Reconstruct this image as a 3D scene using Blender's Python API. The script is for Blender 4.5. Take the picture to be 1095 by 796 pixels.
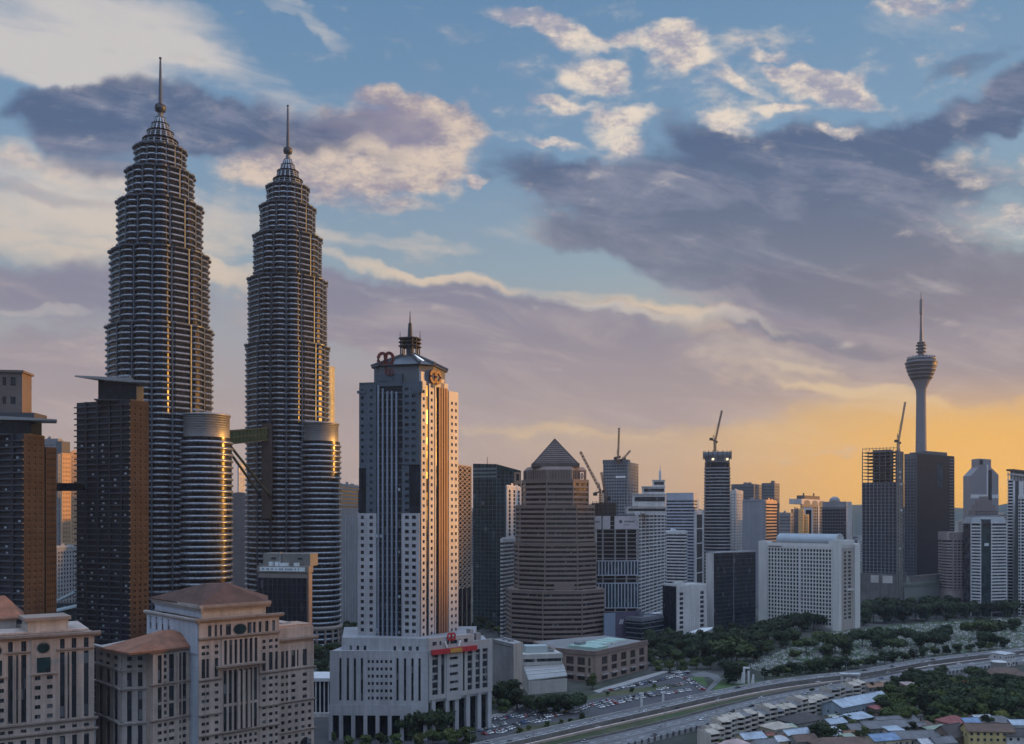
import bpy, math, random
from mathutils import Vector, Matrix
R = math.radians
rnd = random.Random(7)
for _o in list(bpy.data.objects): bpy.data.objects.remove(_o)
SC = bpy.context.scene
COL = SC.collection

# ------------------------------------------------------------------ camera
FPX, HZ, CX, CAM_H = 1000.0, 552.0, 547.5, 120.0
cam = bpy.data.cameras.new('camera'); cam_o = bpy.data.objects.new('camera', cam); COL.objects.link(cam_o)
cam.sensor_width = 36.0; cam.lens = 36.0 * FPX / 1095.0
cam.shift_y = (HZ - 398.0) / 1095.0
cam.clip_start = 1.0; cam.clip_end = 40000.0
cam_o.location = (0, 0, CAM_H); cam_o.rotation_euler = (R(90), 0, 0)
SC.camera = cam_o
SC.view_settings.view_transform = 'Standard'; SC.view_settings.look = 'None'
SC.view_settings.exposure = 0.0; SC.view_settings.gamma = 1.0
SC.view_settings.use_curve_mapping = False
SC.cycles.max_bounces = 5; SC.cycles.diffuse_bounces = 2; SC.cycles.glossy_bounces = 3
SC.cycles.volume_bounces = 0; SC.cycles.transparent_max_bounces = 6
SC.cycles.caustics_reflective = False; SC.cycles.caustics_refractive = False
SC.cycles.sample_clamp_indirect = 4.0

SUN_AZ, SUN_EL = 76.0, 5.0      # azimuth clockwise from the view direction (+Y)
def lin(c):
    return tuple(((v/255.0)/12.92 if v/255.0 <= .04045 else ((v/255.0+.055)/1.055)**2.4) for v in c)

# ------------------------------------------------------------------ sky
class NT:
    def __init__(s, tree): s.t = tree; s.n = tree.nodes; s.l = tree.links
    def new(s, typ, **kw):
        n = s.n.new(typ)
        for k, v in kw.items(): setattr(n, k, v)
        return n
    def put(s, sock, v):
        if isinstance(v, bpy.types.NodeSocket): s.l.new(v, sock)
        elif v is not None:
            try: sock.default_value = v
            except Exception: sock.default_value = (*v, 1.0) if len(v) == 3 else v
    def m(s, op, a, b=None, c=None, clamp=False):
        n = s.new('ShaderNodeMath', operation=op, use_clamp=clamp)
        s.put(n.inputs[0], a)
        if b is not None: s.put(n.inputs[1], b)
        if c is not None: s.put(n.inputs[2], c)
        return n.outputs[0]
    def vm(s, op, a, b=None, sc=None):
        n = s.new('ShaderNodeVectorMath', operation=op)
        s.put(n.inputs[0], a)
        if b is not None: s.put(n.inputs[1], b)
        if sc is not None: s.put(n.inputs['Scale'], sc)
        return n.outputs['Value'] if op in ('LENGTH', 'DOT_PRODUCT', 'DISTANCE') else n.outputs[0]
    def mr(s, v, a, b, c=0.0, d=1.0, it='SMOOTHSTEP'):
        n = s.new('ShaderNodeMapRange', interpolation_type=it)
        for i, x in enumerate((v, a, b, c, d)): s.put(n.inputs[i], x)
        return n.outputs[0]
    def mix(s, f, a, b, blend='MIX'):
        n = s.new('ShaderNodeMix', data_type='RGBA', blend_type=blend)
        s.put(n.inputs[0], f); s.put(n.inputs[6], a); s.put(n.inputs[7], b)
        return n.outputs[2]
    def noise(s, vec, scale, detail=3, rough=.55, dist=0.0, dim='3D', col=False):
        n = s.new('ShaderNodeTexNoise', noise_dimensions=dim)
        s.put(n.inputs['Vector'], vec); n.inputs['Scale'].default_value = scale
        n.inputs['Detail'].default_value = detail; n.inputs['Roughness'].default_value = rough
        n.inputs['Distortion'].default_value = dist
        return n.outputs['Color' if col else 0]
    def ramp(s, v, stops):
        n = s.new('ShaderNodeValToRGB'); s.put(n.inputs[0], v)
        cr = n.color_ramp
        while len(cr.elements) < len(stops): cr.elements.new(.5)
        for e, (p, c) in zip(cr.elements, stops): e.position = p; e.color = (*c, 1)
        return n.outputs[0]
    def xyz(s, x, y, z=0.0):
        n = s.new('ShaderNodeCombineXYZ')
        for i, v in enumerate((x, y, z)): s.put(n.inputs[i], v)
        return n.outputs[0]
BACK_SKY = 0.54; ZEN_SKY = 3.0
W = bpy.data.worlds.new('World'); SC.world = W; W.use_nodes = True
W.cycles.sampling_method = 'MANUAL'; W.cycles.sample_map_resolution = 512
t = NT(W.node_tree); t.n.clear()
tc = t.new('ShaderNodeTexCoord'); sp = t.new('ShaderNodeSeparateXYZ'); t.l.new(tc.outputs['Generated'], sp.inputs[0])
dx, dy, dz = sp.outputs
yy = t.m('MAXIMUM', dy, .12)
u = t.m('DIVIDE', dx, yy); v = t.m('DIVIDE', dz, yy)          # direction on the plane facing north: the sky is infinitely far
hor = t.m('SQRT', t.m('ADD', t.m('MULTIPLY', dx, dx), t.m('MULTIPLY', dy, dy)))
el = t.m('DIVIDE', dz, t.m('MAXIMUM', hor, .05))               # tan of elevation
sinaz = t.m('DIVIDE', dx, t.m('MAXIMUM', hor, .01))
uv = t.xyz(u, v)
vp = t.m('ADD', t.m('MAXIMUM', v, 0.0), .16)
q = t.xyz(t.m('DIVIDE', u, vp), t.m('DIVIDE', 1.0, vp), 0.0)   # flat cloud layer in perspective
# clear sky
def V(py): return (HZ - py) / 1000.0
left = t.ramp(t.m('DIVIDE', el, .62), [(0, lin((176,160,158))), (.10, lin((186,165,158))), (.25, lin((172,166,172))), (.42, lin((150,170,186))), (.62, lin((120,156,190))), (1, lin((94,138,180)))])
rght = t.ramp(t.m('DIVIDE', el, .62), [(0, lin((224,178,122))), (.10, lin((226,184,132))), (.22, lin((205,178,148))), (.42, lin((156,178,190))), (.62, lin((126,162,194))), (1, lin((98,142,184)))])
side = t.mr(sinaz, -.12, .34)
base = t.mix(side, left, rght)
# warm glow towards the setting sun
gl = t.m('MULTIPLY', t.mr(t.m('ABSOLUTE', t.m('SUBTRACT', u, .58)), .42, 0.06), t.mr(t.m('ABSOLUTE', t.m('SUBTRACT', v, .040)), .125, 0.0))
base = t.mix(t.m('MULTIPLY', gl, .95), base, lin((255,184,26)))
nis = t.new('ShaderNodeTexSky', sky_type='NISHITA'); nis.sun_disc = False
nis.sun_elevation = R(SUN_EL); nis.sun_rotation = R(SUN_AZ); nis.altitude = 60; nis.air_density = 1.3; nis.dust_density = 1.5
nisc = t.vm('SCALE', nis.outputs[0], sc=.10)
base = t.mix(.16, base, nisc)

n_big = t.noise(q, 1.5, 7, .56); n_fine = t.noise(t.vm('ADD', q, (7.3, 2.1, 0)), 5.0, 7, .64); n_tex = t.noise(t.vm('ADD', t.vm('MULTIPLY', uv, (1.0, 1.7, 1)), (1.3, 5.1, 0)), 26.0, 6, .66)
ruv = t.xyz(t.m('ADD', t.m('MULTIPLY', u, 5.2), t.m('MULTIPLY', v, -1.0)), t.m('ADD', t.m('MULTIPLY', v, 21.0), t.m('MULTIPLY', u, 4.2)))
n_str = t.noise(ruv, 1.0, 6, .62, .6)
n_alt = t.noise(t.vm('MULTIPLY', uv, (20.0, 36.0, 1)), 1.0, 4, .55, .2)
n_w = t.noise(uv, 5.0, 4, .6, col=True)
warp = t.vm('SCALE', t.vm('SUBTRACT', n_w, (.5, .5, .5)), sc=.11)
n_w2 = t.noise(t.vm('ADD', uv, (3.1, 1.7, 0)), 22.0, 4, .65, col=True)
warp2 = t.vm('SCALE', t.vm('SUBTRACT', n_w2, (.5, .5, .5)), sc=.022)
puv = t.vm('ADD', t.vm('ADD', uv, warp), warp2)
def blobs(lst, vec=puv):
    tot = None
    for (px, py, rx, ry, ang, amp) in lst:
        c, sn = math.cos(R(ang)), -math.sin(R(ang)); bx, by = (px-CX)/1000., (HZ-py)/1000.
        A = (c/rx*1000., sn/rx*1000., 0); B = (-sn/ry*1000., c/ry*1000., 0)
        xa = t.m('SUBTRACT', t.vm('DOT_PRODUCT', vec, A), A[0]*bx + A[1]*by)
        ya = t.m('SUBTRACT', t.vm('DOT_PRODUCT', vec, B), B[0]*bx + B[1]*by)
        b = t.mr(t.m('MULTIPLY_ADD', ya, ya, t.m('MULTIPLY', xa, xa)), 1.5, 0.02, 0.0, amp)
        tot = b if tot is None else t.m('ADD', tot, b)
    return tot
def dens(lst, kb, kf, lo, hi, kt=.5, ks=0.0, ka=0.0):
    d = blobs(lst)
    d = t.m('ADD', d, t.m('ADD', t.m('MULTIPLY', t.m('SUBTRACT', n_big, .5), kb), t.m('MULTIPLY', t.m('SUBTRACT', n_fine, .5), kf)))
    d = t.m('ADD', d, t.m('MULTIPLY', t.m('SUBTRACT', n_tex, .5), kt))
    if ks: d = t.m('ADD', d, t.m('MULTIPLY', t.m('SUBTRACT', n_str, .5), ks))
    if ka: d = t.m('ADD', d, t.m('MULTIPLY', t.m('SUBTRACT', n_alt, .5), ka))
    return t.mr(d, lo, hi)
def shade(lst): return t.m('MINIMUM', blobs(lst), 1.0)
# thin high veil of cream streaks (angles: degrees clockwise in the picture)
veil = dens([(90,25,190,62,8,.95),(60,62,120,30,15,.6),(250,70,190,20,16,.35),(330,14,60,10,30,.5),(130,215,240,44,16,.85),(60,262,190,38,10,.8),(230,300,120,12,12,.6),
    (420,262,120,12,3,.45),(560,150,90,10,14,.35),(700,255,200,20,5,.45),(620,322,220,10,8,.62),(745,350,110,14,10,.7),(440,300,130,10,10,.7),(880,420,160,26,6,.6),(800,385,90,26,5,.85),(700,470,240,30,2,.3),(60,395,200,30,4,.4),
    (980,30,90,22,10,.35),(1050,270,120,50,0,.35)], .8, .5, .10, 1.1, .3, 1.5)
sky = t.mix(t.m('MULTIPLY', veil, .82), base, t.mix(t.mr(v, .10, .45), lin((226,196,158)), lin((214,206,200))))
# mauve bank low across the middle and at left
bank_l = [(560,370,310,56,7,1.2),(420,345,150,40,8,.8),(740,410,200,34,4,.9),(300,440,300,40,0,.6),(60,318,170,34,4,1.0),(40,395,190,45,0,.9),(60,215,120,14,14,.5),(620,440,260,24,2,.5),
    (1000,350,230,80,4,1.1),(930,398,200,18,2,.6),(880,335,190,40,10,.9)]
bank = dens(bank_l, .5, .4, .15, 1.05, .4, 1.2)
bank_c = t.mix(t.mr(v, .05, .26), lin((176,157,152)), lin((130,128,148)))
bank_c = t.mix(t.m('MULTIPLY', t.mr(n_str, .44, .72), .6), bank_c, lin((190,174,170)))
bank_c = t.mix(t.m('MULTIPLY', gl, .6), bank_c, lin((236,180,90)))
sky = t.mix(t.m('MULTIPLY', bank, .88), sky, bank_c)
# cream lit cumulus, left centre
cum = dens([(395,150,120,46,8,1.15),(470,142,60,22,12,.9),(345,190,110,34,6,1.0),(440,180,70,26,0,.7),(290,165,70,40,0,.5),(420,112,60,12,18,.8),(20,170,40,18,10,.6),(105,190,80,20,25,.5),(518,188,14,6,0,1.0),(430,222,40,12,0,.5)], .5, .7, .12, 1.15, .6, .9, .8)
cum_c = t.mix(t.mr(t.m('ADD', n_fine, t.m('MULTIPLY', n_tex, .8)), .72, 1.05), lin((150,144,160)), lin((222,202,184)))
cum_c = t.mix(t.m('MULTIPLY', shade([(395,134,80,20,10,1.0),(350,128,60,14,10,.8),(440,152,30,14,0,.6)]), .8), cum_c, lin((132,128,154)))
sky = t.mix(t.m('MULTIPLY', cum, .93), sky, cum_c)
# slate clouds
dark_l = [(150,120,130,40,4,1.3),(240,135,130,34,6,1.1),(60,100,70,18,-6,.8),(330,125,90,26,10,.7),(120,165,90,28,24,.8),(400,165,50,12,10,.5),
    (600,190,100,22,14,1.0),(700,215,130,34,10,1.15),(850,190,210,56,4,1.25),(800,260,230,55,10,1.2),(960,290,210,60,6,1.2),(680,262,110,20,10,.8),(770,150,80,24,22,.8),(900,150,120,34,-4,1.0),(1010,140,100,30,-12,1.0),
    (1085,110,60,34,-20,1.1),(1050,200,110,40,0,.5),(740,300,90,16,14,.6),(870,366,130,10,6,.9),(690,337,60,7,15,.6),(1040,70,70,12,-15,.6),(830,320,120,22,12,.7)]
dark = dens(dark_l, .8, .7, .12, 1.25, .6, 1.6, .7)
dk_c = t.mix(t.mr(v, .18, .42), lin((118,122,138)), lin((76,95,128)))
dk_c = t.mix(t.m('MULTIPLY', t.mr(t.m('ADD', t.m('MULTIPLY', n_str, 1.2), t.m('MULTIPLY', n_tex, .4)), .70, 1.05), .75), dk_c, lin((138,142,162)))
dk_c = t.mix(t.m('MULTIPLY', t.m('MULTIPLY', t.mr(u, .20, .52), t.mr(v, .34, .18)), .75), dk_c, lin((142,132,138)))
sky = t.mix(t.m('MULTIPLY', dark, .90), sky, dk_c)
# thin lit breaks in the lower bank
brk = dens([(720,343,130,9,9,.55),(800,352,70,8,10,.4),(815,385,90,14,8,.8),(850,408,90,14,4,.75),(700,462,220,12,1,.5),(560,452,160,10,0,.4),(930,424,120,12,2,.5),(40,342,70,7,4,.7),(110,372,90,8,4,.35),(610,330,160,7,9,.5),(440,322,90,6,8,.5),(960,420,160,10,0,.4),(930,262,140,10,6,.4),(950,300,160,12,8,.4),(880,318,120,9,10,.4)], .3, .4, .20, 1.35, .4, 1.3)
sky = t.mix(t.m('MULTIPLY', brk, .8), sky, t.mix(t.mr(v, .08, .24), lin((232,198,142)), lin((204,196,190))))
sky = t.mix(t.m('MULTIPLY', gl, .62), sky, (1.12, .56, .035))
# small bright puffs, right
puff = dens([(680,70,240,70,8,.30),(860,80,160,70,10,.32),(600,150,120,60,20,.25),(1050,210,90,60,0,.22),(560,20,70,16,8,1.1),(610,36,40,16,10,.9),(700,30,60,12,-6,.9),(725,52,40,26,0,1.2),(628,75,46,20,5,1.0),(600,108,40,10,0,.8),(668,120,36,16,0,.8),(645,140,34,26,10,.6),(775,120,32,14,0,.9),(850,62,30,10,0,.8),(880,78,36,22,8,1.0),
    (905,98,36,12,10,.8),(840,108,26,8,0,.8),(900,130,26,8,0,.7),(985,8,60,12,4,1.1),(1015,32,18,6,0,1.0),(1060,186,50,22,4,.55),(1080,240,50,26,0,.45),(1000,258,60,10,4,.3),(590,155,30,7,10,.8),(520,187,16,7,0,1.0),(540,150,22,7,0,.5),(830,45,22,7,0,.7),(800,80,40,8,20,.5),(670,155,20,10,0,.6)], .3, .5, .22, 1.35, .5, 0.7, 2.2)
pf_c = t.mix(t.mr(t.m('ADD', n_fine, n_tex), .82, 1.14), lin((158,158,176)), lin((236,220,202)))
sky = t.mix(t.m('MULTIPLY', puff, .92), sky, pf_c)
# cloudy, brighter sky overhead and behind the camera (east of the sunset)
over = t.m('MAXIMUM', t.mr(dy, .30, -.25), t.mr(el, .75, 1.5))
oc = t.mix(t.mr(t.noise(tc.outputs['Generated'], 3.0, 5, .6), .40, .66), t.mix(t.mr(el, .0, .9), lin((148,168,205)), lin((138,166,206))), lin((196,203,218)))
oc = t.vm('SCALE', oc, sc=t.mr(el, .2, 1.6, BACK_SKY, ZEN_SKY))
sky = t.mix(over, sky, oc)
below = t.mr(dz, -.01, -.12)
sky = t.mix(below, sky, lin((96,92,90)))
bg = t.new('ShaderNodeBackground'); bg.inputs[1].default_value = .10
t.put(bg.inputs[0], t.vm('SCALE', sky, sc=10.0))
wo = t.new('ShaderNodeOutputWorld'); t.l.new(bg.outputs[0], wo.inputs[0])

# ------------------------------------------------------------------ sun
sun = bpy.data.lights.new('sun', 'SUN'); sun.energy = 5.0; sun.angle = R(0.6); sun.color = (1.0, .44, .07)
sun_o = bpy.data.objects.new('sun', sun); COL.objects.link(sun_o)
sd = Vector((math.sin(R(SUN_AZ))*math.cos(R(SUN_EL)), math.cos(R(SUN_AZ))*math.cos(R(SUN_EL)), math.sin(R(SUN_EL))))
sun_o.rotation_euler = sd.to_track_quat('Z', 'Y').to_euler(); sun_o.location = (900, 200, 700)
# ------------------------------------------------------------------ materials
MATS = {}
def mat(name, base, rough=.7, metal=0.0, var=.18, scale=.06, streak=.0, spec=.4, objvar=0.0, bump=0.0, emit=None, base2=None):
    if name in MATS: return MATS[name]
    m = bpy.data.materials.new(name); m.use_nodes = True; n = NT(m.node_tree)
    b = m.node_tree.nodes['Principled BSDF']
    geo = n.new('ShaderNodeNewGeometry')
    pos = geo.outputs['Position']
    f = n.noise(pos, scale, 5, .6)
    k = n.mr(f, .3, .7, 1-var, 1+var, 'LINEAR')
    f2 = n.noise(pos, scale*9, 3, .6)
    k = n.m('MULTIPLY', k, n.mr(f2, .3, .7, 1-var*.5, 1+var*.5, 'LINEAR'))
    if streak:
        szp = n.new('ShaderNodeSeparateXYZ'); n.put(szp.inputs[0], pos); zj = n.m('FRACT', n.m('DIVIDE', szp.outputs[2], 3.6)); k = n.m('MULTIPLY', k, n.mr(zj, 0.0, .045, .80, 1.0, 'LINEAR'))
        st = n.noise(n.vm('MULTIPLY', pos, (.55, .55, .02)), 1.0, 4, .65)
        k = n.m('MULTIPLY', k, n.mr(st, .35, .75, 1+streak*.35, 1-streak, 'LINEAR'))
    if objvar:
        oi = n.new('ShaderNodeObjectInfo')
        k = n.m('MULTIPLY', k, n.mr(oi.outputs['Random'], 0, 1, 1-objvar, 1+objvar, 'LINEAR'))
    col = base
    if base2 is not None: col = n.mix(n.mr(n.noise(pos, scale*.35, 4, .6), .4, .6), base, base2)
    c = n.vm('SCALE', n.mix(0.0, col, col) if not isinstance(col, bpy.types.NodeSocket) else col, sc=k)
    n.put(b.inputs['Base Color'], c)
    b.inputs['Roughness'].default_value = rough; b.inputs['Metallic'].default_value = metal
    b.inputs['Specular IOR Level'].default_value = spec
    if rough < .5: n.put(b.inputs['Roughness'], n.mr(f2, .3, .7, rough*.8, rough*1.25, 'LINEAR'))
    if bump:
        bp = n.new('ShaderNodeBump'); bp.inputs['Strength'].default_value = bump; bp.inputs['Distance'].default_value = .3
        n.put(bp.inputs['Height'], f2); n.put(b.inputs['Normal'], bp.outputs[0])
    if emit:
        b.inputs['Emission Color'].default_value = (*emit[:3], 1); b.inputs['Emission Strength'].default_value = emit[3]
    MATS[name] = m; return m

def glass(name, base, rough=.12, blinds=.35, cell=(1.6, 1.6, 3.6), spec=.8, dark=.5):
    """Facade glass: cells of pane size differ (drawn blinds, dark rooms)."""
    if name in MATS: return MATS[name]
    m = bpy.data.materials.new(name); m.use_nodes = True; n = NT(m.node_tree)
    b = m.node_tree.nodes['Principled BSDF']
    geo = n.new('ShaderNodeNewGeometry')
    pv = n.vm('DIVIDE', geo.outputs['Position'], cell)
    wn = n.new('ShaderNodeTexWhiteNoise', noise_dimensions='3D'); n.put(wn.inputs['Vector'], n.vm('FLOOR', pv))
    oi = n.new('ShaderNodeObjectInfo'); r = n.m('FRACT', n.m('ADD', wn.outputs['Value'], oi.outputs['Random']))
    k = n.mr(r, 0, 1, 1-dark, 1+dark, 'LINEAR')
    bl = n.mr(r, 1-blinds*.35, 1-blinds*.35+.02, 0, 1)
    c = n.mix(n.m('MULTIPLY', bl, .55), n.vm('SCALE', n.mix(0.0, base, base), sc=k), (.22, .23, .24))
    n.put(b.inputs['Base Color'], c)
    n.put(b.inputs['Roughness'], n.mr(wn.outputs['Value'], 0, 1, rough*.6, rough*1.5, 'LINEAR'))
    b.inputs['Specular IOR Level'].default_value = spec
    MATS[name] = m; return m

# ------------------------------------------------------------------ mesh builder
class MB:
    def __init__(s): s.v = []; s.f = []; s.mi = []; s.sm = []
    def add(s, vs, fs, mi=0, sm=False):
        o = len(s.v); s.v += [tuple(x) for x in vs]
        for f in fs: s.f.append(tuple(i+o for i in f)); s.mi.append(mi); s.sm.append(sm)
    def quad(s, a, b, c, d, mi=0): s.add((a, b, c, d), ((0, 1, 2, 3),), mi)
    def box(s, x0, x1, y0, y1, z0, z1, mi=0):
        s.prism([(x0, y0), (x1, y0), (x1, y1), (x0, y1)], z0, z1, mi)
    def prism(s, poly, z0, z1, mi=0, caps=(1, 1), sm=False): s.loft([([(p[0], p[1], z0) for p in poly]), ([(p[0], p[1], z1) for p in poly])], mi, caps, sm)
    def loft(s, rings, mi=0, caps=(1, 1), sm=False):
        n = len(rings[0]); vs = [p for r in rings for p in r]; fs = []
        for k in range(len(rings)-1):
            for i in range(n):
                j = (i+1) % n; fs.append((k*n+i, k*n+j, (k+1)*n+j, (k+1)*n+i))
        s.add(vs, fs, mi, sm)
        if caps[0]: s.add(rings[0][::-1], (tuple(range(n)),), mi)
        if caps[1]: s.add(rings[-1], (tuple(range(n)),), mi)
    def lathe(s, prof, n=20, c=(0, 0), mi=0, sm=True):
        s.loft([[(c[0]+r*math.cos(6.28318*i/n), c[1]+r*math.sin(6.28318*i/n), z) for i in range(n)] for r, z in prof], mi, (1, 1), sm)
    def tube(s, a, b, r0, r1=None, n=6, mi=0):
        a = Vector(a); b = Vector(b); r1 = r0 if r1 is None else r1
        d = (b-a).normalized(); e = d.orthogonal().normalized(); g = d.cross(e)
        s.loft([[tuple(p + (e*math.cos(6.28318*i/n)+g*math.sin(6.28318*i/n))*r) for i in range(n)] for p, r in ((a, r0), (b, r1))], mi, (1, 1), n > 6)
    def bar(s, a, b, w, h=None, mi=0):
        a = Vector(a); b = Vector(b); h = h or w; d = (b-a).normalized()
        e = d.cross(Vector((0, 0, 1))); e = e.normalized() if e.length > .01 else Vector((1, 0, 0)); g = e.cross(d)
        s.loft([[tuple(p+e*w*i/2+g*h*j/2) for i, j in ((-1, -1), (1, -1), (1, 1), (-1, 1))] for p in (a, b)], mi)
    def mesh(s, name, mats):
        me = bpy.data.meshes.new(name); me.from_pydata(s.v, [], s.f)
        for m in (mats if isinstance(mats, (list, tuple)) else [mats]): me.materials.append(m)
        me.polygons.foreach_set('material_index', s.mi); me.polygons.foreach_set('use_smooth', s.sm)
        me.update(); return me
    def build(s, name, mats, parent=None):
        return link(name, s.mesh(name, mats), parent)

def link(name, me, parent=None, M=None):
    o = bpy.data.objects.new(name, me); COL.objects.link(o)
    if parent is not None:
        o.parent = parent; o.matrix_parent_inverse = INV.get(parent.name, Matrix.Identity(4))
        INV[o.name] = Matrix.Identity(4)
    if M is not None: o.matrix_basis = M
    return o
INV = {}
def tag(o, label=None, cat=None, group=None, kind=None):
    for k, v in (('label', label), ('category', cat), ('group', group), ('kind', kind)):
        if v: o[k] = v
    return o
def thing(name, label, cat, loc=(0, 0, 0), group=None):
    o = bpy.data.objects.new(name, None); COL.objects.link(o); o.location = loc; o.empty_display_size = 2
    INV[o.name] = Matrix.Translation(-Vector(loc))      # children are written in world metres
    return tag(o, label, cat, group)
def sub(o):   # make a world-space part usable as the parent of sub-parts
    return o
def dup(root, loc, rz=0, sc=1.0, label=None, group=None):
    def cp(o, par):
        c = o.copy(); COL.objects.link(c)
        if par is not None: c.parent = par
        for ch in o.children: cp(ch, c)
        return c
    r = cp(root, None); r.location = loc; r.rotation_euler = (0, 0, rz); r.scale = (sc,)*3 if not isinstance(sc, tuple) else sc
    if label: r['label'] = label
    if group: r['group'] = group
    return r

# ------------------------------------------------------------------ from the survey of the photo to metres
def X(px, d): return (px-CX)/FPX*d
def Z(py, d): return CAM_H-(py-HZ)/FPX*d
def P2(px, d): return (X(px, d), d)
def G(px, py):
    d = CAM_H*FPX/(py-HZ); return Vector((X(px, d), d, 0))
def corner_plan(xL, xC, xR, d, a):
    """rectangle with its near corner C; left face turned back by a degrees"""
    a = max(a, math.degrees(math.atan((xR-CX)/FPX))+14) if xR > 600 else a
    c, s = math.cos(R(a)), math.sin(R(a)); C = Vector(P2(xC, d)); uL, uR = (xL-CX)/FPX, (xR-CX)/FPX
    tl = (C.x-uL*C.y)/(c+uL*s); tr = (uR*C.y-C.x)/(s-uR*c)
    L = C+Vector((-c, s))*tl; Rr = C+Vector((s, c))*tr
    return [tuple(L), tuple(C), tuple(Rr), tuple(L+Rr-C)]
def flat_plan(x0, x1, d, depth, tilt=0.0):
    """front face from x0 to x1, right end tilt metres farther"""
    a = Vector(P2(x0, d)); b = Vector(P2(x1, d+tilt)); n = Vector((-(b-a).y, (b-a).x)).normalized()
    sx = .5*(a.x+b.x)/(.5*(a.y+b.y))
    back = Vector((sx, 1.0))*depth*.96      # back along the line of sight
    return [tuple(a), tuple(b), tuple(b+back-Vector((.4, 0))), tuple(a+back+Vector((.4, 0)))]
def offs(poly, o):
    """outward offset of a counter-clockwise convex polygon"""
    n = len(poly); out = []
    for i in range(n):
        a, b, c = (Vector(poly[(i+k-1) % n]) for k in range(3))
        d1 = (b-a).normalized(); d2 = (c-b).normalized()
        n1 = Vector((d1.y, -d1.x)); n2 = Vector((d2.y, -d2.x)); m = (n1+n2); m = m/max(m.length_squared, .3)*2
        out.append(tuple(b+m*o))
    return out
def circ(c, r, n=24, a0=0.0, sy=1.0):
    return [(c[0]+r*math.cos(a0+6.283185*i/n), c[1]+r*sy*math.sin(a0+6.283185*i/n)) for i in range(n)]
def cen(poly): return (sum(p[0] for p in poly)/len(poly), sum(p[1] for p in poly)/len(poly))

class Fac:
    """one facade plane, p0 at left and p1 at right as seen from the camera"""
    def __init__(s, p0, p1):
        s.p0 = Vector((p0[0], p0[1])); s.p1 = Vector((p1[0], p1[1])); s.L = (s.p1-s.p0).length; s.d = (s.p1-s.p0)/s.L; s.n = Vector((s.d.y, -s.d.x))
        s.rz = math.atan2(s.d.y, s.d.x)
    def pt(s, a, z, o=0.0):
        p = s.p0+s.d*a+s.n*o; return (p.x, p.y, z)
    def s(self, px):
        u = (px-CX)/FPX; w = self.p1-self.p0
        return self.L*(u*self.p0.y-self.p0.x)/(w.x-u*w.y)
    def dep(self, px): return (self.p0+self.d*self.s(px)).y
    def z(self, py, px=None): return Z(py, self.dep(px) if px is not None else (self.p0.y+self.p1.y)/2)
    def box(s, mb, s0, s1, z0, z1, o0, o1, mi=0):
        pl = [s.pt(s0, 0, o1)[:2], s.pt(s1, 0, o1)[:2], s.pt(s1, 0, o0)[:2], s.pt(s0, 0, o0)[:2]]
        mb.prism(pl, z0, z1, mi)
    def M(s, a, z, o=0.0): return Matrix.Translation(s.pt(a, z, o)) @ Matrix.Rotation(s.rz, 4, 'Z')

def punched(mb, fac, S0, S1, Z0, Z1, cols, rows, dp=.35, mi=0, mi_rev=None):
    """wall face standing dp in front of the body, open where the windows are, with reveals"""
    mr_ = mi if mi_rev is None else mi_rev
    def q(a, b, c, d, o=dp):
        if b-a > .01 and d-c > .01: mb.quad(fac.pt(a, c, o), fac.pt(b, c, o), fac.pt(b, d, o), fac.pt(a, d, o), mi)
    zc = Z0
    for (z0, z1) in rows:
        q(S0, S1, zc, z0); sc = S0
        for (a, b) in cols:
            q(sc, a, z0, z1); sc = b
            mb.quad(fac.pt(a, z0, dp), fac.pt(b, z0, dp), fac.pt(b, z0, 0), fac.pt(a, z0, 0), mr_)
            mb.quad(fac.pt(a, z1, 0), fac.pt(b, z1, 0), fac.pt(b, z1, dp), fac.pt(a, z1, dp), mr_)
            mb.quad(fac.pt(a, z0, 0), fac.pt(a, z1, 0), fac.pt(a, z1, dp), fac.pt(a, z0, dp), mr_)
            mb.quad(fac.pt(b, z0, dp), fac.pt(b, z1, dp), fac.pt(b, z1, 0), fac.pt(b, z0, 0), mr_)
        q(sc, S1, z0, z1); zc = z1
    q(S0, S1, zc, Z1)
    for a in (S0, S1): mb.quad(fac.pt(a, Z0, 0), fac.pt(a, Z0, dp), fac.pt(a, Z1, dp), fac.pt(a, Z1, 0), mi)
    for z in (Z0, Z1): mb.quad(fac.pt(S0, z, 0), fac.pt(S1, z, 0), fac.pt(S1, z, dp), fac.pt(S0, z, dp), mi)

_wm = {}
BUD = {}
def windows(root, fac, cols, rows, m, o=.04, name='window', cap=100):
    """one pane object per opening (at most cap on one thing), the rest as one part"""
    rest = MB(); tot = []
    for (z0, z1) in rows[::-1]:
        for (a, b) in cols: tot.append((a, b, z0, z1))
    left_ = cap-BUD.get(root.name+name, 0)
    for i, (a, b, z0, z1) in enumerate(tot):
        if i < left_:
            k = (round(b-a, 2), round(z1-z0, 2), m.name, name)
            if k not in _wm:
                mb = MB(); w, h = b-a, z1-z0; mb.box(-w/2, w/2, -.06, 0, 0, h); fr = .08 if w < 3 else .14
                if name == 'window' and w > .7 and h > .7:
                    mb.box(-w/2, w/2, -.12, -.064, 0, fr, 1); mb.box(-fr/2, fr/2, -.11, -.063, fr+.01, h, 1)
                _wm[k] = mb.mesh(name, [m, mat('window frame', (.12, .12, .125), .5)])
            link(name, _wm[k], root, fac.M((a+b)/2, z0, o))
            BUD[root.name+name] = BUD.get(root.name+name, 0)+1
        else: fac.box(rest, a, b, z0, z1, 0, o+.04)
    if rest.v: tag(rest.build('small_windows', m, root), kind='stuff')
def even(a, b, n, w, frac=True):
    """n openings of width w (or fraction of the pitch) evenly between a and b"""
    p = (b-a)/n; ww = p*w if frac else w
    return [(a+p*(i+.5)-ww/2, a+p*(i+.5)+ww/2) for i in range(n)]

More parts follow.
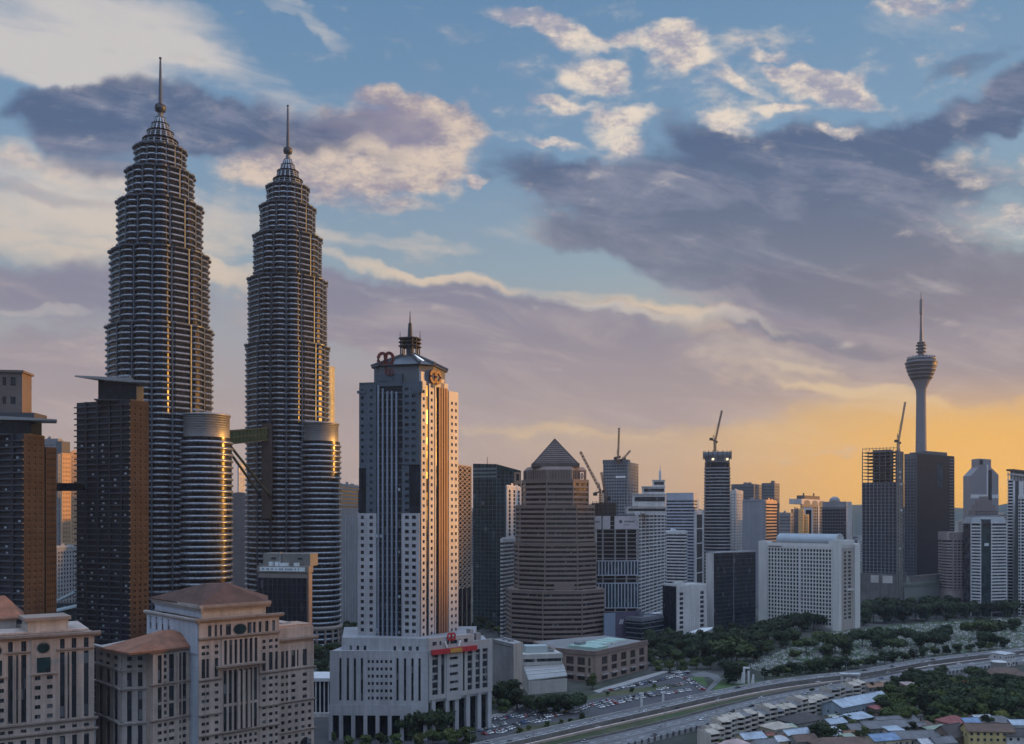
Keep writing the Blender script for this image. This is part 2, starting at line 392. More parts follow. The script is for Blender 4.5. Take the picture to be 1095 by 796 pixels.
def bands(root, poly, z0, z1, fh, frac, m, proud=.35, name='floor_band', cap=100, phase=0.0, lip=0.0):
    """one projecting spandrel ring per floor, all sharing one mesh"""
    c = cen(poly); me = None; z = z0+phase; n = 0
    pl = [(p[0]-c[0], p[1]-c[1]) for p in offs(poly, proud)]
    while z+fh*frac < z1 and n < cap:
        if me is None:
            mb = MB(); mb.prism(pl, 0, fh*frac)
            if lip: mb.prism([(p[0]-c[0], p[1]-c[1]) for p in offs(poly, proud+lip)], fh*frac+.003, fh*frac+.25)
            me = mb.mesh(name, m)
        link(name, me, root, Matrix.Translation((c[0], c[1], z))); z += fh; n += 1

def roof_kit(root, poly, z, m, seed=1, n=3, h=3.5, name='roof_plant'):
    """parapet, plant room and a few roof machines, inside the outline"""
    r = random.Random(seed); c = Vector(cen(poly))
    ins = lambda k: [tuple(c+(Vector(p)-c)*k) for p in poly]
    mb = MB(); mb.loft([[(*p, z) for p in offs(poly, .12)], [(*p, z+1.1) for p in offs(poly, .12)], [(*p, z+1.1) for p in ins(.95)], [(*p, z+.1) for p in ins(.95)]], 0, (0, 1))
    mb.build('parapet', m, root)
    for i in range(n):
        k = r.uniform(.12, .3); sh = (Vector(poly[r.randrange(len(poly))])-c)*r.uniform(.1, .5)
        b = MB(); b.prism([tuple(c+sh+(Vector(p)-c)*k) for p in poly], z+.1, z+h*r.uniform(.5, 1.2)); b.build(name, m, root)
# ------------------------------------------------------------------ palette (base colours, a few with sun or shade mixed in)
STEEL = mat('stainless cladding', (.27, .305, .35), .28, .5, .12, .05, spec=.5)
FINS = mat('steel fins', (.085, .108, .14), .45, .5, .1)
PGLASS = glass('dark tower glass', (.006, .009, .014), .25, .04, spec=.2)
GLASS = glass('window glass', (.022, .027, .035), .28, .3, spec=.4)
DGLASS = glass('dark curtain glass', (.010, .016, .024), .12, .06, (1.5, 1.5, 3.8), spec=.3)
BGLASS = glass('blue curtain glass', (.03, .05, .065), .10, .12, (1.5, 1.5, 3.8), spec=.5)
GGLASS = glass('green tinted glass', (.016, .038, .042), .10, .06, (3, 3, 4), spec=.4)
CONC = mat('grey concrete', (.30, .30, .30), .85, 0, .2, .08, .25)
DCONC = mat('raw dark concrete', (.16, .155, .15), .9, 0, .25, .1, .3)
WHITE = mat('white painted wall', (.66, .67, .68), .75, 0, .1, .05, .22)
OFFW = mat('off white wall', (.56, .56, .55), .8, 0, .12, .05, .25)
BLUEW = mat('pale blue grey wall', (.40, .45, .52), .7, 0, .1, .05, .2)
GRANITE = mat('pale grey granite', (.47, .475, .48), .55, 0, .10, .07, .15)
BEIGE = mat('pinkish beige stone', (.41, .335, .29), .8, 0, .14, .06, .34, bump=.15)
BEIGE2 = mat('cream render', (.45, .40, .35), .8, 0, .12, .06, .34)
SHADEST = mat('shaded beige stone', (.36, .33, .31), .8, 0, .14, .06, .25)  # beige stone with the shade of turned-away faces in its colour
BRTRIM = mat('brown stone trim', (.26, .21, .18), .8, 0, .15, .08, .2)
BROWN = mat('brown granite panel', (.23, .17, .15), .6, 0, .14, .08, .2)
BROWNDK = mat('dark brown wall', (.10, .085, .08), .75, 0, .2, .08, .25)
TANW = mat('tan brown wall', (.30, .20, .14), .75, 0, .16, .08, .2)
SLATEW = mat('slate grey wall', (.13, .145, .165), .7, 0, .15, .06, .2)
GREYW = mat('mid grey wall', (.26, .27, .29), .75, 0, .15, .06, .25)
METAL = mat('grey metal', (.30, .31, .32), .45, .5)
DMETAL = mat('dark metal', (.05, .052, .058), .5, .4)
TERRA = mat('terracotta tiles', (.22, .10, .06), .85, 0, .28, .25)
TERRADK = mat('weathered brown tiles', (.085, .046, .034), .85, 0, .35, .25)
TEAL = mat('patina green roof', (.32, .46, .40), .7, 0, .2, .1)
REDN = mat('red sign', (.42, .03, .04), .45, 0, .08)
REDRING = mat('red brown lettering', (.13, .03, .025), .5, 0, .1)
GOLDL = mat('gold sign', (.55, .30, .06), .4, .2)
WLIGHT = mat('lit ridge strip', (.8, .85, .9), .5, emit=(.85, .92, 1.0, .75))
SIGNW = mat('white sign board', (.62, .70, .72), .5)
BLACK = mat('black lettering', (.02, .02, .025), .6)
ORANGEW = mat('sunlit apricot wall', (.60, .40, .24), .8, 0, .1)  # orange evening sun on pale towers put into the wall colour
gm = mat('ground cover', (.040, .048, .032), .95, 0, .35, .02, base2=(.085, .085, .08))
def hill_h(x, y):
    return 0.0
mb = MB(); mb.quad((-7800, -240, 0), (7800, -240, 0), (7800, 7850, 0), (-7800, 7850, 0)); tag(mb.build('ground', gm), kind='structure')
# wooded ranges on the horizon and an unseen higher one added in the west to block the low sun
HM = mat('wooded hills', (.045, .06, .04), .95, 0, .3, .004)
def ridge(name, pts, hs, depth, seed, amp=.10):
    r = random.Random(seed); mb = MB(); n = 240 if amp < .05 else 60; V_ = []; tot = len(pts)-1; off = [r.uniform(0, 6.28) for _ in range(6)]
    for i in range(n+1):
        t_ = i/n*tot; k = min(int(t_), tot-1); f_ = t_-k; p = Vector(pts[k]).lerp(Vector(pts[k+1]), f_); h = hs[k]*(1-f_)+hs[k+1]*f_
        for q_ in range(6): h *= 1+amp*math.sin(off[q_]+i*(.25+.31*q_))/(1+.35*q_)
        nrm = Vector((pts[k+1][0]-pts[k][0], pts[k+1][1]-pts[k][1])).normalized(); nrm = Vector((-nrm.y, nrm.x))
        V_.append([(*(p-nrm*depth), -2), (*(p-nrm*depth*.45), h*.55), (*p, h), (*(p+nrm*depth*.5), h*.5), (*(p+nrm*depth), -2)])
    fs = [(i*5+j, i*5+j+1, (i+1)*5+j+1, (i+1)*5+j) for i in range(n) for j in range(4)]
    mb.add([q_ for row in V_ for q_ in row], [f[::-1] for f in fs], 0, True); return tag(mb.build(name, HM), kind='structure')
ridge('hills', [(-4800, 6600), (-2000, 6900), (1000, 6700), (2800, 6500), (5200, 6200)], [168, 174, 180, 188, 200], 600, 3)
TS = math.tan(R(SUN_EL))
def wh(y, z): return z+6500/math.sin(R(SUN_AZ))*TS      # height that shades the city up to level z
ridge('hills', [(6900, 6500), (6550, 3400), (6500, 2860), (6500, 2790), (6500, 2670), (6500, 2590), (6500, 2530), (6500, 2480), (6500, 2380), (6500, 2130), (6500, 2075), (6500, 1400), (6600, -200), (6700, -230)], [wh(0, 60), wh(0, 60), wh(0, 70), wh(0, 230), wh(0, 230), wh(0, 120), wh(0, 165), wh(0, 150), wh(0, 70), wh(0, 76), wh(0, 98), wh(0, 98), wh(0, 90), wh(0, 90)], 900, 5, .006)  # added out of view, heights shaped to keep sunlight off chosen buildings
# ------------------------------------------------------------------ small facade helpers
def fbars(root, fac, s0, s1, zs, h, o0, o1, m, name):
    """a horizontal member per level (one object each, shared mesh)"""
    mb = MB(); L = s1-s0; mb.box(0, L, -o1, -o0, 0, h); me = mb.mesh(name, m)
    for z in zs: link(name, me, root, fac.M(s0, z))
def fposts(root, fac, ss, w, z0, z1, o0, o1, m, name, cap=100):
    mb = MB(); mb.box(-w/2, w/2, -o1, -o0, 0, z1-z0); me = mb.mesh(name, m)
    for s in list(ss)[:cap]: link(name, me, root, fac.M(s, z0))
def fr(a, b, st):
    o = []
    while a < b-1e-6: o.append(a); a += st
    return o
def rotor_disc(mb, fac, s, z, w, h, o0, o1, n=24):
    """oval plate on a facade"""
    rings = []
    for o in (o0, o1): rings.append([fac.pt(s+w/2*math.cos(6.28318*i/n), z+h/2*math.sin(6.28318*i/n), o) for i in range(n)])
    mb.loft(rings, 0)

# ------------------------------------------------------------------ the stepped steel twin towers
def star(r, bulge=0.0):
    pts = []
    for k in range(16):
        a = -90+22.5*k; flat = (k % 4 == 2)
        if flat: seq = ((-9.6, .935), (-8.0, .965), (8.0, .965), (9.6, .935))
        else: seq = ((-9.6, .925), (-8.4, .955), (-5.5, .985), (0, 1.0), (5.5, .985), (8.4, .955), (9.6, .925))
        for da, f in seq:
            rr = r*f+bulge; pts.append((rr*math.cos(R(a+da)), rr*math.sin(R(a+da))))
    return pts
def twin(label, xc, d, tiers, crown, ball, tip, fpx, bustle):
    c = P2(xc, d); root = thing('twin_skyscraper', label, 'skyscraper', (*c, 0), 'pair of stepped steel skyscrapers')
    k = d/1000.; fh = fpx*k
    sh = lambda pl: [(p[0]+c[0], p[1]+c[1]) for p in pl]
    for (pb, ptp, half) in tiers:
        z0, z1, r = Z(pb, d), Z(ptp, d), half*k
        core = MB(); core.prism(sh(star(r-.7)), z0, z1+1.5, 0)
        for i in range(16):      # fins in the valleys belong to the tier's wall
            a = R(-90+11.25+22.5*i); p = Vector((math.cos(a), math.sin(a))); q_ = Vector((-p.y, p.x))
            cc = Vector(c); w = .55
            core.prism([tuple(cc+p*r*.88-q_*w), tuple(cc+p*(r*.965)-q_*w), tuple(cc+p*(r*.965)+q_*w), tuple(cc+p*r*.88+q_*w)], z0, z1+1.0, 1)
        tier = core.build('tier', [PGLASS, FINS], root)
        mb = MB(); h = fh*.40; ring = []
        for zz, b in ((0, -.2), (.12, .45), (h*.35, .95), (h*.75, .75), (h, -.2)): ring.append([(p[0], p[1], zz) for p in star(r, b)])
        mb.loft(ring, 0, (1, 1), False); me = mb.mesh('floor_band', STEEL)
        n = int((z1-z0)/fh+.4); f2 = (z1-z0)/n
        for i in range(n): link('floor_band', me, tier, Matrix.Translation((c[0], c[1], z0+f2*i+.6)))
        mb = MB(); mb.loft([[(p[0]+c[0], p[1]+c[1], z) for p in star(r, b)] for z, b in ((z1-.5, .3), (z1, 1.7), (z1+1.1, 1.7), (z1+1.4, -1))], 0)
        for i in range(32):      # little rail posts on the set-back ledge
            a = 6.28318*i/32; mb.tube((c[0]+(r+.8)*math.cos(a), c[1]+(r+.8)*math.sin(a), z1+1), (c[0]+(r+.8)*math.cos(a), c[1]+(r+.8)*math.sin(a), z1+2.4), .12, n=4)
        mb.build('setback_ledge', FINS, tier)
    for (pb, ptp, h0, h1) in crown:
        z0, z1 = Z(pb, d), Z(ptp, d); mb = MB()
        mb.loft([[(c[0]+r*k*math.cos(6.28318*(i+.5)/16), c[1]+r*k*math.sin(6.28318*(i+.5)/16), z) for i in range(16)] for r, z in ((h0*.9, z0), (h1*.86, z1-.8), (h1*1.06, z1-.7), (h1*1.06, z1), (h1*.6, z1+.2))], 1)
        for i in range(16):
            a = 6.28318*i/16; mb.bar((c[0]+h0*k*.95*math.cos(a), c[1]+h0*k*.95*math.sin(a), z0), (c[0]+h1*k*.93*math.cos(a), c[1]+h1*k*.93*math.sin(a), z1-.7), .9, .9, 0)
        for j in range(1, 4):
            zz = z0+(z1-z0)*j/4; rr = (h0+(h1-h0)*j/4)*k*.95
            mb.lathe([(rr*.8, zz), (rr*1.03, zz), (rr*1.03, zz+.5), (rr*.8, zz+.5)], 16, c, 0, False)
        mb.build('crown_ring', [STEEL, PGLASS], root)
    zb, rb = Z(ball[0], d), ball[1]*k; ztop = Z(crown[-1][1], d); zt = Z(tip, d)
    mb = MB(); mb.lathe([(rb*.45, ztop-1), (rb*.36, zb-rb)], 10, c)
    for zz in fr(ztop, zb-rb*.9, 1.6): mb.lathe([(rb*.3, zz), (rb*.55, zz+.2), (rb*.55, zz+.5), (rb*.3, zz+.7)], 12, c)
    mb.build('mast_neck', STEEL, root)
    mb = MB(); mb.lathe([(rb*math.cos(a)*1.0, zb+rb*.78*math.sin(a)) for a in [R(x) for x in range(-84, 85, 14)]], 20, c)
    for s in (-.45, -.15, .15, .45): mb.lathe([(rb*.8, zb+s*rb*1.2-.12), (rb*1.06*math.cos(s), zb+s*rb*1.2), (rb*.8, zb+s*rb*1.2+.12)], 20, c)
    mb.build('mast_ball', FINS, root)
    mb = MB(); mb.lathe([(1.6, zb+rb*.6), (1.3, zb+rb+(zt-zb)*.3), (.8, zt-4), (.55, zt-2.2)], 8, c); mb.lathe([(.4, zt-2.4), (1.1, zt-1.6), (1.1, zt-.6), (.1, zt)], 10, c)
    mb.build('pinnacle', FINS, root)
    # the lower round annex
    bx, bd, br, pb, pc, ptop, rc = bustle; bc = P2(bx, bd); kb = bd/1000.; zr = Z(pc, bd); ztp = Z(ptop, bd)
    mb = MB(); mb.lathe([(br*kb-.6, Z(pb, bd)), (br*kb-.6, zr)], 40, bc); ann = mb.build('annex', PGLASS, root)
    mb = MB(); h = fh*.46; mb.lathe([(br*kb-.7, 0), (br*kb+.3, .1), (br*kb+.75, h*.35), (br*kb+.55, h*.75), (br*kb-.7, h)], 48); me = mb.mesh('annex_ring', STEEL)
    n = int((zr-Z(pb, bd))/fh); f2 = (zr-Z(pb, bd))/n
    for i in range(n): link('annex_ring', me, ann, Matrix.Translation((*bc, Z(pb, bd)+f2*i)))
    mb = MB(); mb.lathe([(rc*kb, zr+.2), (rc*kb, ztp-1.5), (rc*kb+.9, ztp-1.4), (rc*kb+.9, ztp), (rc*kb-.4, ztp+.05), (rc*kb-1.5, ztp-.3)], 40, bc)
    for i in range(9): mb.lathe([(rc*kb-.1, zr+1+i*(ztp-zr)/10), (rc*kb+.2, zr+1.3+i*(ztp-zr)/10), (rc*kb-.1, zr+1.6+i*(ztp-zr)/10)], 40, bc)
    mb.build('annex_drum', METAL, ann)
    mb = MB(); a = Vector((bc[0]-rc*kb*.3, bc[1]-rc*kb*.7, ztp)); mb.tube(a, a+Vector((0, 0, 2.5)), .35); mb.tube(a+Vector((-3, 0, 3.2)), a+Vector((6, 0, 1.4)), .22)
    mb.build('maintenance_crane', METAL, ann)
    return root, c, bc
t1, c1, b1 = twin('nearer and taller of the two stepped steel towers, left of the sky bridge', 171.5, 745, [(713, 355, 53.5), (355, 276, 50), (276, 223, 43), (223, 189, 34.2), (189, 163, 26)],
    [(163, 151, 19.8, 17.5), (151, 142, 15.5, 13.2), (142, 133.5, 11.5, 8.8), (133.5, 126.5, 7.5, 5.2)], (116, 5.6), 61, 6.3, (219, 733, 28.5, 716, 469, 444, 25.5))
t2, c2, b2 = twin('farther stepped steel tower with spire, right of the sky bridge', 307.8, 860, [(691, 373, 43.6), (373, 303, 41.2), (303, 257, 35.6), (257, 225, 28.8), (225, 203, 21.8)],
    [(203, 193, 16.8, 15), (193, 184, 13, 11), (184, 177, 9.2, 7), (177, 171, 6, 4.2)], (161.5, 4.7), 112, 5.45, (339.5, 848, 24.6, 694, 473, 453, 22))
# base drum with columns at the foot of the farther tower's annex
mb = MB(); kb = .848; zt = Z(668, 848)
mb.lathe([(24*kb, 0), (24*kb, zt-3)], 40, b2, 1); mb.lathe([(25.6*kb, zt-3.5), (26.4*kb, zt-3.2), (26.4*kb, zt), (24*kb, zt+.3)], 40, b2, 0)
for i in range(18):
    a = 6.28318*i/18; mb.tube((b2[0]+25.4*kb*math.cos(a), b2[1]+25.4*kb*math.sin(a), 0), (b2[0]+25.4*kb*math.cos(a), b2[1]+25.4*kb*math.sin(a), zt-3), 1.0, n=8)
mb.build('entrance_colonnade', [mat('taupe stone', (.30, .25, .22), .7), PGLASS], t2)

# sky bridge between the towers
pa = Vector((*b1, Z(467, 745))); qa = Vector((*c2, Z(467, 860)))
dv = (qa-pa); dvn = Vector((dv.x, dv.y, 0)).normalized(); sd_ = Vector((dvn.y, -dvn.x, 0))
A = pa+dvn*26; Bq = qa-dvn*33
root = thing('sky_bridge', 'two storey glazed bridge joining the twin steel towers halfway up', 'bridge', (*((A+Bq)/2).xy, 0))
def beam(a, b, w, h, name, m, dz=0):
    mb = MB(); mb.bar(a+Vector((0, 0, dz)), b+Vector((0, 0, dz)), w, h); return mb.build(name, m, root)
hb = 10.5
BRM = mat('bridge metal', (.030, .048, .052), .95, .0, spec=.02)
beam(A, Bq, 6.0, hb*.84, 'glazed_walkway', mat('bridge glass', (.012, .034, .036), .95, 0, .1, spec=.02)); beam(A, Bq, 7.2, 1.1, 'floor_edge', BRM, -hb/2); beam(A, Bq, 7.2, 1.0, 'roof_edge', BRM, hb/2); beam(A, Bq, 7.0, .8, 'middle_edge', BRM, 0)
mb = MB()
for i in range(13):
    p = A.lerp(Bq, (i+.5)/13)
    for s in (-1, 1): mb.bar(p+sd_*s*3.15+Vector((0, 0, -hb/2)), p+sd_*s*3.15+Vector((0, 0, hb/2)), .35)
mb.build('mullion', BRM, root)
mid = A.lerp(Bq, .06); low = qa-dvn*36+Vector((0, 0, -58)); low1 = pa+dvn*28+Vector((0, 0, -58))
for e in (low,):
    for s in (-1, 1):
        mb = MB(); mb.tube(mid+sd_*s*2.2+Vector((0, 0, -hb/2)), e+sd_*s*4.5, 1.1, n=10); mb.build('strut', BRM, root)
# bridge portal on the farther tower
mb = MB(); e = qa-dvn*(41.5*.86); 
mb.bar(e+Vector((0, 0, -75)), e+Vector((0, 0, 8)), 9, 8); mb.build('bridge_portal', mat('bronze panel', (.10, .08, .07), .9, 0, spec=.05), t2)

# ------------------------------------------------------------------ two dark condominium towers with wing roofs
LITWIN = glass('curtained window', (.30, .36, .40), .4, .2, dark=.6)
BALC = mat('dark balcony slab', (.060, .068, .082), .75, 0, .15)
CWG = mat('condo side window', (.014, .015, .018), .9, 0, .4, .3, spec=.02)
CONDO = mat('charcoal wall', (.026, .030, .040), .7, 0, .2, .1)
CTAN = mat('bronze brown wall', (.043, .039, .040), .9, 0, .2, .08, .25, spec=.05)
def condo(label, xL, xC, xR, d, a, ptop, pent, wing, steps=()):
    pl = corner_plan(xL, xC, xR, d, a); z1 = Z(ptop, d); root = thing('condominium_tower', label, 'apartment tower', (*pl[1], 0), 'dark condominium towers with wing roofs')
    fl, frr = Fac(pl[0], pl[1]), Fac(pl[1], pl[2]); fh = 3.55
    mb = MB(); mb.prism(pl, 0, z1); mb.build('wall', CONDO, root)
    fbars(root, fl, -1.0, fl.L+.5, fr(2, z1-1, fh), .75, 0, 1.2, BALC, 'balcony')
    fposts(root, fl, [fl.L*k for k in (.2, .42, .64, .86)], 1.6, 0, z1, 0, 1.26, CONDO, 'pier')
    mb = MB(); cols = even(1.0, frr.L-.6, max(3, int(frr.L/4.2)), .42); rows = [(z+1.1, z+2.5) for z in fr(2, z1-4, fh)]
    punched(mb, frr, 0, frr.L, 0, z1-.5, cols, rows, .4); mb.build('side_wall', CTAN, root)
    windows(root, frr, cols, rows, CWG, cap=90)
    fbars(root, frr, .2, frr.L, fr(2, z1-1, fh)[::1], .35, .42, .75, CTAN, 'ledge')
    r = random.Random(int(d)); rows2 = [(z+1.0, z+2.3) for z in fr(2, z1-4, fh)]
    mbw = MB(); mbw.box(-.9, .9, -.1, 0, 0, 1.1); mew = mbw.mesh('lit_window', LITWIN)
    for z0, _ in rows2:
        for s, w in ((.1, .3), (.3, .5), (.5, .7), (.75, .45), (.93, .2)):
            if r.random() < w: link('lit_window', mew, root, fl.M(fl.L*s+r.uniform(-1, 1), z0, .15)) if BUD.setdefault(root.name+'lw', 0) < 95 else None; BUD[root.name+'lw'] += 1
    # penthouse block and thin wing roof
    (qx0, qx1, qt) = pent; p0 = Fac(P2(qx0, d+6), P2(qx1, d+6+2)); zp = Z(qt, d)
    mb = MB(); p0.box(mb, 0, p0.L, z1, zp, -14, 0); mb.build('penthouse', DGLASS, root)
    mb = MB(); p0.box(mb, -1, p0.L+1, z1-.4, z1+.5, -16, 4); mb.build('terrace_rim', BALC, root)
    return root, pl, z1, p0
ra, pla, zA, p0a = condo('dark condominium tower left of the small bridge, cut by the picture edge', -45, 25, 47, 520, 25, 464, (-30, 33, 448), None)
rb_, plb, zB, p0b = condo('dark condominium tower with wide wing roof, right of the small bridge', 82, 139, 158.5, 560, 25, 427, (105, 146, 405), None)
def wing(root, px0, px1, py, pyt, d, dd, tipleft, thick=1.6):
    """thin tapering roof wing"""
    k = d/1000.
    tipx, endx = (px0, px1) if tipleft else (px1, px0)
    a = Vector((X(tipx, d), d, Z(pyt, d))); b = Vector((X(endx, d), d+2, Z(py, d))); c = Vector((X(endx, d+dd), d+dd, Z(py, d))); e = Vector((X(tipx, d)+(8 if tipleft else -8), d+dd*.8, Z(pyt, d)))
    mb = MB(); lo = [a, b, c, e] if tipleft else [b, a, e, c]
    mb.loft([[tuple(p-Vector((0, 0, thick*(1 if p is b or p is c else .35)))) for p in lo], [tuple(p) for p in lo]]); return mb.build('wing_roof', METAL, root)
wing(rb_, 80, 141, 404, 401.5, 556, 24, True, 2.6); wing(rb_, 110, 160, 403, 408, 557, 22, False, 2.2)
mb = MB(); f_ = p0b
for s in (.2, .45, .75): mb.tube(f_.pt(f_.L*s, Z(405, 560), -6), f_.pt(f_.L*s, Z(405, 560)+3.5, -6), .25)
mb.bar(f_.pt(f_.L*.2, Z(399, 560), -6), f_.pt(f_.L*.75, Z(400, 560), -6), .5, .4); mb.build('roof_frame', METAL, rb_)
wing(ra, -10, 61, 444, 448.5, 518, 20, False, 2.2)
mb = MB(); p0a.box(mb, 2, p0a.L+2.5, Z(448, 520), Z(440, 520), -15, 1.5); mb.build('upper_storey', BALC, ra)
mb = MB(); f_ = Fac(P2(-20, 526), P2(24, 529)); punched(mb, f_, 0, f_.L, Z(441, 526), Z(398, 526), [(f_.s(3), f_.s(7)), (f_.s(11.5), f_.s(17))], [(Z(432, 526), Z(424, 526)), (Z(412, 526), Z(403, 526))], .5)
f_.box(mb, 0, f_.L, Z(441, 526), Z(398, 526), -14, 0); f_.box(mb, -1, f_.L+1, Z(398, 526)+.01, Z(395.5, 526), -15, 1.4); mb.build('lift_tower', mat('taupe wall', (.15, .125, .115), .8), ra)
windows(ra, f_, [(f_.s(3), f_.s(7)), (f_.s(11.5), f_.s(17))], [(Z(432, 526), Z(424, 526)), (Z(412, 526), Z(403, 526))], GLASS)
# the set back strip of the first tower, lower
pl = corner_plan(47.2, 48.5, 60, 540, 25); mb = MB(); zz = Z(478, 540); mb.prism(pl, 0, zz); o_ = mb.build('stepped_wing', CTAN, ra); f_ = Fac(pl[1], pl[2])
cols = even(.5, f_.L-.3, 4, .4); rows = [(z+1.1, z+2.5) for z in fr(2, zz-4, 3.55)]
mb = MB(); punched(mb, f_, 0, f_.L, 0, zz-.4, cols, rows, .4); mb.build('stepped_wall', CTAN, ra); windows(ra, f_, cols, rows, CWG, name='wing_window', cap=60)
fbars(ra, f_, .2, f_.L, fr(2, zz-1, 3.55), .35, .42, .75, CTAN, 'ledge')
# bridge linking them
A = Vector((X(40, 545), 545, Z(521, 545))); Bq = Vector((X(88, 572), 572, Z(521, 572)))
root = thing('link_bridge', 'small dark enclosed bridge between the two condominium towers', 'bridge', (*((A+Bq)/2).xy, 0))
mb = MB(); mb.bar(A, Bq, 5, 3.6); mb.build('walkway', DGLASS, root)
for dz in (-2.1, 2.1): mb = MB(); mb.bar(A+Vector((0, 0, dz)), Bq+Vector((0, 0, dz)), 5.8, .6); mb.build('bridge_edge', DMETAL, root)
# ------------------------------------------------------------------ foreground: two beige apartment blocks
def strips(mb, fac, cols, z0, z1, o, mi): 
    for a, b in cols: fac.box(mb, a, b, z0, z1, 0, o, mi)
def cornice(root, fac, z, h, o, m=None, s0=None, s1=None, name='cornice'):
    mb = MB(); s0 = -o if s0 is None else s0; s1 = fac.L+o if s1 is None else s1
    fac.box(mb, s0, s1, z, z+h*.45, 0, o*.6); fac.box(mb, s0-.1, s1+.1, z+h*.45+.003, z+h, 0, o); return mb.build(name, m or BRTRIM, root)
def pxc(fac, *prs): return [(fac.s(a), fac.s(b)) for a, b in prs]

# left block: one face turned to the camera, right end farther
def block_left():
    d0, d1 = 306, 330; f = Fac(P2(-60, d0), P2(100.5, d1)); zt = Z(677, d1)
    root = thing('apartment_block', 'pinkish beige apartment block with orange tiled hip roof, cut by the left edge', 'apartment building', (*P2(60, 320), 0))
    mb = MB(); f.box(mb, 0, f.L, 0, zt, -32, 0); mb.build('wall', BEIGE, root)
    zz = lambda py: f.z(py, 100.5)
    rz = lambda a, b: (zz(b), zz(a))
    # bays, read along the face
    strip = pxc(f, (-44, -36), (-30, -23), (8.5, 13.5), (22.5, 28), (64, 69), (76.5, 81.5), (89.5, 94.5))
    slim = pxc(f, (17.3, 19), (72.2, 73.6))
    mid = pxc(f, (-12, -6), (-2, 4), (37, 43), (50, 56))
    allc = sorted(strip+slim)
    mb = MB(); Zb, Za = zz(770), zz(693.5)
    punched(mb, f, 0, f.L, Zb, Za, allc, [rz(695, 765)], .55); 
    punched(mb, f, 0, f.L, zz(693.3), zt-.8, strip, [rz(681, 692)], .55)
    cols3 = pxc(f, (-44, -37), (-30, -24), (-12, -6), (0, 5), (8.5, 14), (22, 28), (37, 43), (50, 56), (64, 69.5), (77, 82), (89.5, 95))
    punched(mb, f, 0, f.L, zz(780.5), zz(770.3), cols3, [rz(772, 775.5)], .55)
    punched(mb, f, 0, f.L, 0, zz(781), cols3, [(2, zz(783))], .55)
    fin = pxc(f, (15.4, 16.4), (19.8, 20.8), (70.2, 71.1), (74.3, 75.3))
    for a, b in fin: f.box(mb, a, b, zz(765), zz(698), .56, 1.0)
    mb.build('facing', BEIGE, root)
    windows(root, f, allc, [rz(695, 765)], GLASS, name='tall_window'); windows(root, f, strip, [rz(681, 692)], GLASS); windows(root, f, cols3, [rz(772, 775.5)], GLASS); windows(root, f, cols3, [(2, zz(783))], GLASS, name='tall_window')
    # centre bay: flat panel standing over the strips with small windows, square and oval light
    for (a, b) in ((-17, 9 - 2), (33.5, 60)):
        mb = MB(); sa, sb = f.s(a), f.s(b); cols = [c for c in mid if sa < c[0] < sb]
        rows = [rz(y, y+4.3) for y in (758, 748, 738, 728, 718)][::1]
        punched(mb, f, sa, sb, zz(766.5), zz(716.5), cols, rows, .9); 
        f.box(mb, sa-.2, sb+.2, zz(716.3), zz(715), .0, 1.5); f.box(mb, sa, sb, zz(714.9), zz(680), 0, .8)
        mb.build('centre_bay', BEIGE, root); windows(root, f, cols, rows, GLASS, o=.5)
        mb = MB(); f.box(mb, f.s((a+b)/2-7.5), f.s((a+b)/2+7), zz(714.5), zz(699), .8, .95); mb.build('square_window', GGLASS, root)
        mb = MB(); rotor_disc(mb, f, f.s((a+b)/2-.5), zz(689), f.s(53.5)-f.s(40.5), zz(684)-zz(694.5), .8, .95); mb.build('oval_window', GGLASS, root)
        mb = MB(); rotor_disc(mb, f, f.s((a+b)/2-.5), zz(689), f.s(55)-f.s(39.5), zz(683)-zz(695.3), .0, .87); mb.build('oval_frame', BRTRIM, root)
    for py, h, o in ((769, 1.0, 1.2), (780, .9, 1.2)): cornice(root, f, zz(py), h, o)
    for a, b in ((-60, -18), (4, 32), (60.5, 100.5)): cornice(root, f, zz(694), .9, 1.1, None, f.s(a), f.s(b))
    cornice(root, f, zt-.8, 1.6, 2.0)
    f2 = Fac(P2(100.5, d1), (P2(100.5, d1)[0]-13, d1+30))
    # attic, penthouse and hip roof
    mb = MB(); f.box(mb, 1, f.L-1.5, zt+.82, zt+1.5, -30, -1.5); mb.build('parapet', BEIGE, root)
    g = Fac(P2(29.5, 321), P2(73, 328.5)); mb = MB(); g.box(mb, 0, g.L, zt+.5, Z(663, 326), -12, 0); mb.build('lift_house', BEIGE2, root)
    mb = MB(); g.box(mb, -1, g.L+.8, Z(663, 326), Z(659.5, 326), -13, .9); mb.build('lift_house_roof', BRTRIM, root)
    g = Fac(P2(-50, 322), P2(31, 333)); mb = MB(); g.box(mb, 0, g.L-4, zt+.5, Z(662, 330), -24, -1); mb.build('attic_wall', SHADEST, root)
    mb = MB(); z0, z1 = Z(661.5, 330), Z(640, 330); e = [g.pt(0, z0, 0), g.pt(g.L-1.5, z0, 0), g.pt(g.L-1.5, z0, -25), g.pt(0, z0, -25)]; tpp = [g.pt(8, z1, -11), g.pt(g.s(5), z1, -11), g.pt(g.s(5), z1, -14), g.pt(8, z1, -14)]
    mb.loft([[(p[0], p[1], p[2]-.6) for p in e], e, tpp]); mb.build('roof', TERRA, root)
block_left()

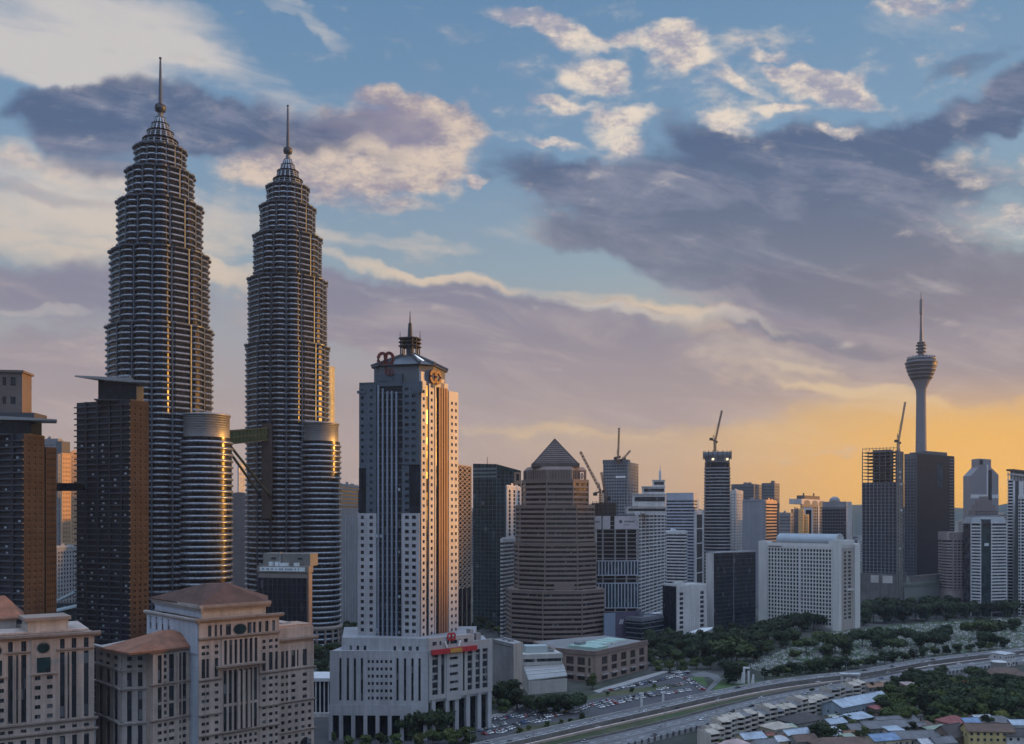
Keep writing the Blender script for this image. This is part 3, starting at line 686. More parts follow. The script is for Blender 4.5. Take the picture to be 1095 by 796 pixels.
def block_right():
    """the larger beige block: left wing, taller middle, right wing"""
    root = thing('apartment_block', 'largest pinkish beige apartment block with brown hip roof and round window', 'apartment building', (*P2(230, 345), 0))
    # plan (px, depth): the faces step towards the right and away
    W0, W1, W2 = P2(104, 352), P2(131, 335), P2(163, 338)
    fa, fb = Fac(W0, W1), Fac(W1, W2)              # shaded end and grey bay
    fc = Fac(P2(163, 334), P2(212.5, 348))          # left wing front
    fd = Fac(P2(212, 340), P2(298, 362))            # taller middle front
    fe = Fac(P2(297, 366), P2(335, 377))            # right wing front
    zt1 = Z(698, 335); zt2 = Z(666, 340); zt3 = Z(669, 377); zu = Z(651.5, 343)
    # bodies
    mb = MB(); bk = lambda f, n: tuple(f.pt(f.L*n, 0, -30)[:2])
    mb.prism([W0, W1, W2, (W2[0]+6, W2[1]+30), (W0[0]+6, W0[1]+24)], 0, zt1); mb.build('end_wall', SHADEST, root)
    mb = MB(); fc.box(mb, 0, fc.L+4, 0, Z(694, 336), -26, 0); mb.build('left_wing', BEIGE, root)
    mb = MB(); fd.box(mb, 0, fd.L, 0, zt2, -34, 0); mb.build('middle_block', BEIGE, root)
    mb = MB(); fe.box(mb, -3, fe.L, 0, zt3, -30, 0); mb.build('right_wing', BEIGE, root)
    # shaded end and grey bay dressing
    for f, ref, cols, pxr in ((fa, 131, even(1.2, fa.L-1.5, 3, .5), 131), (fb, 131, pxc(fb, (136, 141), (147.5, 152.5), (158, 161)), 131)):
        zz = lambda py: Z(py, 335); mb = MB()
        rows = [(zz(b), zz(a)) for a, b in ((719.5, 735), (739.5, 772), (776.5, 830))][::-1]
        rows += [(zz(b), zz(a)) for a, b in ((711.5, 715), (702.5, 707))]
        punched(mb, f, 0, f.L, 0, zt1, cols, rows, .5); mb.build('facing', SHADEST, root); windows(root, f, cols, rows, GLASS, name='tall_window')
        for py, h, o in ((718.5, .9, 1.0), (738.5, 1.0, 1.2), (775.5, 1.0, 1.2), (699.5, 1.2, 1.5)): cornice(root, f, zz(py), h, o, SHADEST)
    # left wing
    f = fc; zz = lambda py: f.z(py, 163.5); T = Z(694, 336)
    tall = pxc(f, (168, 172.3), (180, 185.5), (191, 193), (194.5, 198.5)); small = pxc(f, (174.5, 177.5), (202, 204.5), (206.5, 210.5))
    mb = MB(); al = sorted(tall+small)
    for (a, b) in ((701.5, 732), (736, 752.5), (755, 770)):
        punched(mb, f, 0, f.L, zz(b+1.5), zz(a-1.6), al, [(zz(b), zz(a))], .5); windows(root, f, al, [(zz(b), zz(a))], GLASS, name='tall_window')
        for (c0, c1) in small:      # floors show inside the narrow strips
            for y in fr(a+4, b-2, 7.5): f.box(mb, c0, c1, zz(y+3), zz(y), .08, .49)
    rows = [(zz(y+4), zz(y)) for y in fr(775, 838, 8.2)][::-1]
    punched(mb, f, 0, f.L, zz(842), zz(771.6), al, rows, .5); windows(root, f, al, rows, GLASS)
    for s in pxc(f, (188.3, 189), (192.9, 193.6)): f.box(mb, s[0], s[1], zz(768), zz(704), .51, 1.1)
    mb.build('facing', BEIGE, root)
    for py, h, o in ((699.5, 1.1, 1.2), (734.5, .9, 1.1), (773, .9, 1.1)): cornice(root, f, zz(py), h, o)
    # low clay hip roof over the left wing
    zE = Z(694.5, 336); e = [f.pt(-9, zE, 1.4), f.pt(f.L+2, zE, 1.4), f.pt(f.L+2, zE, -20), f.pt(-9, zE, -20)]; zp = Z(676.5, 342)
    mb = MB(); mb.loft([[(p[0], p[1], p[2]-.7) for p in e], e, [f.pt(f.s(188), zp, -8), f.pt(f.s(199), zp, -8), f.pt(f.s(199), zp, -11), f.pt(f.s(188), zp, -11)]]); mb.build('roof', TERRA, root)
    # middle: attic with slits and a clock-like round window, giant recessed bay, side bays of small windows
    f = fd; zz = lambda py: f.z(py, 213); Lf = f.L
    slit = pxc(f, (222, 225.5), (229, 231.5), (234.5, 237), (241, 246.5), (264, 268.5), (270, 272.8), (276, 279), (283, 286.5), (290.5, 293.5))
    mb = MB(); punched(mb, f, 0, Lf, zz(684), zz(667), slit, [(zz(682), zz(670))], .45); windows(root, f, slit, [(zz(682), zz(670))], GLASS)
    bay0, bay1 = f.s(236), f.s(277)
    cl = pxc(f, (215, 219), (220, 223), (229, 233)); cr = pxc(f, (280, 283.5), (287, 291), (293.5, 296.5))
    for (S0, S1, cc) in ((0, bay0, cl), (bay1, Lf, cr)):
        rows = [(zz(y+3.6), zz(y)) for y in fr(691, 708, 7)]+[]
        rt = [(zz(726), zz(705.5))]
        punched(mb, f, S0, S1, zz(703.5), zz(686), cc, rows[::-1][-2:], .45); windows(root, f, cc, rows[::-1][-2:], GLASS)
        punched(mb, f, S0, S1, zz(728), zz(703.5), cc, rt, .45); windows(root, f, cc, rt, GLASS, name='tall_window')
        rr = [(zz(y+3.6), zz(y)) for y in fr(733, 830, 8.1)][::-1]
        punched(mb, f, S0, S1, zz(838), zz(730), cc, rr, .45); windows(root, f, cc, rr, GLASS)
    bc = even(bay0+.6, bay1-.6, 7, .58); punched(mb, f, bay0, bay1, zz(715), zz(686), bc, [(zz(714), zz(687.5))], .75)
    punched(mb, f, bay0+1, bay1-1, zz(789), zz(719), bc[0:7], [(zz(787), zz(760)), (zz(757), zz(720.5))], .30)
    punched(mb, f, bay0+1, bay1-1, zz(838), zz(790), bc, [(zz(y+3.8), zz(y)) for y in (824, 816, 808, 800, 793)], .3)
    for k in (2.5, 3.5, 4.5): f.box(mb, bc[int(k)][1]-.1, bc[int(k)+1][0]+.1, zz(786), zz(722), .31, 1.3)
    mb.build('facing', BEIGE, root)
    windows(root, f, bc, [(zz(714), zz(687.5)), (zz(787), zz(760)), (zz(757), zz(720.5))], GLASS, name='bay_window'); windows(root, f, bc, [(zz(y+3.8), zz(y)) for y in (824, 816, 808, 800, 793)], GLASS, name='small_window')
    cornice(root, f, zz(717.5), 1.0, 2.6, None, bay0-2, bay1+1.5, 'balcony_canopy')
    for py, h, o, a, b in ((685.3, 1.0, 1.3, 0, Lf), (729.5, .8, 1.0, 0, bay0), (729.5, .8, 1.0, bay1, Lf), (767, .8, 1.0, 0, bay0), (767, .8, 1.0, bay1, Lf), (789.5, .8, 1.1, 0, Lf)): cornice(root, f, zz(py), h, o, None, a, b)
    cornice(root, f, zt2, 1.4, 1.6)
    mb = MB(); rotor_disc(mb, f, f.s(256), zz(676.5), f.s(263)-f.s(249.5), zz(670.5)-zz(682), .45, .55); mb.build('round_window', GGLASS, root)
    mb = MB(); rotor_disc(mb, f, f.s(256), zz(676.5), f.s(264.2)-f.s(248.6), zz(669.8)-zz(682.8), .0, .5); mb.build('round_frame', BRTRIM, root)
    # attic left flank: pale sky light painted into the wall running back from the corner, with upper block and hip roof
    C0 = f.pt(0, 0, 0)[:2]; dl = (f.n*-1); L0 = P2(158, 372); fl = Fac(L0, C0)
    mb = MB(); wc = even(.8, fl.L*.52, 4, .3); punched(mb, fl, 0, fl.L, zz(700), zt2-.1, wc, [(zz(683), zz(668))], .4); 
    mb.build('side_facing', BLUEW, root); windows(root, fl, wc+[(fl.L*.72, fl.L*.72+1.1), (fl.L*.85, fl.L*.85+1.1)], [(zz(682), zz(675))], GLASS)
    mb = MB(); mb.prism([L0, C0, (C0[0]+8, C0[1]+8), (L0[0]+14, L0[1]+6)], 0, zt2-.12); mb.build('side_wall', BLUEW, root)
    cornice(root, fl, zt2, 1.3, 1.3, SHADEST)
    U = [f.pt(2.2, 0, -2)[:2], f.pt(f.s(287), 0, -2)[:2]]; fu = Fac(*U); zu0, zu1 = zt2+1.0, Z(653, 345)
    Lb = P2(166, 376); flu = Fac(Lb, U[0])
    mb = MB(); mb.prism([Lb, U[0], U[1], (U[1][0]*1.062, U[1][1]*1.062), (Lb[0]+18, Lb[1]+18)], zu0, zu1); mb.build('upper_wall', BEIGE2, root)
    mb = MB(); flu.box(mb, 0, flu.L, zu0+.3, zu1-.2, 0, .12); mb.build('upper_side_wall', BLUEW, root)
    for ff in (fu, flu): cornice(root, ff, zu1, 2.2, 1.5, SHADEST if ff is flu else BRTRIM)
    mb = MB(); e = [(Lb[0]-2, Lb[1]-1), (U[0][0], U[0][1]-1.5), (U[1][0]+1.0, U[1][1]-.5), (U[1][0]*1.064+.8, U[1][1]*1.064), (Lb[0]+18, Lb[1]+19)]
    ze, zp = zu1+2.2, Z(624.5, 356); ce = Vector(P2(232, 358)); tp = [tuple(ce+Vector(o)) for o in ((-5.0, 1), (-3.5, -1.5), (3.6, .4), (3.4, 3), (-3, 4.0))]
    mb.loft([[(*p, ze-.5) for p in e], [(*p, ze) for p in e], [(*p, zp) for p in tp]]); mb.build('roof', TERRADK, root)
    # right wing
    f = fe; zz = lambda py: f.z(py, 298)
    tall = pxc(f, (300, 303), (305, 307.5), (311, 315.2)); small = pxc(f, (323, 327.5),); slim = pxc(f, (317, 318.6))
    mb = MB(); al = sorted(tall+small+slim)
    punched(mb, f, 0, f.L, zz(717), zz(689), al, [(zz(715), zz(697))], .45); windows(root, f, al, [(zz(715), zz(697))], GLASS, name='tall_window')
    r2 = [(zz(y+3.6), zz(y)) for y in (723, 731, 739, 747)][::-1]; punched(mb, f, 0, f.L, zz(752.5), zz(719), tall+small, r2, .45); windows(root, f, tall+small, r2, GLASS)
    r3 = [(zz(y+3.6), zz(y)) for y in fr(756, 800, 8)][::-1]; c4 = even(.5, f.L-.5, 5, .5); punched(mb, f, 0, f.L, zz(806), zz(754), c4, r3, .45); windows(root, f, c4, r3, GLASS)
    mb.build('facing', BEIGE, root)
    for py, h, o in ((687, 1.4, 1.6), (718.5, .7, .9), (753.5, .7, .9), (786, .7, .9)): cornice(root, f, zz(py), h, o)
    mb = MB(); f.box(mb, -2, f.L-.4, zz(687)+1.4, zz(670), -12, -.8); mb.build('orange_lit_parapet', mat('orange lit render', (.40, .27, .20), .85), root)  # orange sunlight on the parapet put into its colour
    mb = MB(); a0 = f.s(326); rotor_disc(mb, f, a0, Z(797, 375), 5.2, 7, .46, .6); mb.build('arched_window', GLASS, root)
    for k in range(3):
        g = Fac(f.pt(2+3*k, 0, -6)[:2], f.pt(3.6+3*k, 0, -6)[:2]); mb = MB(); g.box(mb, 0, 1.5, zt3, zt3+1.2, -2, 0); mb.build('roof_plant', METAL, root)
block_right()

# ------------------------------------------------------------------ dark office with sign band, behind the beige block
pl = corner_plan(276, 329.5, 333.5, 470, 12); z1 = Z(606, 470); f = Fac(pl[0], pl[1]); fs = Fac(pl[1], pl[2])
root = thing('office_block', 'dark glazed office block with pale sign band at its top, before the farther tower', 'office building', (*pl[1], 0))
mb = MB(); mb.prism(pl, 0, Z(613, 470)); mb.build('wall', mat('taupe frame', (.20, .18, .165), .7), root)
mb = MB(); f.box(mb, .6, f.L-.9, 30, Z(618.5, 470), 0, .25); mb.build('curtain_glass', DGLASS, root)
fposts(root, f, [f.L*(.02+.96*i/10) for i in range(11)], .5, 30, Z(618.5, 470), .25, .6, DMETAL, 'mullion')
fbars(root, f, .6, f.L-.9, fr(32, Z(620, 470), 3.8), .3, .26, .34, DMETAL, 'transom')
mb = MB(); mb.prism(offs(pl, .5), Z(612.6, 470), z1); mb.build('roof_band', mat('taupe frame', (.2,.18,.165)), root)
mb = MB(); f.box(mb, 1.2, f.L-1.5, Z(611.3, 470), Z(607, 470), .5, .75); sgn = mb.build('sign_board', SIGNW, root)
mb = MB(); r = random.Random(3); s = 2.5
while s < f.L-4:      # lettering too small to read in the picture
    w = r.uniform(.35, .8); f.box(mb, s, s+w, Z(610.2, 470), Z(608.2, 470), .76, .8); s += w+r.choice((.25, .25, .25, 1.2))
mb.build('sign_lettering', mat('grey blue lettering', (.16, .22, .24), .6), sgn)
mb = MB(); f.box(mb, 1, f.L-.5, z1, Z(592.5, 470), -13, -3.5); mb.build('plant_screen', mat('grey green screen', (.19, .19, .175), .8), root)
for a, b, h in ((.2, .27, 1.6), (.32, .39, 1.6), (.42, .58, 1.2), (.7, .79, 1.3)):
    mb = MB(); f.box(mb, f.L*a, f.L*b, z1, z1+h*1.3, -2.6, -.8); mb.build('roof_unit', SIGNW, root)
mb = MB(); f.box(mb, f.L*.38, f.L*.41, z1, Z(591, 470), -3.45, -2.7); mb.build('vent_stack', METAL, root)
for a in (.25, .78): mb = MB(); f.box(mb, f.L*a-1.2, f.L*a+1.2, Z(599, 470), Z(597, 470), -3.5, -3.3); mb.build('louvre', BLACK, root)
mb = MB(); fs.box(mb, .2, fs.L-.3, 5, Z(614, 470), .0, .3); mb.build('side_panel', mat('warm taupe panel', (.24, .20, .18), .7), root)

# ------------------------------------------------------------------ the bank tower
def rings_logo(name, c, r, fac, m, tilt=0):
    """two interlocked open octagon rings standing up"""
    mb = MB(); 
    for s in (-.72, .72):
        pts = [Vector(fac.pt(c[0]+s*r+r*math.cos(6.28318*(i+.5)/16)*.92, c[2]+r*1.15*math.sin(6.28318*(i+.5)/16), c[1])) for i in range(16)]
        for i in range(16):
            mb.bar(pts[i], pts[(i+1) % 16], .34*r, .62*r)
    return mb
root = thing('bank_tower', 'tall pale bank tower with dark glass stripes, grey pyramid roof and sun-lit right side', 'skyscraper', (*P2(440, 530), 0))
LA, LC, LR, LE = P2(384, 520), P2(449, 512), P2(489, 540), P2(383, 545)
fl, frt = Fac(LA, LC), Fac(LC, LR)
zl = lambda py: fl.z(py, 440); zr = lambda py: frt.z(py, 455)
body = [LA, LC, LR, (LR[0]-8, LR[1]+32), (LA[0]+12, LA[1]+38)]
mb = MB(); mb.prism(body, 0, zl(413)); mb.build('glass_core', DGLASS, root)
PGR = mat('bank granite', (.40, .415, .44), .5, 0, .12, .06, .25); PGU = mat('grey blue spandrel', (.085, .115, .145), .3, .1, .15, .1)
rowsL = [(zl(y+3.9), zl(y)) for y in fr(551.5, 681, 7.6)][::-1]; rowsU = [(zl(y+3), zl(y)) for y in fr(415, 545, 7.6)][::-1]
# left face: outer wing (two steps), stripe zone, corner pier
cA = pxc(fl, (386.2, 389.6), (395.5, 399.1))
mb = MB(); punched(mb, fl, fl.s(383), fl.s(403), zl(690), zl(549), cA, rowsL, .7); 
cB = pxc(fl, (433.6, 437.8), (441.1, 445.3)); punched(mb, fl, fl.s(430), fl.s(449), zl(690), zl(549), cB, rowsL, 1.0)
wl = mb.build('lower_wall', PGR, root); windows(root, fl, cA+cB, rowsL, GLASS)
mb = MB(); punched(mb, fl, fl.s(392), fl.s(403), zl(548.6), zl(409), pxc(fl, (396, 399)), rowsU, .7)
punched(mb, fl, fl.s(384.5), fl.s(391.8), zl(500), zl(409), pxc(fl, (386.5, 389.3)), [r_ for r_ in rowsU if r_[0] > zl(499)], .5)
punched(mb, fl, fl.s(431), fl.s(449), zl(497), zl(409), cB, [r_ for r_ in rowsU if r_[0] > zl(496)], 1.0)
punched(mb, fl, fl.s(430), fl.s(438), zl(548.6), zl(498), cB[:1], [r_ for r_ in rowsU if r_[1] < zl(500)], .6)
for a, b, t0, t1 in ((383.3, 388, 548, 524), (384, 388, 524, 500), (438.2, 449, 548, 520), (441, 449, 520, 498)): fl.box(mb, fl.s(a), fl.s(b), zl(t0), zl(t1), 0, .35, 1)
mb.build('upper_wall', [PGU, DGLASS], root); windows(root, fl, pxc(fl, (396, 399)), rowsU, BGLASS, name='upper_window')
windows(root, fl, cB, [r_ for r_ in rowsU if r_[0] > zl(496)], BGLASS, name='upper_window')
for i, px in enumerate((404.5, 409.3, 414.1, 418.9, 423.8)):
    mb = MB(); top = (411, 415, 418, 418, 419)[i]; fl.box(mb, fl.s(px), fl.s(px+1.7), zl(782), zl(top), 0, 1.5); mb.build('vertical_fin', mat('pale fin', (.24, .29, .36), .4, .2), root)
fbars(root, fl, fl.s(403), fl.s(430.5), fr(zl(686), zl(415), 3.9), .5, 0, .22, SLATEW, 'floor_line')
r = random.Random(5)
for k in range(9):     # bright plates along the stripes
    mb = MB(); a = r.choice((402.5, 407, 426.5)); z = zl(r.choice((676, 678, 668, 608, 640, 592, 560, 575, 525))); fl.box(mb, fl.s(a), fl.s(a+2.2), z, z+1.5, .9, 1.55); mb.build('light_panel', LITWIN, root)
mb = MB(); fl.box(mb, fl.s(401), fl.s(430), zl(412.5), zl(399.5), -4, .4); fl.box(mb, fl.s(405), fl.s(421), zl(407), zl(403.5), .4, .6); mb.build('head_frame', PGU, root)
mb = MB(); fl.box(mb, fl.s(384.8), fl.s(403), zl(409), zl(407.8), -10, .9); fl.box(mb, fl.s(382.5), fl.s(392), zl(419.5), zl(416.5), 0, 1.0); fl.box(mb, fl.s(441.5), fl.s(452), zl(421), zl(408.7), 0, 1.3); mb.build('ledge', PGU, root)
# right face
cR = pxc(frt, (450.6, 452.9)), pxc(frt, (459.2, 461.4)), pxc(frt, (481, 483), (485.3, 487.2))
rowsR = [(zr(y+3.3), zr(y)) for y in fr(418, 681, 7.6)][::-1]
mb = MB()
for cc, a, b, tp in ((cR[0], 449.3, 454.4, 408), (cR[1], 457.6, 463.0, 410), (cR[2], 478.6, 488.8, 414)):
    rw = [r_ for r_ in rowsR if r_[1] < zr(tp+4)]; punched(mb, frt, frt.s(a), frt.s(b), zr(690), zr(tp), cc, rw, .9)
mb.build('side_wall', PGR, root); SGL = glass('painted reflection glass', (.36, .36, .36), .3, .3, spec=.5)  # bright sun reflections put into the base colour of the upper panes
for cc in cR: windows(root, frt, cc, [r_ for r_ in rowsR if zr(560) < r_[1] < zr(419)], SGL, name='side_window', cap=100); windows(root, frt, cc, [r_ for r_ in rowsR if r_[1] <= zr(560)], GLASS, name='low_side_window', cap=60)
BRF = mat('rust brown fin', (.20, .12, .095), .55, .1)
for i, px in enumerate((467.6, 470.2, 472.8, 475.4)):
    mb = MB(); frt.box(mb, frt.s(px), frt.s(px+1.6), zr(690), zr(412), 0, 1.3); mb.build('brown_fin', BRF, root)
mb = MB(); frt.box(mb, frt.s(454.6), frt.s(457.4), zr(690), zr(412), 0, .3); frt.box(mb, frt.s(463.4), frt.s(467.5), zr(690), zr(412), 0, .3); mb.build('side_glass', DGLASS, root)
mb = MB(); frt.box(mb, frt.s(463.8), frt.s(464.8), zr(690), zr(411), .3, 1.0); mb.build('gold_fin', PGR, root)
mb = MB()
for a, b, y0, y1 in ((451, 462, 412, 398), (466, 480, 413, 406), (472, 476, 412, 402)): frt.box(mb, frt.s(a), frt.s(b), zr(y0), zr(y1), -6, -.5)
mb.build('roof_step', PGR, root)
# crown: drum, pyramid with lit ridges, lantern and masts
cc = Vector(P2(438.5, 534)); ang0 = fl.rz; k = .534
def rot(x, y): return (cc.x+x*math.cos(ang0)-y*math.sin(ang0), cc.y+x*math.sin(ang0)+y*math.cos(ang0))
def oct_(r_, c_=.36): return [rot(x*r_, y*r_) for x, y in ((-1+c_, -1), (1-c_, -1), (1, -1+c_), (1, 1-c_), (1-c_, 1), (-1+c_, 1), (-1, 1-c_), (-1, -1+c_))]
zk = lambda py: Z(py, 534)
mb = MB(); mb.prism(oct_(17.5), zl(413), zk(396.3)); mb.build('crown_wall', SLATEW, root)
mb = MB(); mb.prism(oct_(18.7), zk(396.2), zk(395.2)); mb.build('crown_eaves', DMETAL, root)
PYR = mat('slate pyramid roof', (.09, .105, .12), .5, .2)
mb = MB(); mb.loft([[(*p, zk(395.1)) for p in oct_(18.6)], [(*p, zk(381)) for p in oct_(3.2)]]); rf = mb.build('pyramid_roof', PYR, root)
ob, ot = oct_(18.8), oct_(3.4)
for i in (0, 1, 2, 3, 6, 7):
    mb = MB(); mb.bar((*Vector(ob[i]).lerp(Vector(ot[i]), .0), zk(394.2)), (*ot[i], zk(380.2)), 1.3, 1.8); mb.build('ridge', PYR, rf)
for i, j in ((0, 7), (1, 2)):
    mb = MB(); a = (Vector(ob[i])*.6+Vector(ob[j])*.4); b = (Vector(ot[i])*.6+Vector(ot[j])*.4)
    mb.bar((*a.lerp(b, .18), zk(394.2)+(zk(380.6)-zk(394.2))*.18+.5), (*a.lerp(b, .9), zk(394.2)+(zk(380.6)-zk(394.2))*.9+.5), .8, .4); mb.build('lit_ridge', WLIGHT, rf)
mb = MB(); mb.prism(oct_(1.9), zk(381), zk(362)); mb.build('lantern', PGU, root)
for i in range(8):
    mb = MB(); p = oct_(4.6)[i]; mb.tube((*p, zk(383)), (*p, zk(362)), .42); mb.build('lantern_post', DMETAL, root)
for y in (371.5, 367.4, 363.3):
    mb = MB(); mb.prism(oct_(5.7), zk(y), zk(y-1.1)); mb.build('lantern_disc', DMETAL, root)
mb = MB(); mb.tube((cc.x, cc.y, zk(363)), (cc.x, cc.y, zk(346)), 1.5, 1.0, 8); mb.tube((cc.x, cc.y, zk(346)), (cc.x, cc.y, zk(333)), .45, .15, 8); mb.build('mast', DMETAL, root)
for s in (-1, 1): mb = MB(); p = rot(s*6, 0); mb.tube((*p, zk(363)), (*p, zk(354.5)), .3, .12); mb.build('antenna', DMETAL, root)
mb = MB(); fl.box(mb, fl.s(397), fl.s(404), zl(403.5), zl(390.5), -9, -5); mb.build('corner_box', SLATEW, root)
mb = rings_logo('emblem', (fl.s(411), -2, zl(382.0)), 2.7, fl, REDRING); mb.tube(fl.pt(fl.s(411), zl(399), -2), fl.pt(fl.s(411), zl(386), -2), .5); mb.build('roof_emblem', REDRING, root)
mb = rings_logo('emblem', (fl.s(417.5), 1.0, zl(397.8)), 1.25, fl, REDRING); mb.build('front_emblem', REDRING, root)
mb = rings_logo('emblem', (frt.s(463.5), 1.4, zr(402)), 2.7, frt, REDRING); mb.build('side_emblem', REDRING, root)

# podium of the bank
K0, KC, KR = P2(353, 501), P2(458, 500), P2(525.5, 528)
pl_, pr = Fac(K0, KC), Fac(KC, KR); zp = lambda py: Z(py, 500); zq = lambda py: pr.z(py, 460)
mb = MB(); mb.prism([K0, KC, KR, (KR[0]-6, KR[1]+40), (K0[0]+10, K0[1]+60)], zp(752), zp(697)); mb.build('podium_wall', PGR, root)
mb = MB(); mb.prism([P2(366, 507), P2(457.5, 502), P2(507, 524), (P2(507, 524)[0], 560), P2(368, 556)], zp(697), zp(684)); mb.build('podium_upper_wall', PGR, root)
mb = MB(); mb.prism([P2(356, 507), P2(457, 506), P2(522, 533), (KR[0]-12, KR[1]+36), (K0[0]+12, K0[1]+56)], 0, zp(752)); mb.build('ground_floor', DGLASS, root)
mb = MB(); slots = pxc(pl_, (363, 365.5), (371, 373.5), (378.5, 381), (386, 388.5), (424, 426.5), (432, 434.5), (440, 442.5), (447.5, 450))
gridc = pxc(pl_, (393.5, 395.8), (397.5, 400), (402.5, 405), (407, 409.5), (411.8, 414.5), (417, 419.5))
gr = [(zp(y+3.4), zp(y)) for y in fr(706, 750, 7.8)][::-1]
punched(mb, pl_, 0, pl_.s(391), zp(754), zp(696), slots[:4], [(zp(749.5), zp(704))], .8); punched(mb, pl_, pl_.s(391), pl_.s(421), zp(754), zp(696), gridc, gr, .8); punched(mb, pl_, pl_.s(421), pl_.L, zp(754), zp(696), slots[4:], [(zp(749.5), zp(704))], .8)
pl_.box(mb, -.3, pl_.L, zp(765), zp(754.2), -1, 1.3); mb.build('podium_facing', PGR, root)
windows(root, pl_, slots, [(zp(749.5), zp(704))], GLASS, name='slot_window'); windows(root, pl_, gridc, gr, GLASS, name='podium_window')
mb = MB(); fpu = Fac(P2(366, 507), P2(457.5, 502)); uc = pxc(fpu, (374, 377), (381.5, 384.5), (389, 392), (421, 424), (430, 433), (437, 440.5), (445, 448)); punched(mb, fpu, 0, fpu.L, zp(697), zp(683.5), uc, [(Z(696, 504), Z(691, 504))], .6); mb.build('podium_upper_facing', PGR, root); windows(root, fpu, uc, [(Z(696, 504), Z(691, 504))], GLASS, name='podium_window')
for px in (354, 365, 378, 391, 404, 417, 430, 443, 455):
    mb = MB(); pl_.box(mb, pl_.s(px-2), pl_.s(px+2), 0, zp(765), -.6, 1.2); mb.build('podium_column', PGR, root)
# right side of the podium: strips, red name board with gold middle, emblem
S = lambda a, b: (pr.s(a), pr.s(b))
mb = MB(); stri = [S(461.3, 467.6), S(470.8, 474.4), S(493.9, 496), S(499, 504), S(507.5, 512.3), S(515, 520.5)]
mid = S(476, 491.5); zA_, zB_ = zq(749), zq(693)
punched(mb, pr, 0, mid[0], zA_, zq(692), stri[:2], [(zq(744), zq(699))], .9); punched(mb, pr, mid[1], pr.L, zA_, zq(692), stri[2:], [(zq(744), zq(700))], .9)
mr_ = [(zq(y+3.2), zq(y)) for y in (739, 731, 722, 713.5, 705)]; mc = [S(479.5, 488.5)]
punched(mb, pr, mid[0], mid[1], zq(752), zq(692), mc, mr_, 1.3)
sc_ = [S(461.5, 466), S(469, 471), S(477, 479.5), S(480.5, 488), S(490, 492), S(495, 499.5)]
punched(mb, pr, 0, pr.s(504.5), zq(691.8), zq(682.5), sc_, [(zq(691), zq(686.8))], .9); punched(mb, pr, pr.s(504.6), pr.L, zq(691.8), zq(690), [], [], .9)
pr.box(mb, 0, pr.s(504.5), zq(700), zq(682.6), -2.5, 0)
mb.build('side_facing', mat('pale cream granite', (.40, .395, .39), .6, 0, .08, .06, .15), root)
windows(root, pr, stri, [(zq(744), zq(700))], GLASS, name='strip_window'); windows(root, pr, mc, mr_, GLASS, name='band_window'); windows(root, pr, sc_, [(zq(691), zq(686.8))], GLASS, name='top_window')
fbars(root, pr, pr.s(461.3), pr.s(467.6), [zq(y) for y in fr(706, 744, 8.2)], 1.1, .06, .35, CONC, 'spandrel'); 
for a, b in ((499, 504), (507.5, 512.3), (515, 520.5)): fbars(root, pr, pr.s(a), pr.s(b), [zq(y) for y in fr(706, 744, 8.2)], 1.1, .06, .35, CONC, 'spandrel')
s0, s1 = pr.s(459.5), pr.s(507.5); sl = lambda s: zq(698.5)-(0)*s
brd = MB(); pr.box(brd, s0, s1, zq(700.3), zq(695), 1.4, 2.6); brd = brd.build('name_board', REDN, root)
mb = MB(); pr.box(mb, pr.s(478.5), pr.s(491), zq(699.9), zq(695.6), 2.61, 2.75); mb.build('gold_panel', GOLDL, brd)
mb = MB()
for a, b in ((474, 476), (490.5, 488.5)): mb.bar(pr.pt(pr.s(a), zq(687.5), 1.6), pr.pt(pr.s(b), zq(694), 1.9), .6)
mb.build('white_strut', mat('white strut', (.8, .8, .8), .5), root)  # white braces above the name board
mb = rings_logo('emblem', (pr.s(481), 1.5, zq(682.8)), 1.55, pr, REDN); mb.build('podium_emblem', REDN, root)
for px in (463, 478, 488, 500, 512, 523):
    mb = MB(); pr.box(mb, pr.s(px-2), pr.s(px+2), 0, zq(749), -1.5, .6); mb.build('podium_column', PGR, root)
for a, b, h in ((508, 511, 4.2), (514, 519, 2.6)): mb = MB(); pr.box(mb, pr.s(a), pr.s(b), zq(692), zq(692)+h*1.6, -8, -4); mb.build('roof_plant', CONC, root)
# ------------------------------------------------------------------ city behind: generic builders
def slab_tower(name, label, cat, pl, ptop, d, wall, gl, fh=4.0, frac=.5, proud=.35, z0=0, seed=1, plant=2, group=None, nvis=3, bname='floor_band', cap=60, piers=0, pierm=None):
    """glass body with one spandrel band per floor"""
    z1 = Z(ptop, d); root = thing(name, label, cat, (*cen(pl), 0), group)
    mb = MB(); mb.prism(pl, 0, z1); mb.build('glazed_body', gl, root)
    zb = max(z0, z1-fh*cap)
    bands(root, pl, zb, z1-.3, fh, frac, wall, proud, bname, cap)
    if zb > 1: mb = MB(); mb.prism(offs(pl, proud*.9), 0, zb-.2); mb.build('base_wall', wall, root)
    mb = MB(); mb.prism(offs(pl, proud+.1), z1-fh*.4, z1+.8); mb.build('roof_edge', wall, root)
    if piers:
        for i in range(nvis-1):
            f = Fac(pl[i], pl[i+1]); fposts(root, f, [f.L*(k+.5)/piers for k in range(piers)] if f.L > 12 else [f.L/2], .9, 0, z1, 0, proud+.25, pierm or wall, 'pier')
    if plant: roof_kit(root, offs(pl, -.5), z1+.8, wall, seed, plant, fh)
    return root
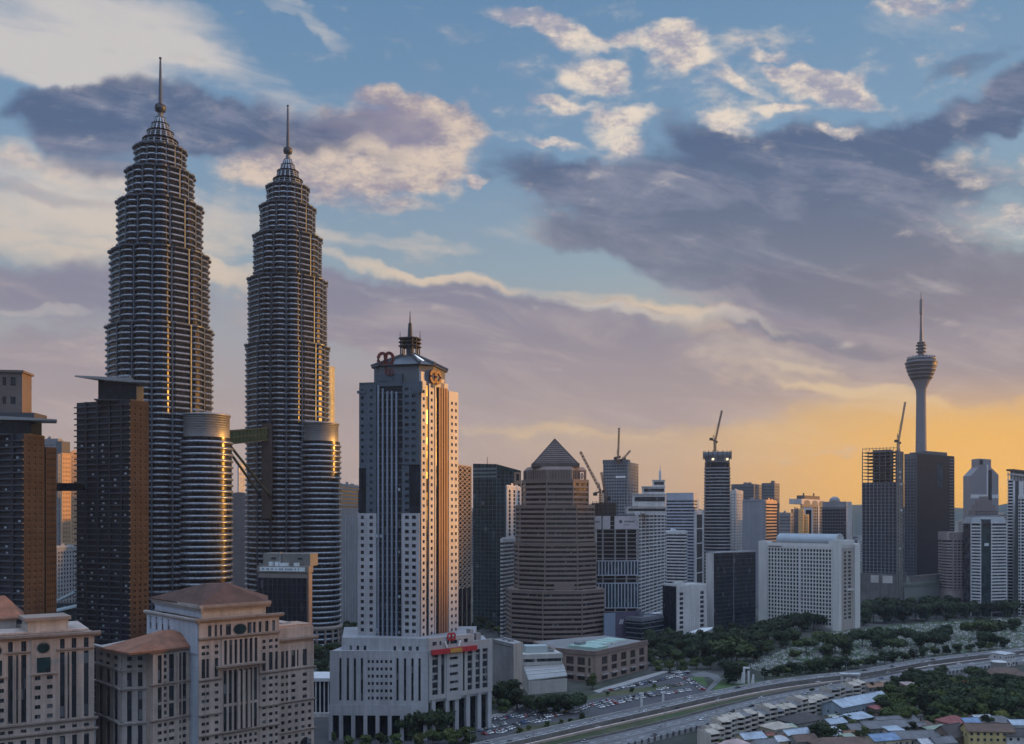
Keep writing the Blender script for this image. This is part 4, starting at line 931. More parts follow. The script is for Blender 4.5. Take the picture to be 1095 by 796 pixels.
def grid_tower(name, label, cat, pl, ptop, d, wall, gl=None, cols=(6, 4), wf=.5, hf=.45, fh=3.6, dp=.35, seed=1, plant=2, group=None, cap=100, zmin=0, faces=None, side=None):
    z1 = Z(ptop, d); root = thing(name, label, cat, (*cen(pl), 0), group); gl = gl or GLASS
    mb = MB(); mb.prism(pl, 0, z1); mb.build('core', wall, root)
    n = int((z1-zmin-2)/fh); rows = [(z1-2-fh*(n-i)+fh*(1-hf)/2, z1-2-fh*(n-i)+fh*(1+hf)/2) for i in range(n)]
    for i, c in enumerate(cols):
        if not c: continue
        f = Fac(pl[i], pl[i+1]); cc = even(.6, f.L-.6, c, wf); mb = MB(); punched(mb, f, 0, f.L, 0, z1-.05, cc, rows, dp)
        mb.build('facade_wall', wall if (i == 0 or side is None) else side, root); windows(root, f, cc, rows, gl, cap=cap)
    mb = MB(); mb.prism(offs(pl, dp+.15), z1, z1+1.2); mb.build('roof_edge', wall, root)
    if plant: roof_kit(root, offs(pl, -.5), z1+1.2, wall, seed, plant, fh)
    return root
def lattice(mb, a, b, w, n, t=.18):
    """four-legged braced mast from a to b"""
    a, b = Vector(a), Vector(b); dv = (b-a).normalized(); e = dv.orthogonal().normalized(); g = dv.cross(e)
    cs = [(e*i+g*j)*w/2 for i, j in ((-1, -1), (1, -1), (1, 1), (-1, 1))]
    for c in cs: mb.bar(a+c, b+c, t)
    for k in range(n):
        p, q_ = a.lerp(b, k/n), a.lerp(b, (k+1)/n)
        for i in range(4): mb.bar(p+cs[i], q_+cs[(i+1) % 4], t*.6); 
def crane(label, px, d, pbase, ppiv, tip, ctr, m=None):
    m = m or mat('crane paint', (.17, .12, .10), .6, .1); root = thing('tower_crane', label, 'crane', (X(px, d), d, Z(pbase, d)), 'tower cranes on unfinished towers')
    piv = Vector((X(px, d), d, Z(ppiv, d))); t = Vector((X(tip[0], d), d, Z(tip[1], d))); c = Vector((X(ctr[0], d), d, Z(ctr[1], d)))
    mb = MB(); lattice(mb, (X(px, d), d, Z(pbase, d)-3), piv, 2.2, 6, .6); mb.build('mast', m, root)
    mb = MB(); lattice(mb, piv, t, 1.5, 12, .45); mb.build('jib', m, root)
    mb = MB(); mb.bar(piv+Vector((0, 0, .5)), c, 2.6, 1.6); mb.build('counter_jib', m, root)
    mb = MB(); mb.box(c.x-2, c.x+2, c.y-1.6, c.y+1.6, c.z-2.6, c.z+.6); mb.build('counterweight', DMETAL, root)
    mb = MB(); mb.box(piv.x+1.2, piv.x+3.2, piv.y-1.2, piv.y+1.2, piv.z-1, piv.z+1.6); mb.build('cab', DMETAL, root)
    apex = piv+Vector(((c.x-piv.x)*.35, 0, abs(t.z-piv.z)*.22)); mb = MB(); mb.bar(piv, apex, .9); mb.build('a_frame', m, root)
    mb = MB(); mb.bar(apex, piv.lerp(t, .85), .2); mb.bar(apex, c, .2); mb.build('stay_cable', DMETAL, root)
    return root

# far left, seen between the dark condominiums
grid_tower('office_tower', 'plain grey blue tower behind the left condominium', 'office tower', corner_plan(44, 62, 66.6, 900, 20), 471.5, 900, GREYW, cols=(7, 2), wf=.4, fh=4)
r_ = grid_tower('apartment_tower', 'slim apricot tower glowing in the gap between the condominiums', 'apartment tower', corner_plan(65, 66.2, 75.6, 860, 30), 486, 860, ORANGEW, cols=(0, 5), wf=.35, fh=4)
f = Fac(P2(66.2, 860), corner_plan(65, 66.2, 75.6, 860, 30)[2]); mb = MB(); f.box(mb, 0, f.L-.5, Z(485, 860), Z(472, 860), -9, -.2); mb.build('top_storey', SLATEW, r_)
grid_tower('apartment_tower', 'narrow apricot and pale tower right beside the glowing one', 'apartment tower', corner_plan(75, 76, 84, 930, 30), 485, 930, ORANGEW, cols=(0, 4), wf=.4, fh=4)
r_ = grid_tower('apartment_block', 'lower white block with dark window strips in the gap below the glowing tower', 'apartment building', corner_plan(56, 57.5, 83, 760, 10), 587, 760, WHITE, cols=(0, 8), wf=.5, hf=.62, fh=3.4)
r_ = thing('entrance_canopy', 'pale teal faceted glass canopy at the foot of the white block between the condominiums', 'canopy', (*P2(70, 735), 0))
mb = MB(); a, b = P2(57, 735), P2(84, 735); zt = [Z(y, 735) for y in (645, 632, 629, 655)]
mb.loft([[(a[0], 735, zt[0]), (b[0], 735, zt[1]), (b[0], 752, zt[1]+1), (a[0], 752, zt[0]+1)], [(a[0], 735, zt[0]+1.5), (b[0], 735, zt[1]+2), (b[0], 752, zt[1]+3), (a[0], 752, zt[0]+2)]]); mb.build('upper_roof', mat('pale teal sheet', (.42, .52, .55), .4), r_)
mb = MB(); mb.loft([[(a[0], 730, Z(656, 730)), (b[0], 730, Z(650, 730)), (b[0], 750, Z(646, 730)), (a[0], 750, Z(652, 730))], [(a[0], 730, Z(654, 730)), (b[0], 730, Z(648, 730)), (b[0], 750, Z(644, 730)), (a[0], 750, Z(650, 730))]]); mb.build('lower_roof', mat('pale teal sheet', (.42, .52, .55)), r_)
mb = MB(); mb.box(a[0]+1, b[0]-1, 738, 750, 0, Z(645, 735)-.5); mb.build('glass_wall', BGLASS, r_)

# between and right of the steel towers
r_ = thing('slab_tower', 'plain dim grey slab with rounded top in the gap under the sky bridge', 'office tower', (*P2(254, 1000), 0))
mb = MB(); f = Fac(P2(245, 1000), P2(266, 1000)); n_ = 10
prof = [f.pt(0, 0), f.pt(f.L, 0)]+[f.pt(f.L*(.5+.5*math.cos(R(a))), Z(532, 1000)+5.5*math.sin(R(a))) for a in range(0, 181, 18)]
mb.loft([[(p[0], p[1]+o, p[2]) for p in prof] for o in (24, 0)]); mb.build('wall', mat('taupe plaster', (.20, .185, .185), .8, 0, .12, .05, .2), r_)
fbars(r_, f, .5, f.L-.5, fr(10, Z(536, 1000), 12), .35, 0, .3, GREYW, 'floor_joint')
grid_tower('office_tower', 'slim pale tower peeping under the sky bridge strut', 'office tower', corner_plan(254, 255, 262.5, 1350, 30), 495, 1350, BLUEW, cols=(0, 4), wf=.45, fh=4)
r_ = slab_tower('office_tower', 'grey office tower with striped top floors between the round annex and the bank tower', 'office tower', corner_plan(362, 364.5, 383.5, 1000, 8), 519, 1000, GREYW, DGLASS, 4.2, .5, cap=8, z0=Z(545, 1000))
f = Fac(*corner_plan(362, 364.5, 383.5, 1000, 8)[1:3]); fposts(r_, f, [f.L*k for k in (.05, .2, .35, .5, .62, .75, .9)], 1.1, 0, Z(553, 1000), .34, .9, BLUEW, 'pier')

grid_tower('apartment_tower', 'thin yellow sunlit tower edge showing right of the farther steel tower', 'apartment tower', corner_plan(343, 344, 357.8, 1500, 35), 391, 1500, mat('sunlit yellow render', (.50, .46, .26), .8), cols=(0, 3), wf=.4, fh=4.2, plant=0)  # golden sunlight on this tower put into its wall colour
# right of the bank tower
pl = corner_plan(487, 489, 503.5, 790, 20); f = Fac(pl[1], pl[2]); z1 = Z(498, 790)
r_ = thing('lattice_tower', 'narrow brown tower with crossed lattice front beside the bank tower', 'office tower', (*cen(pl), 0))
mb = MB(); mb.prism(pl, 0, z1); mb.build('glazed_body', PGLASS, r_)
LAT = mat('sandy lattice', (.34, .27, .22), .7, 0, .1); mbx = MB(); w = f.L/3; h = 7.5
mbx.bar((.2, -.5, .2), (w-.2, -.5, h/2), .7, .7); mbx.bar((w-.2, -.52, h/2), (.2, -.52, h), .7, .7); mbx.bar((w-.2, -.3, .2), (.2, -.3, h/2), .7, .7); mbx.bar((.2, -.32, h/2), (w-.2, -.32, h), .7, .7); me = mbx.mesh('lattice_panel', LAT)
for i in range(int(z1/h)):
    for j in range(3):
        if z1-h*(i+1) > Z(640, 790): link('lattice_panel', me, r_, f.M(w*j, z1-h*(i+1)))
fposts(r_, f, [0, w, 2*w, 3*w], .6, 0, z1, 0, .6, LAT, 'pier')
mb = MB(); mb.prism(offs(pl, .6), z1, z1+1); mb.build('roof_edge', LAT, r_)

r_ = thing('glass_tower', 'dark green glass tower with sloping curved roof edge, left of the brown stepped tower', 'office tower', (*P2(531, 1000), 0))
A0, A1, A2 = P2(506, 1012), P2(531, 1000), P2(557, 1006); z0_, z1_, z2_ = Z(496, 1012), Z(496.5, 1000), Z(503.5, 1006)
mb = MB(); B0, B2 = (A0[0]+6, A0[1]+34), (A2[0]-2, A2[1]+34)
mb.loft([[(*p, 0) for p in (A0, A1, A2, B2, B0)], [(*p, z) for p, z in zip((A0, A1, A2, B2, B0), (z0_, z1_, z2_, z2_, z0_))]]); mb.build('glazed_body', GGLASS, r_)
for f, zt in ((Fac(A0, A1), z0_), (Fac(A1, A2), z2_)):
    fbars(r_, f, 0, f.L, fr(8, zt-1, 4.1), .3, 0, .2, SLATEW, 'floor_line'); fposts(r_, f, [f.L*k/6 for k in range(7)], .22, 0, zt-.5, .0, .28, SLATEW, 'mullion')
f = Fac(A1, A2); mb = MB(); f.box(mb, f.L*.72, f.L*.98, Z(518, 1003), Z(505, 1003), 0, .6); f.box(mb, f.L*.8, f.L*.92, Z(514, 1003), Z(507, 1003), .6, .75, 1); mb.build('end_panel', [TANW, DGLASS], r_)
mb = MB(); mb.tube((X(521, 1015), 1015, z0_-1), (X(521, 1015), 1015, Z(489, 1015)), .35); mb.build('antenna', DMETAL, r_)
for i in range(3): mb = MB(); g_ = Fac(A0, A1); g_.box(mb, 0, g_.L, z0_-7-4.1*i, z0_-5.2-4.1*i, 0, .25); mb.build('crown_louvre', mat('green grey louvre', (.14, .2, .2), .4), r_)

r_ = grid_tower('apartment_tower', 'white tower with blue strips, half hidden left of the brown stepped tower', 'apartment tower', corner_plan(541, 542, 557, 945, 15), 521, 945, WHITE, DGLASS, cols=(0, 3), wf=.42, hf=.8, fh=4)
r_ = slab_tower('apartment_block', 'lower white block with stacked balconies at the brown stepped tower\'s left edge', 'apartment building', corner_plan(536, 537, 551, 928, 20), 577, 928, WHITE, GLASS, 3.9, .42, .7)

# brown stepped octagonal tower
dK = 905; cK = Vector(P2(593.3, dK)); kk = dK/1000.
r_ = thing('stepped_tower', 'brown banded octagonal tower stepping in to a small pyramid roof', 'office tower', (*cK, 0))
def octo(h): return [(cK.x+h*kk/.985*math.cos(R(a))*1.0, cK.y+h*kk/.985*math.sin(R(a))*.8) for a in [R_*45-112.5+7 for R_ in range(8)]]
BRG = glass('bronze glass', (.035, .028, .026), .15, .1, spec=.5); BRB = mat('brown spandrel', (.215, .165, .145), .6, 0, .12, .05, .15)
for (pb, pt_, h) in ((700, 633, 52.3), (633, 582, 43.6), (582, 541, 41.8), (541, 513, 35.4)):
    z0, z1 = Z(pb, dK-36), Z(pt_, dK-36); z0 = max(z0, 0); mb = MB(); mb.prism(octo(h), z0-.0, z1); t_ = mb.build('tier', BRG, r_); n = max(1, round((z1-z0)/4.6)); st = (z1-z0)/n
    mb = MB(); mb.loft([[(p[0]-cK.x, p[1]-cK.y, z) for p in octo(h+b)] for z, b in ((0, .1), (.3, 1.0), (st*.48, .8), (st*.52, .1))]); me = mb.mesh('floor_band', BRB)
    for i in range(n): link('floor_band', me, t_, Matrix.Translation((*cK, z0+st*i+st*.45)))
    mb = MB()
    for p in octo(h+.5): mb.tube((*p, z0), (*p, z1), .6, n=6)
    mb.build('corner_pier', BRB, t_)
    mb = MB(); mb.prism(octo(h+1.2), z1-.5, z1+.9); mb.build('ledge', BRB, t_)
z0, z1 = Z(513, dK-30), Z(498.5, dK-30); mb = MB(); mb.loft([[(*p, z) for p in octo(h)] for h, z in ((34, z0), (34, z1-3), (31, z1))]); cap_ = mb.build('cap_storey', BRB, r_)
for i in (6, 7, 0, 1): 
    o8 = octo(34.1); g_ = Fac(o8[i], o8[(i+1) % 8]) 
    fposts(r_, g_, [g_.L*k/9 for k in range(1, 9)], .5, z0, z1-3.2, 0, .5, BROWNDK, 'groove_pier')
mb = MB(); b4 = [(cK.x+x*23.4*kk, cK.y+y*19*kk) for x, y in ((-1, -1), (1, -1), (1, 1), (-1, 1))]; zb_, za_ = Z(495.5, dK-17), Z(469.6, dK)
mb.prism([(cK.x+x*25*kk, cK.y+y*21*kk) for x, y in ((-1, -1), (1, -1), (1, 1), (-1, 1))], z1, zb_); mb.loft([[(*p, zb_) for p in b4], [(cK.x+x*.2, cK.y+y*.2, za_) for x, y in ((-1, -1), (1, -1), (1, 1), (-1, 1))]]); py_ = mb.build('pyramid_roof', BROWNDK, r_)
for i in range(9):
    t_ = .08+.085*i; w_ = 23.4*kk*(1-t_)*.82; y_ = cK.y-19*kk*(1-t_)-.25; z_ = zb_+(za_-zb_)*t_
    mb = MB(); mb.box(cK.x-w_, cK.x+w_, y_-.35, y_+.25, z_, z_+.55); mb.build('louvre', mat('pale louvre', (.36, .31, .29), .6), py_)
for p in b4[:2]+b4[2:]: mb = MB(); mb.bar((*p, zb_), (cK.x, cK.y, za_), 1.0, .8); mb.build('ridge', BROWNDK, py_)
o8 = octo(34.1); g_ = Fac(o8[1], o8[2]); g0 = Fac(o8[2], o8[3])
mb = MB(); gx = g_; a_ = gx.s(616) if 0 < gx.s(616) < gx.L else gx.L*.55
gx.box(mb, gx.L*.50, gx.L*.50+5.2, Z(512.5, 875), Z(504, 875), .7, .95); lg = mb.build('logo_panel', mat('logo white', (.7, .68, .68), .6), r_)
mb = MB(); 
for i in range(12):
    a, b = 6.28318*i/12, 6.28318*(i+1)/12; c_ = gx.L*.50+2.6
    mb.bar(gx.pt(c_+1.3*math.cos(a), Z(508.2, 875)+2.5*math.sin(a), 1.0), gx.pt(c_+1.3*math.cos(b), Z(508.2, 875)+2.5*math.sin(b), 1.0), .7, .7)
mb.build('logo_ring', BLACK, lg)
f = Fac(octo(44.4)[0], octo(44.4)[1]); mb = MB(); f.box(mb, f.L*.28, f.L*.9, Z(634, 870), Z(624.5, 870), .3, .9); mb.build('blank_panel', BRB, r_)

# unfinished block with banners and a luffing crane
pl = flat_plan(635, 683.5, 930, 38, 3); f = Fac(pl[0], pl[1]); z1 = Z(552, 930); zz = lambda py: Z(py, 930)
r_ = thing('unfinished_block', 'unfinished concrete frame block with white banners and pale glass rows', 'building site', (*cen(pl), 0))
mb = MB(); mb.prism(offs(pl, -3), 0, z1-1); mb.build('inner_core', mat('dark interior', (.03, .03, .034), .9), r_)
bands(r_, pl, zz(655), z1-3, 4.1, .16, CONC, .2, 'floor_slab', 60)
fposts(r_, f, [.8, f.L*.2, f.L*.47, f.L*.72, f.L-.8], 1.5, 0, z1-2, -1.5, .45, CONC, 'column')
for (y0, y1, n) in ((615, 600.5, 14), (650, 624.5, 14)):
    mb = MB(); f.box(mb, 0, f.L, zz(y0), zz(y1), .3, .6); g_ = mb.build('glass_row', BGLASS, r_)
    fposts(r_, f, [f.L*(i+.5)/n for i in range(n)], 1.0, zz(y0), zz(y1), .62, 1.0, BLUEW, 'white_mullion'); fbars(r_, f, 0, f.L, [zz(y0)-.8, zz(y1)], 1.0, .3, 1.0, BLUEW, 'white_rail')
for a, b in ((635.5, 643), (644.5, 652.5), (657, 683)):
    mb = MB(); f.box(mb, f.s(a), f.s(b), zz(566), zz(552), .6, .9); bn = mb.build('banner', mat('pale banner', (.50, .47, .48), .8), r_)
    if a > 650:
        mb = MB(); rotor_disc(mb, f, f.s(663.5), zz(558), 3.4, 3.4, .9, 1.0); r2 = random.Random(2); s = f.s(667.5)
        while s < f.s(678): w = r2.uniform(.5, .9); f.box(mb, s, s+w, zz(558.8), zz(557), .9, 1.0); s += w+.3
        s = f.s(667.5)
        while s < f.s(673): f.box(mb, s, s+.4, zz(561.7), zz(560.8), .9, 1.0); s += .75
        mb.build('banner_print', mat('dark print', (.10, .10, .11), .7), bn)
    elif a < 640:
        mb = MB(); r2 = random.Random(4); s = f.s(636.5)
        while s < f.s(641): w = r2.uniform(.4, .7); f.box(mb, s, s+w, zz(559), zz(557.3), .9, 1.0); s += w+.3
        mb.build('banner_print', mat('dark print', (.10, .10, .11)), bn)
mb = MB(); f.box(mb, f.s(636), f.s(660), z1-2, zz(538), -22, -4); mb.build('core_formwork', BROWNDK, r_)
mb = MB()
for i in range(7):
    for y in (537, 541, 545, 549): 
        p = f.s(634+i*4.5); mb.bar(f.pt(p, zz(553), -2), f.pt(p, zz(536), -2), .4); mb.bar(f.pt(f.s(634), zz(y), -2.2), f.pt(f.s(661), zz(y), -2.2), .4)
mb.build('scaffold', DMETAL, r_)
crane('luffing crane leaning left over the banner-hung unfinished block', 642.5, 935, 538, 526, (620.5, 483), (636.5, 527.5))
crane('small crane standing behind the banner-hung unfinished block', 648, 960, 538, 532, (643, 505), (651, 533))

r_ = grid_tower('unfinished_tower', 'grey blue concrete tower with a bright gap near its top, behind the banner block', 'building site', corner_plan(645, 671, 682.5, 1200, 18), 495, 1200, mat('blue grey concrete', (.22, .235, .26), .8, 0, .15, .05, .25), DGLASS, cols=(9, 4), wf=.6, hf=.5, fh=4, plant=0)
f = Fac(*corner_plan(645, 671, 682.5, 1200, 18)[:2]); mb = MB(); f.box(mb, f.s(658.5), f.s(669), Z(510.8, 1190), Z(508.6, 1190), .4, .8); mb.build('bright_gap', mat('pale sheet', (.9, .9, .88), .5), r_)
mb = MB(); f.box(mb, -.5, f.L+.5, Z(496, 1200), Z(491.5, 1200), -12, .6); mb.build('top_formwork', SLATEW, r_)
crane('upright lattice crane mast on the grey blue concrete tower', 661, 1200, 494, 489, (662, 457.5), (658, 489.5)); crane('small lattice crane leaning right on the grey blue concrete tower', 666.5, 1203, 494, 491, (674, 482), (664, 491.5))

# tiered white residential tower
r_ = slab_tower('apartment_tower', 'white residential tower with stepped crown and mast, right of the banner block', 'apartment tower', corner_plan(680, 683, 712, 1010, 12), 549, 1010, WHITE, GLASS, 3.9, .38, .7, piers=7, seed=4, plant=0)
for i, (a, b, y0, y1) in enumerate(((671, 712.5, 549, 543), (678, 712, 541, 529), (688, 711.5, 529, 521), (699, 711.5, 521, 514))):
    g_ = Fac(P2(a, 1013+i), P2(b, 1013+i)); mb = MB(); g_.box(mb, 0, g_.L, Z(y0, 1013)-.3, Z(y1, 1013), -18+3*i, -i*1.5); g_.box(mb, -.8, g_.L+.8, Z(y1, 1013), Z(y1, 1013)+1, -18.5+3*i, -i*1.5+.6); g_.box(mb, 1, g_.L-1, Z((y0*.6+y1*.4), 1013), Z((y0*.2+y1*.8), 1013), -i*1.5, -i*1.5+.2, 1); mb.build('crown_tier', [OFFW, GLASS], r_)
c_ = P2(706, 1022); mb = MB(); mb.lathe([(1.6, Z(514, 1022)), (1.6, Z(504, 1022)), (.5, Z(503, 1022)), (.4, Z(498, 1022))], 10, c_); mb.build('mast_drum', OFFW, r_)

slab_tower('office_tower', 'blue grey tower with even dark stripes, centre of the skyline', 'office tower', corner_plan(712.5, 741.5, 745.5, 1350, 14), 533, 1350, BLUEW, GLASS, 4.6, .5, .4, seed=5, plant=0)
f = Fac(*corner_plan(712.5, 741.5, 745.5, 1350, 14)[:2]); o_ = [o for o in bpy.data.objects if o.get('label', '').startswith('blue grey tower with even')][0]
mb = MB(); mb.prism(offs(corner_plan(712.5, 741.5, 745.5, 1350, 14), .2), Z(533, 1350)+.82, Z(527, 1350)); mb.build('blank_top', BLUEW, o_)
slab_tower('office_block', 'shorter white and blue striped block before the blue grey striped tower', 'office building', corner_plan(711.5, 732, 734.5, 1150, 14), 569, 1150, WHITE, GLASS, 3.9, .45, .5, seed=6, plant=2)
grid_tower('office_tower', 'narrow dark glass tower in white frame right of the striped tower', 'office tower', corner_plan(742, 743, 752.5, 1250, 15), 548, 1250, WHITE, DGLASS, cols=(0, 1), wf=.66, hf=.93, fh=20, plant=1)

# round unfinished tower with crane
dR = 1190; cR_ = Vector(P2(767, dR)); r_ = thing('unfinished_tower', 'round dark tower still under construction with flared top and crane', 'building site', (*cR_, 0))
kr = dR/1000.; zt = Z(495, dR); mb = MB(); mb.lathe([(14*kr, 0), (14*kr, Z(560, dR)), (13.3*kr, zt)], 28, cR_); mb.build('glazed_body', DGLASS, r_)
mb = MB(); mb.lathe([(14.0*kr, 0), (14.5*kr, .1), (14.5*kr, 1.5), (14.0*kr, 1.7)], 28); me = mb.mesh('floor_band', GREYW); n = int((zt-20)/4.2)
for i in range(n): link('floor_band', me, r_, Matrix.Translation((*cR_, 20+4.2*i)) @ Matrix.Scale(1-.045*max(0, i/n-.45)/.55, 4))
mb = MB(); mb.lathe([(13*kr, zt), (12.6*kr, zt+3), (14.8*kr, zt+7), (15*kr, Z(484, dR)), (14*kr, Z(484, dR)), (13*kr, zt+9)], 28, cR_); mb.build('flared_top', SLATEW, r_)
for a in range(0, 360, 20):
    mb = MB(); p = (cR_.x+14.9*kr*math.cos(R(a)), cR_.y+14.9*kr*math.sin(R(a))); mb.tube((*p, zt+4), (*p, Z(482.5, dR)), .4); mb.build('formwork_post', DMETAL, r_)
for s in (-.52, .56): mb = MB(); mb.box(cR_.x+s*14*kr-1, cR_.x+s*14*kr+1, cR_.y-14.2*kr, cR_.y-10*kr, Z(493, dR), Z(491, dR)); mb.build('site_light', mat('site lamp', (.9, .8, .6), .5, emit=(1, .8, .5, 1.2)), r_)
crane('luffing crane on the flared top of the round unfinished tower', 764.5, dR, 485, 473, (772, 439), (760.5, 469))

# cluster behind the white hotel
grid_tower('office_tower', 'dark grey wide slab tower with low plant roof, behind the round tower', 'office tower', corner_plan(782, 806, 815, 1650, 16), 519, 1650, SLATEW, DGLASS, cols=(10, 5), wf=.55, fh=5, seed=8)
grid_tower('office_tower', 'dark slate tower just right of the dark grey wide slab', 'office tower', corner_plan(814.5, 828, 833.5, 1600, 20), 518, 1600, SLATEW, DGLASS, cols=(6, 4), wf=.5, fh=5, seed=9)
grid_tower('apartment_tower', 'narrow cream tower touching the round unfinished tower', 'apartment tower', corner_plan(781, 787, 794.5, 1290, 30), 526, 1290, OFFW, cols=(2, 4), wf=.45, fh=4)
r_ = grid_tower('office_block', 'blank blue grey slab with windowless face behind the dark glass box', 'office building', corner_plan(794, 815, 818.5, 1240, 16), 536, 1240, mat('blank blue grey', (.31, .33, .37), .75, 0, .08, .05, .15), cols=(0, 2), wf=.5, fh=4, plant=1)
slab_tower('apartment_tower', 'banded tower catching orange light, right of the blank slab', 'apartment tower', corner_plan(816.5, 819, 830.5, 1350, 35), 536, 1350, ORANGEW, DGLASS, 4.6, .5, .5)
grid_tower('office_block', 'small plain grey block behind the hotel, left of the glowing drum', 'office building', corner_plan(833.5, 845, 848, 1420, 16), 550, 1420, GREYW, cols=(5, 1), wf=.6, fh=5)
grid_tower('office_block', 'narrow dark block touching the glowing drum on its left', 'office building', corner_plan(846, 847.5, 856, 1450, 20), 546, 1450, SLATEW, cols=(0, 3), wf=.5, fh=5)
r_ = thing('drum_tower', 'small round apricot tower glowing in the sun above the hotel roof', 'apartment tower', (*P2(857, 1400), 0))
OC = mat('sunlit orange render', (.62, .38, .15), .7, 0, .1)  # orange sunlight on the drums put into their colour
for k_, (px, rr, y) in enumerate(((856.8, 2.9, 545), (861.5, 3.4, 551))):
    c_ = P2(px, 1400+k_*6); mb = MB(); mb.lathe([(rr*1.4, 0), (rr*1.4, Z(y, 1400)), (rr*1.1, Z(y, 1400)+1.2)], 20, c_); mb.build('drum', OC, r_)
    mb = MB(); mb.lathe([(rr*1.4, 0), (rr*1.4+.4, .1), (rr*1.4+.4, 1.1), (rr*1.4, 1.2)], 20); me = mb.mesh('balcony_ring', OC)
    for i in range(14): link('balcony_ring', me, r_, Matrix.Translation((*c_, Z(y, 1400)-4-i*4.2)))
r_ = grid_tower('office_tower', 'dark tower with white rounded arches along its roof, above the hotel', 'office tower', corner_plan(856, 857, 882, 1520, 10), 540, 1520, SLATEW, DGLASS, cols=(0, 8), wf=.7, hf=.6, fh=5, plant=0)
f = Fac(*corner_plan(856, 857, 882, 1520, 10)[1:3]); zt = Z(540, 1520)
mb = MB(); f.box(mb, 0, f.L*.98, zt+1.3, Z(533.5, 1520), -20, .3); mb.build('arched_storey', OFFW, r_)
for a in (.22, .55, .85): mb = MB(); rotor_disc(mb, f, f.L*a, zt+3.5, f.L*.25, 9, .3, .6); mb.build('arch', SLATEW, r_)
mb = MB(); f.box(mb, f.L*.2, f.L*.85, Z(533.5, 1520), Z(529.5, 1520), -16, -3); mb.build('roof_plant', BROWNDK, r_)
for a, h in ((.25, 4), (.68, 5)): mb = MB(); f.box(mb, f.L*a, f.L*a+2.5, Z(529.5, 1520), Z(529.5, 1520)+h, -8, -6); mb.build('roof_tank', DMETAL, r_)
mb = MB(); f.box(mb, f.L*.68, f.L*.72, 0, zt, .4, 1.0); mb.build('white_fin', WHITE, r_)
r_ = thing('framed_block', 'dark glass block edged by a bold white frame, right of the glowing drum', 'office building', (*P2(864, 1440), 0))
f = Fac(P2(860, 1440), P2(869, 1440)); mb = MB(); f.box(mb, .3, f.L-.3, 0, Z(544, 1440), -12, 0); mb.build('glazed_body', DGLASS, r_); mb = MB(); punched(mb, f, 0, f.L, 0, Z(543, 1440), [(2, f.L-2)], [(3, Z(545.5, 1440))], .8); f.box(mb, 0, f.L, Z(543, 1440)-.9, Z(543, 1440)-.02, -12, -.02); mb.build('white_frame', WHITE, r_)
r_ = grid_tower('office_tower', 'dark navy tower with small dome on its roof, above the hotel', 'office tower', corner_plan(879, 905, 910.5, 1480, 18), 543, 1480, SLATEW, DGLASS, cols=(9, 0), wf=.86, hf=.8, fh=5, plant=0)
pl = corner_plan(879, 905, 910.5, 1480, 18); mb = MB(); mb.prism(offs(pl, -.6), Z(543, 1480)+1.21, Z(536.5, 1480)); mb.build('upper_storey', GREYW, r_); f = Fac(pl[1], pl[2]); mb = MB(); f.box(mb, 0, f.L, 0, Z(537, 1480), 0, .7); mb.build('pale_end_wall', OFFW, r_)
c_ = Vector(P2(892.5, 1498)); mb = MB(); mb.lathe([(8.5*math.cos(R(a)), Z(537, 1480)+1+8.0*math.sin(R(a))) for a in range(0, 88, 12)], 24, c_); mb.build('dome', GREYW, r_)

# white hotel with barrel roof
pl = corner_plan(812, 897.5, 918, 975, 44); f, fs = Fac(pl[0], pl[1]), Fac(pl[1], pl[2]); z1 = Z(582, 975); zz = lambda py: Z(py, 985)
HOT = mat('hotel cream white', (.66, .66, .64), .75, 0, .06, .05, .15)
r_ = thing('hotel', 'broad white hotel with square window grid and grey barrel roof', 'hotel', (*pl[1], 0))
mb = MB(); mb.prism(pl, 0, z1); mb.build('wall', HOT, r_)
s0, sm, s1 = f.s(821.5), f.s(855.5), f.s(889.5); pit = 4.05; rows = [(z1-6-pit*i-2.75, z1-6-pit*i) for i in range(20)][::-1]
cc = even(s0, sm-.8, 10, .64)+even(sm+.8, s1, 10, .64)
mb = MB(); punched(mb, f, s0-.6, s1+.6, 2, z1-2.5, cc, rows, .9); mb.build('window_grid', HOT, r_); windows(r_, f, cc, rows, DGLASS)
mb = MB(); f.box(mb, sm-1.1, sm+1.1, 2, z1-3, .91, 1.5); mb.build('centre_pier', WHITE, r_)
mb = MB(); f.box(mb, -.2, s0-1.0, 0, Z(578.5, 1040), -10, 1.6); mb.build('left_pier', HOT, r_); mb = MB(); f.box(mb, s1+1.2, f.L+.4, 0, Z(577.5, 985), -8, 1.6); mb.build('right_pier', HOT, r_)
sc2 = pxc(fs, (902, 904.6), (906.5, 909.5)); rws = [(z1-8-pit*i-2.4, z1-8-pit*i) for i in range(18)][::-1]
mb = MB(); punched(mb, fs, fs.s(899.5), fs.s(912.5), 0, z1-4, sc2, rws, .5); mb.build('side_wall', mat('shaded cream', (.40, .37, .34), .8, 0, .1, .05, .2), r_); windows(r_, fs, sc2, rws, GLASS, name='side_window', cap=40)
mb = MB(); fs.box(mb, fs.s(912.8), fs.L+.3, 0, z1-1, -9, 1.8); fs.box(mb, fs.s(897.6), fs.s(913), z1-2, Z(578, 985), -12, .6); fs.box(mb, fs.s(905), fs.s(911.5), Z(632, 985), Z(630.5, 985), .5, 1.6); mb.build('end_pier', HOT, r_)
mb = MB(); A = Vector(f.pt(f.s(827), 0, -6)); B = Vector(f.pt(f.s(890), 0, -6)); wdt = 20.0; nn = f.n*-1; ring = []
for a in range(0, 181, 12): ring.append((wdt*(.5-.5*math.cos(R(a))), 9.0*math.sin(R(a))))
zb = Z(580.5, 985)
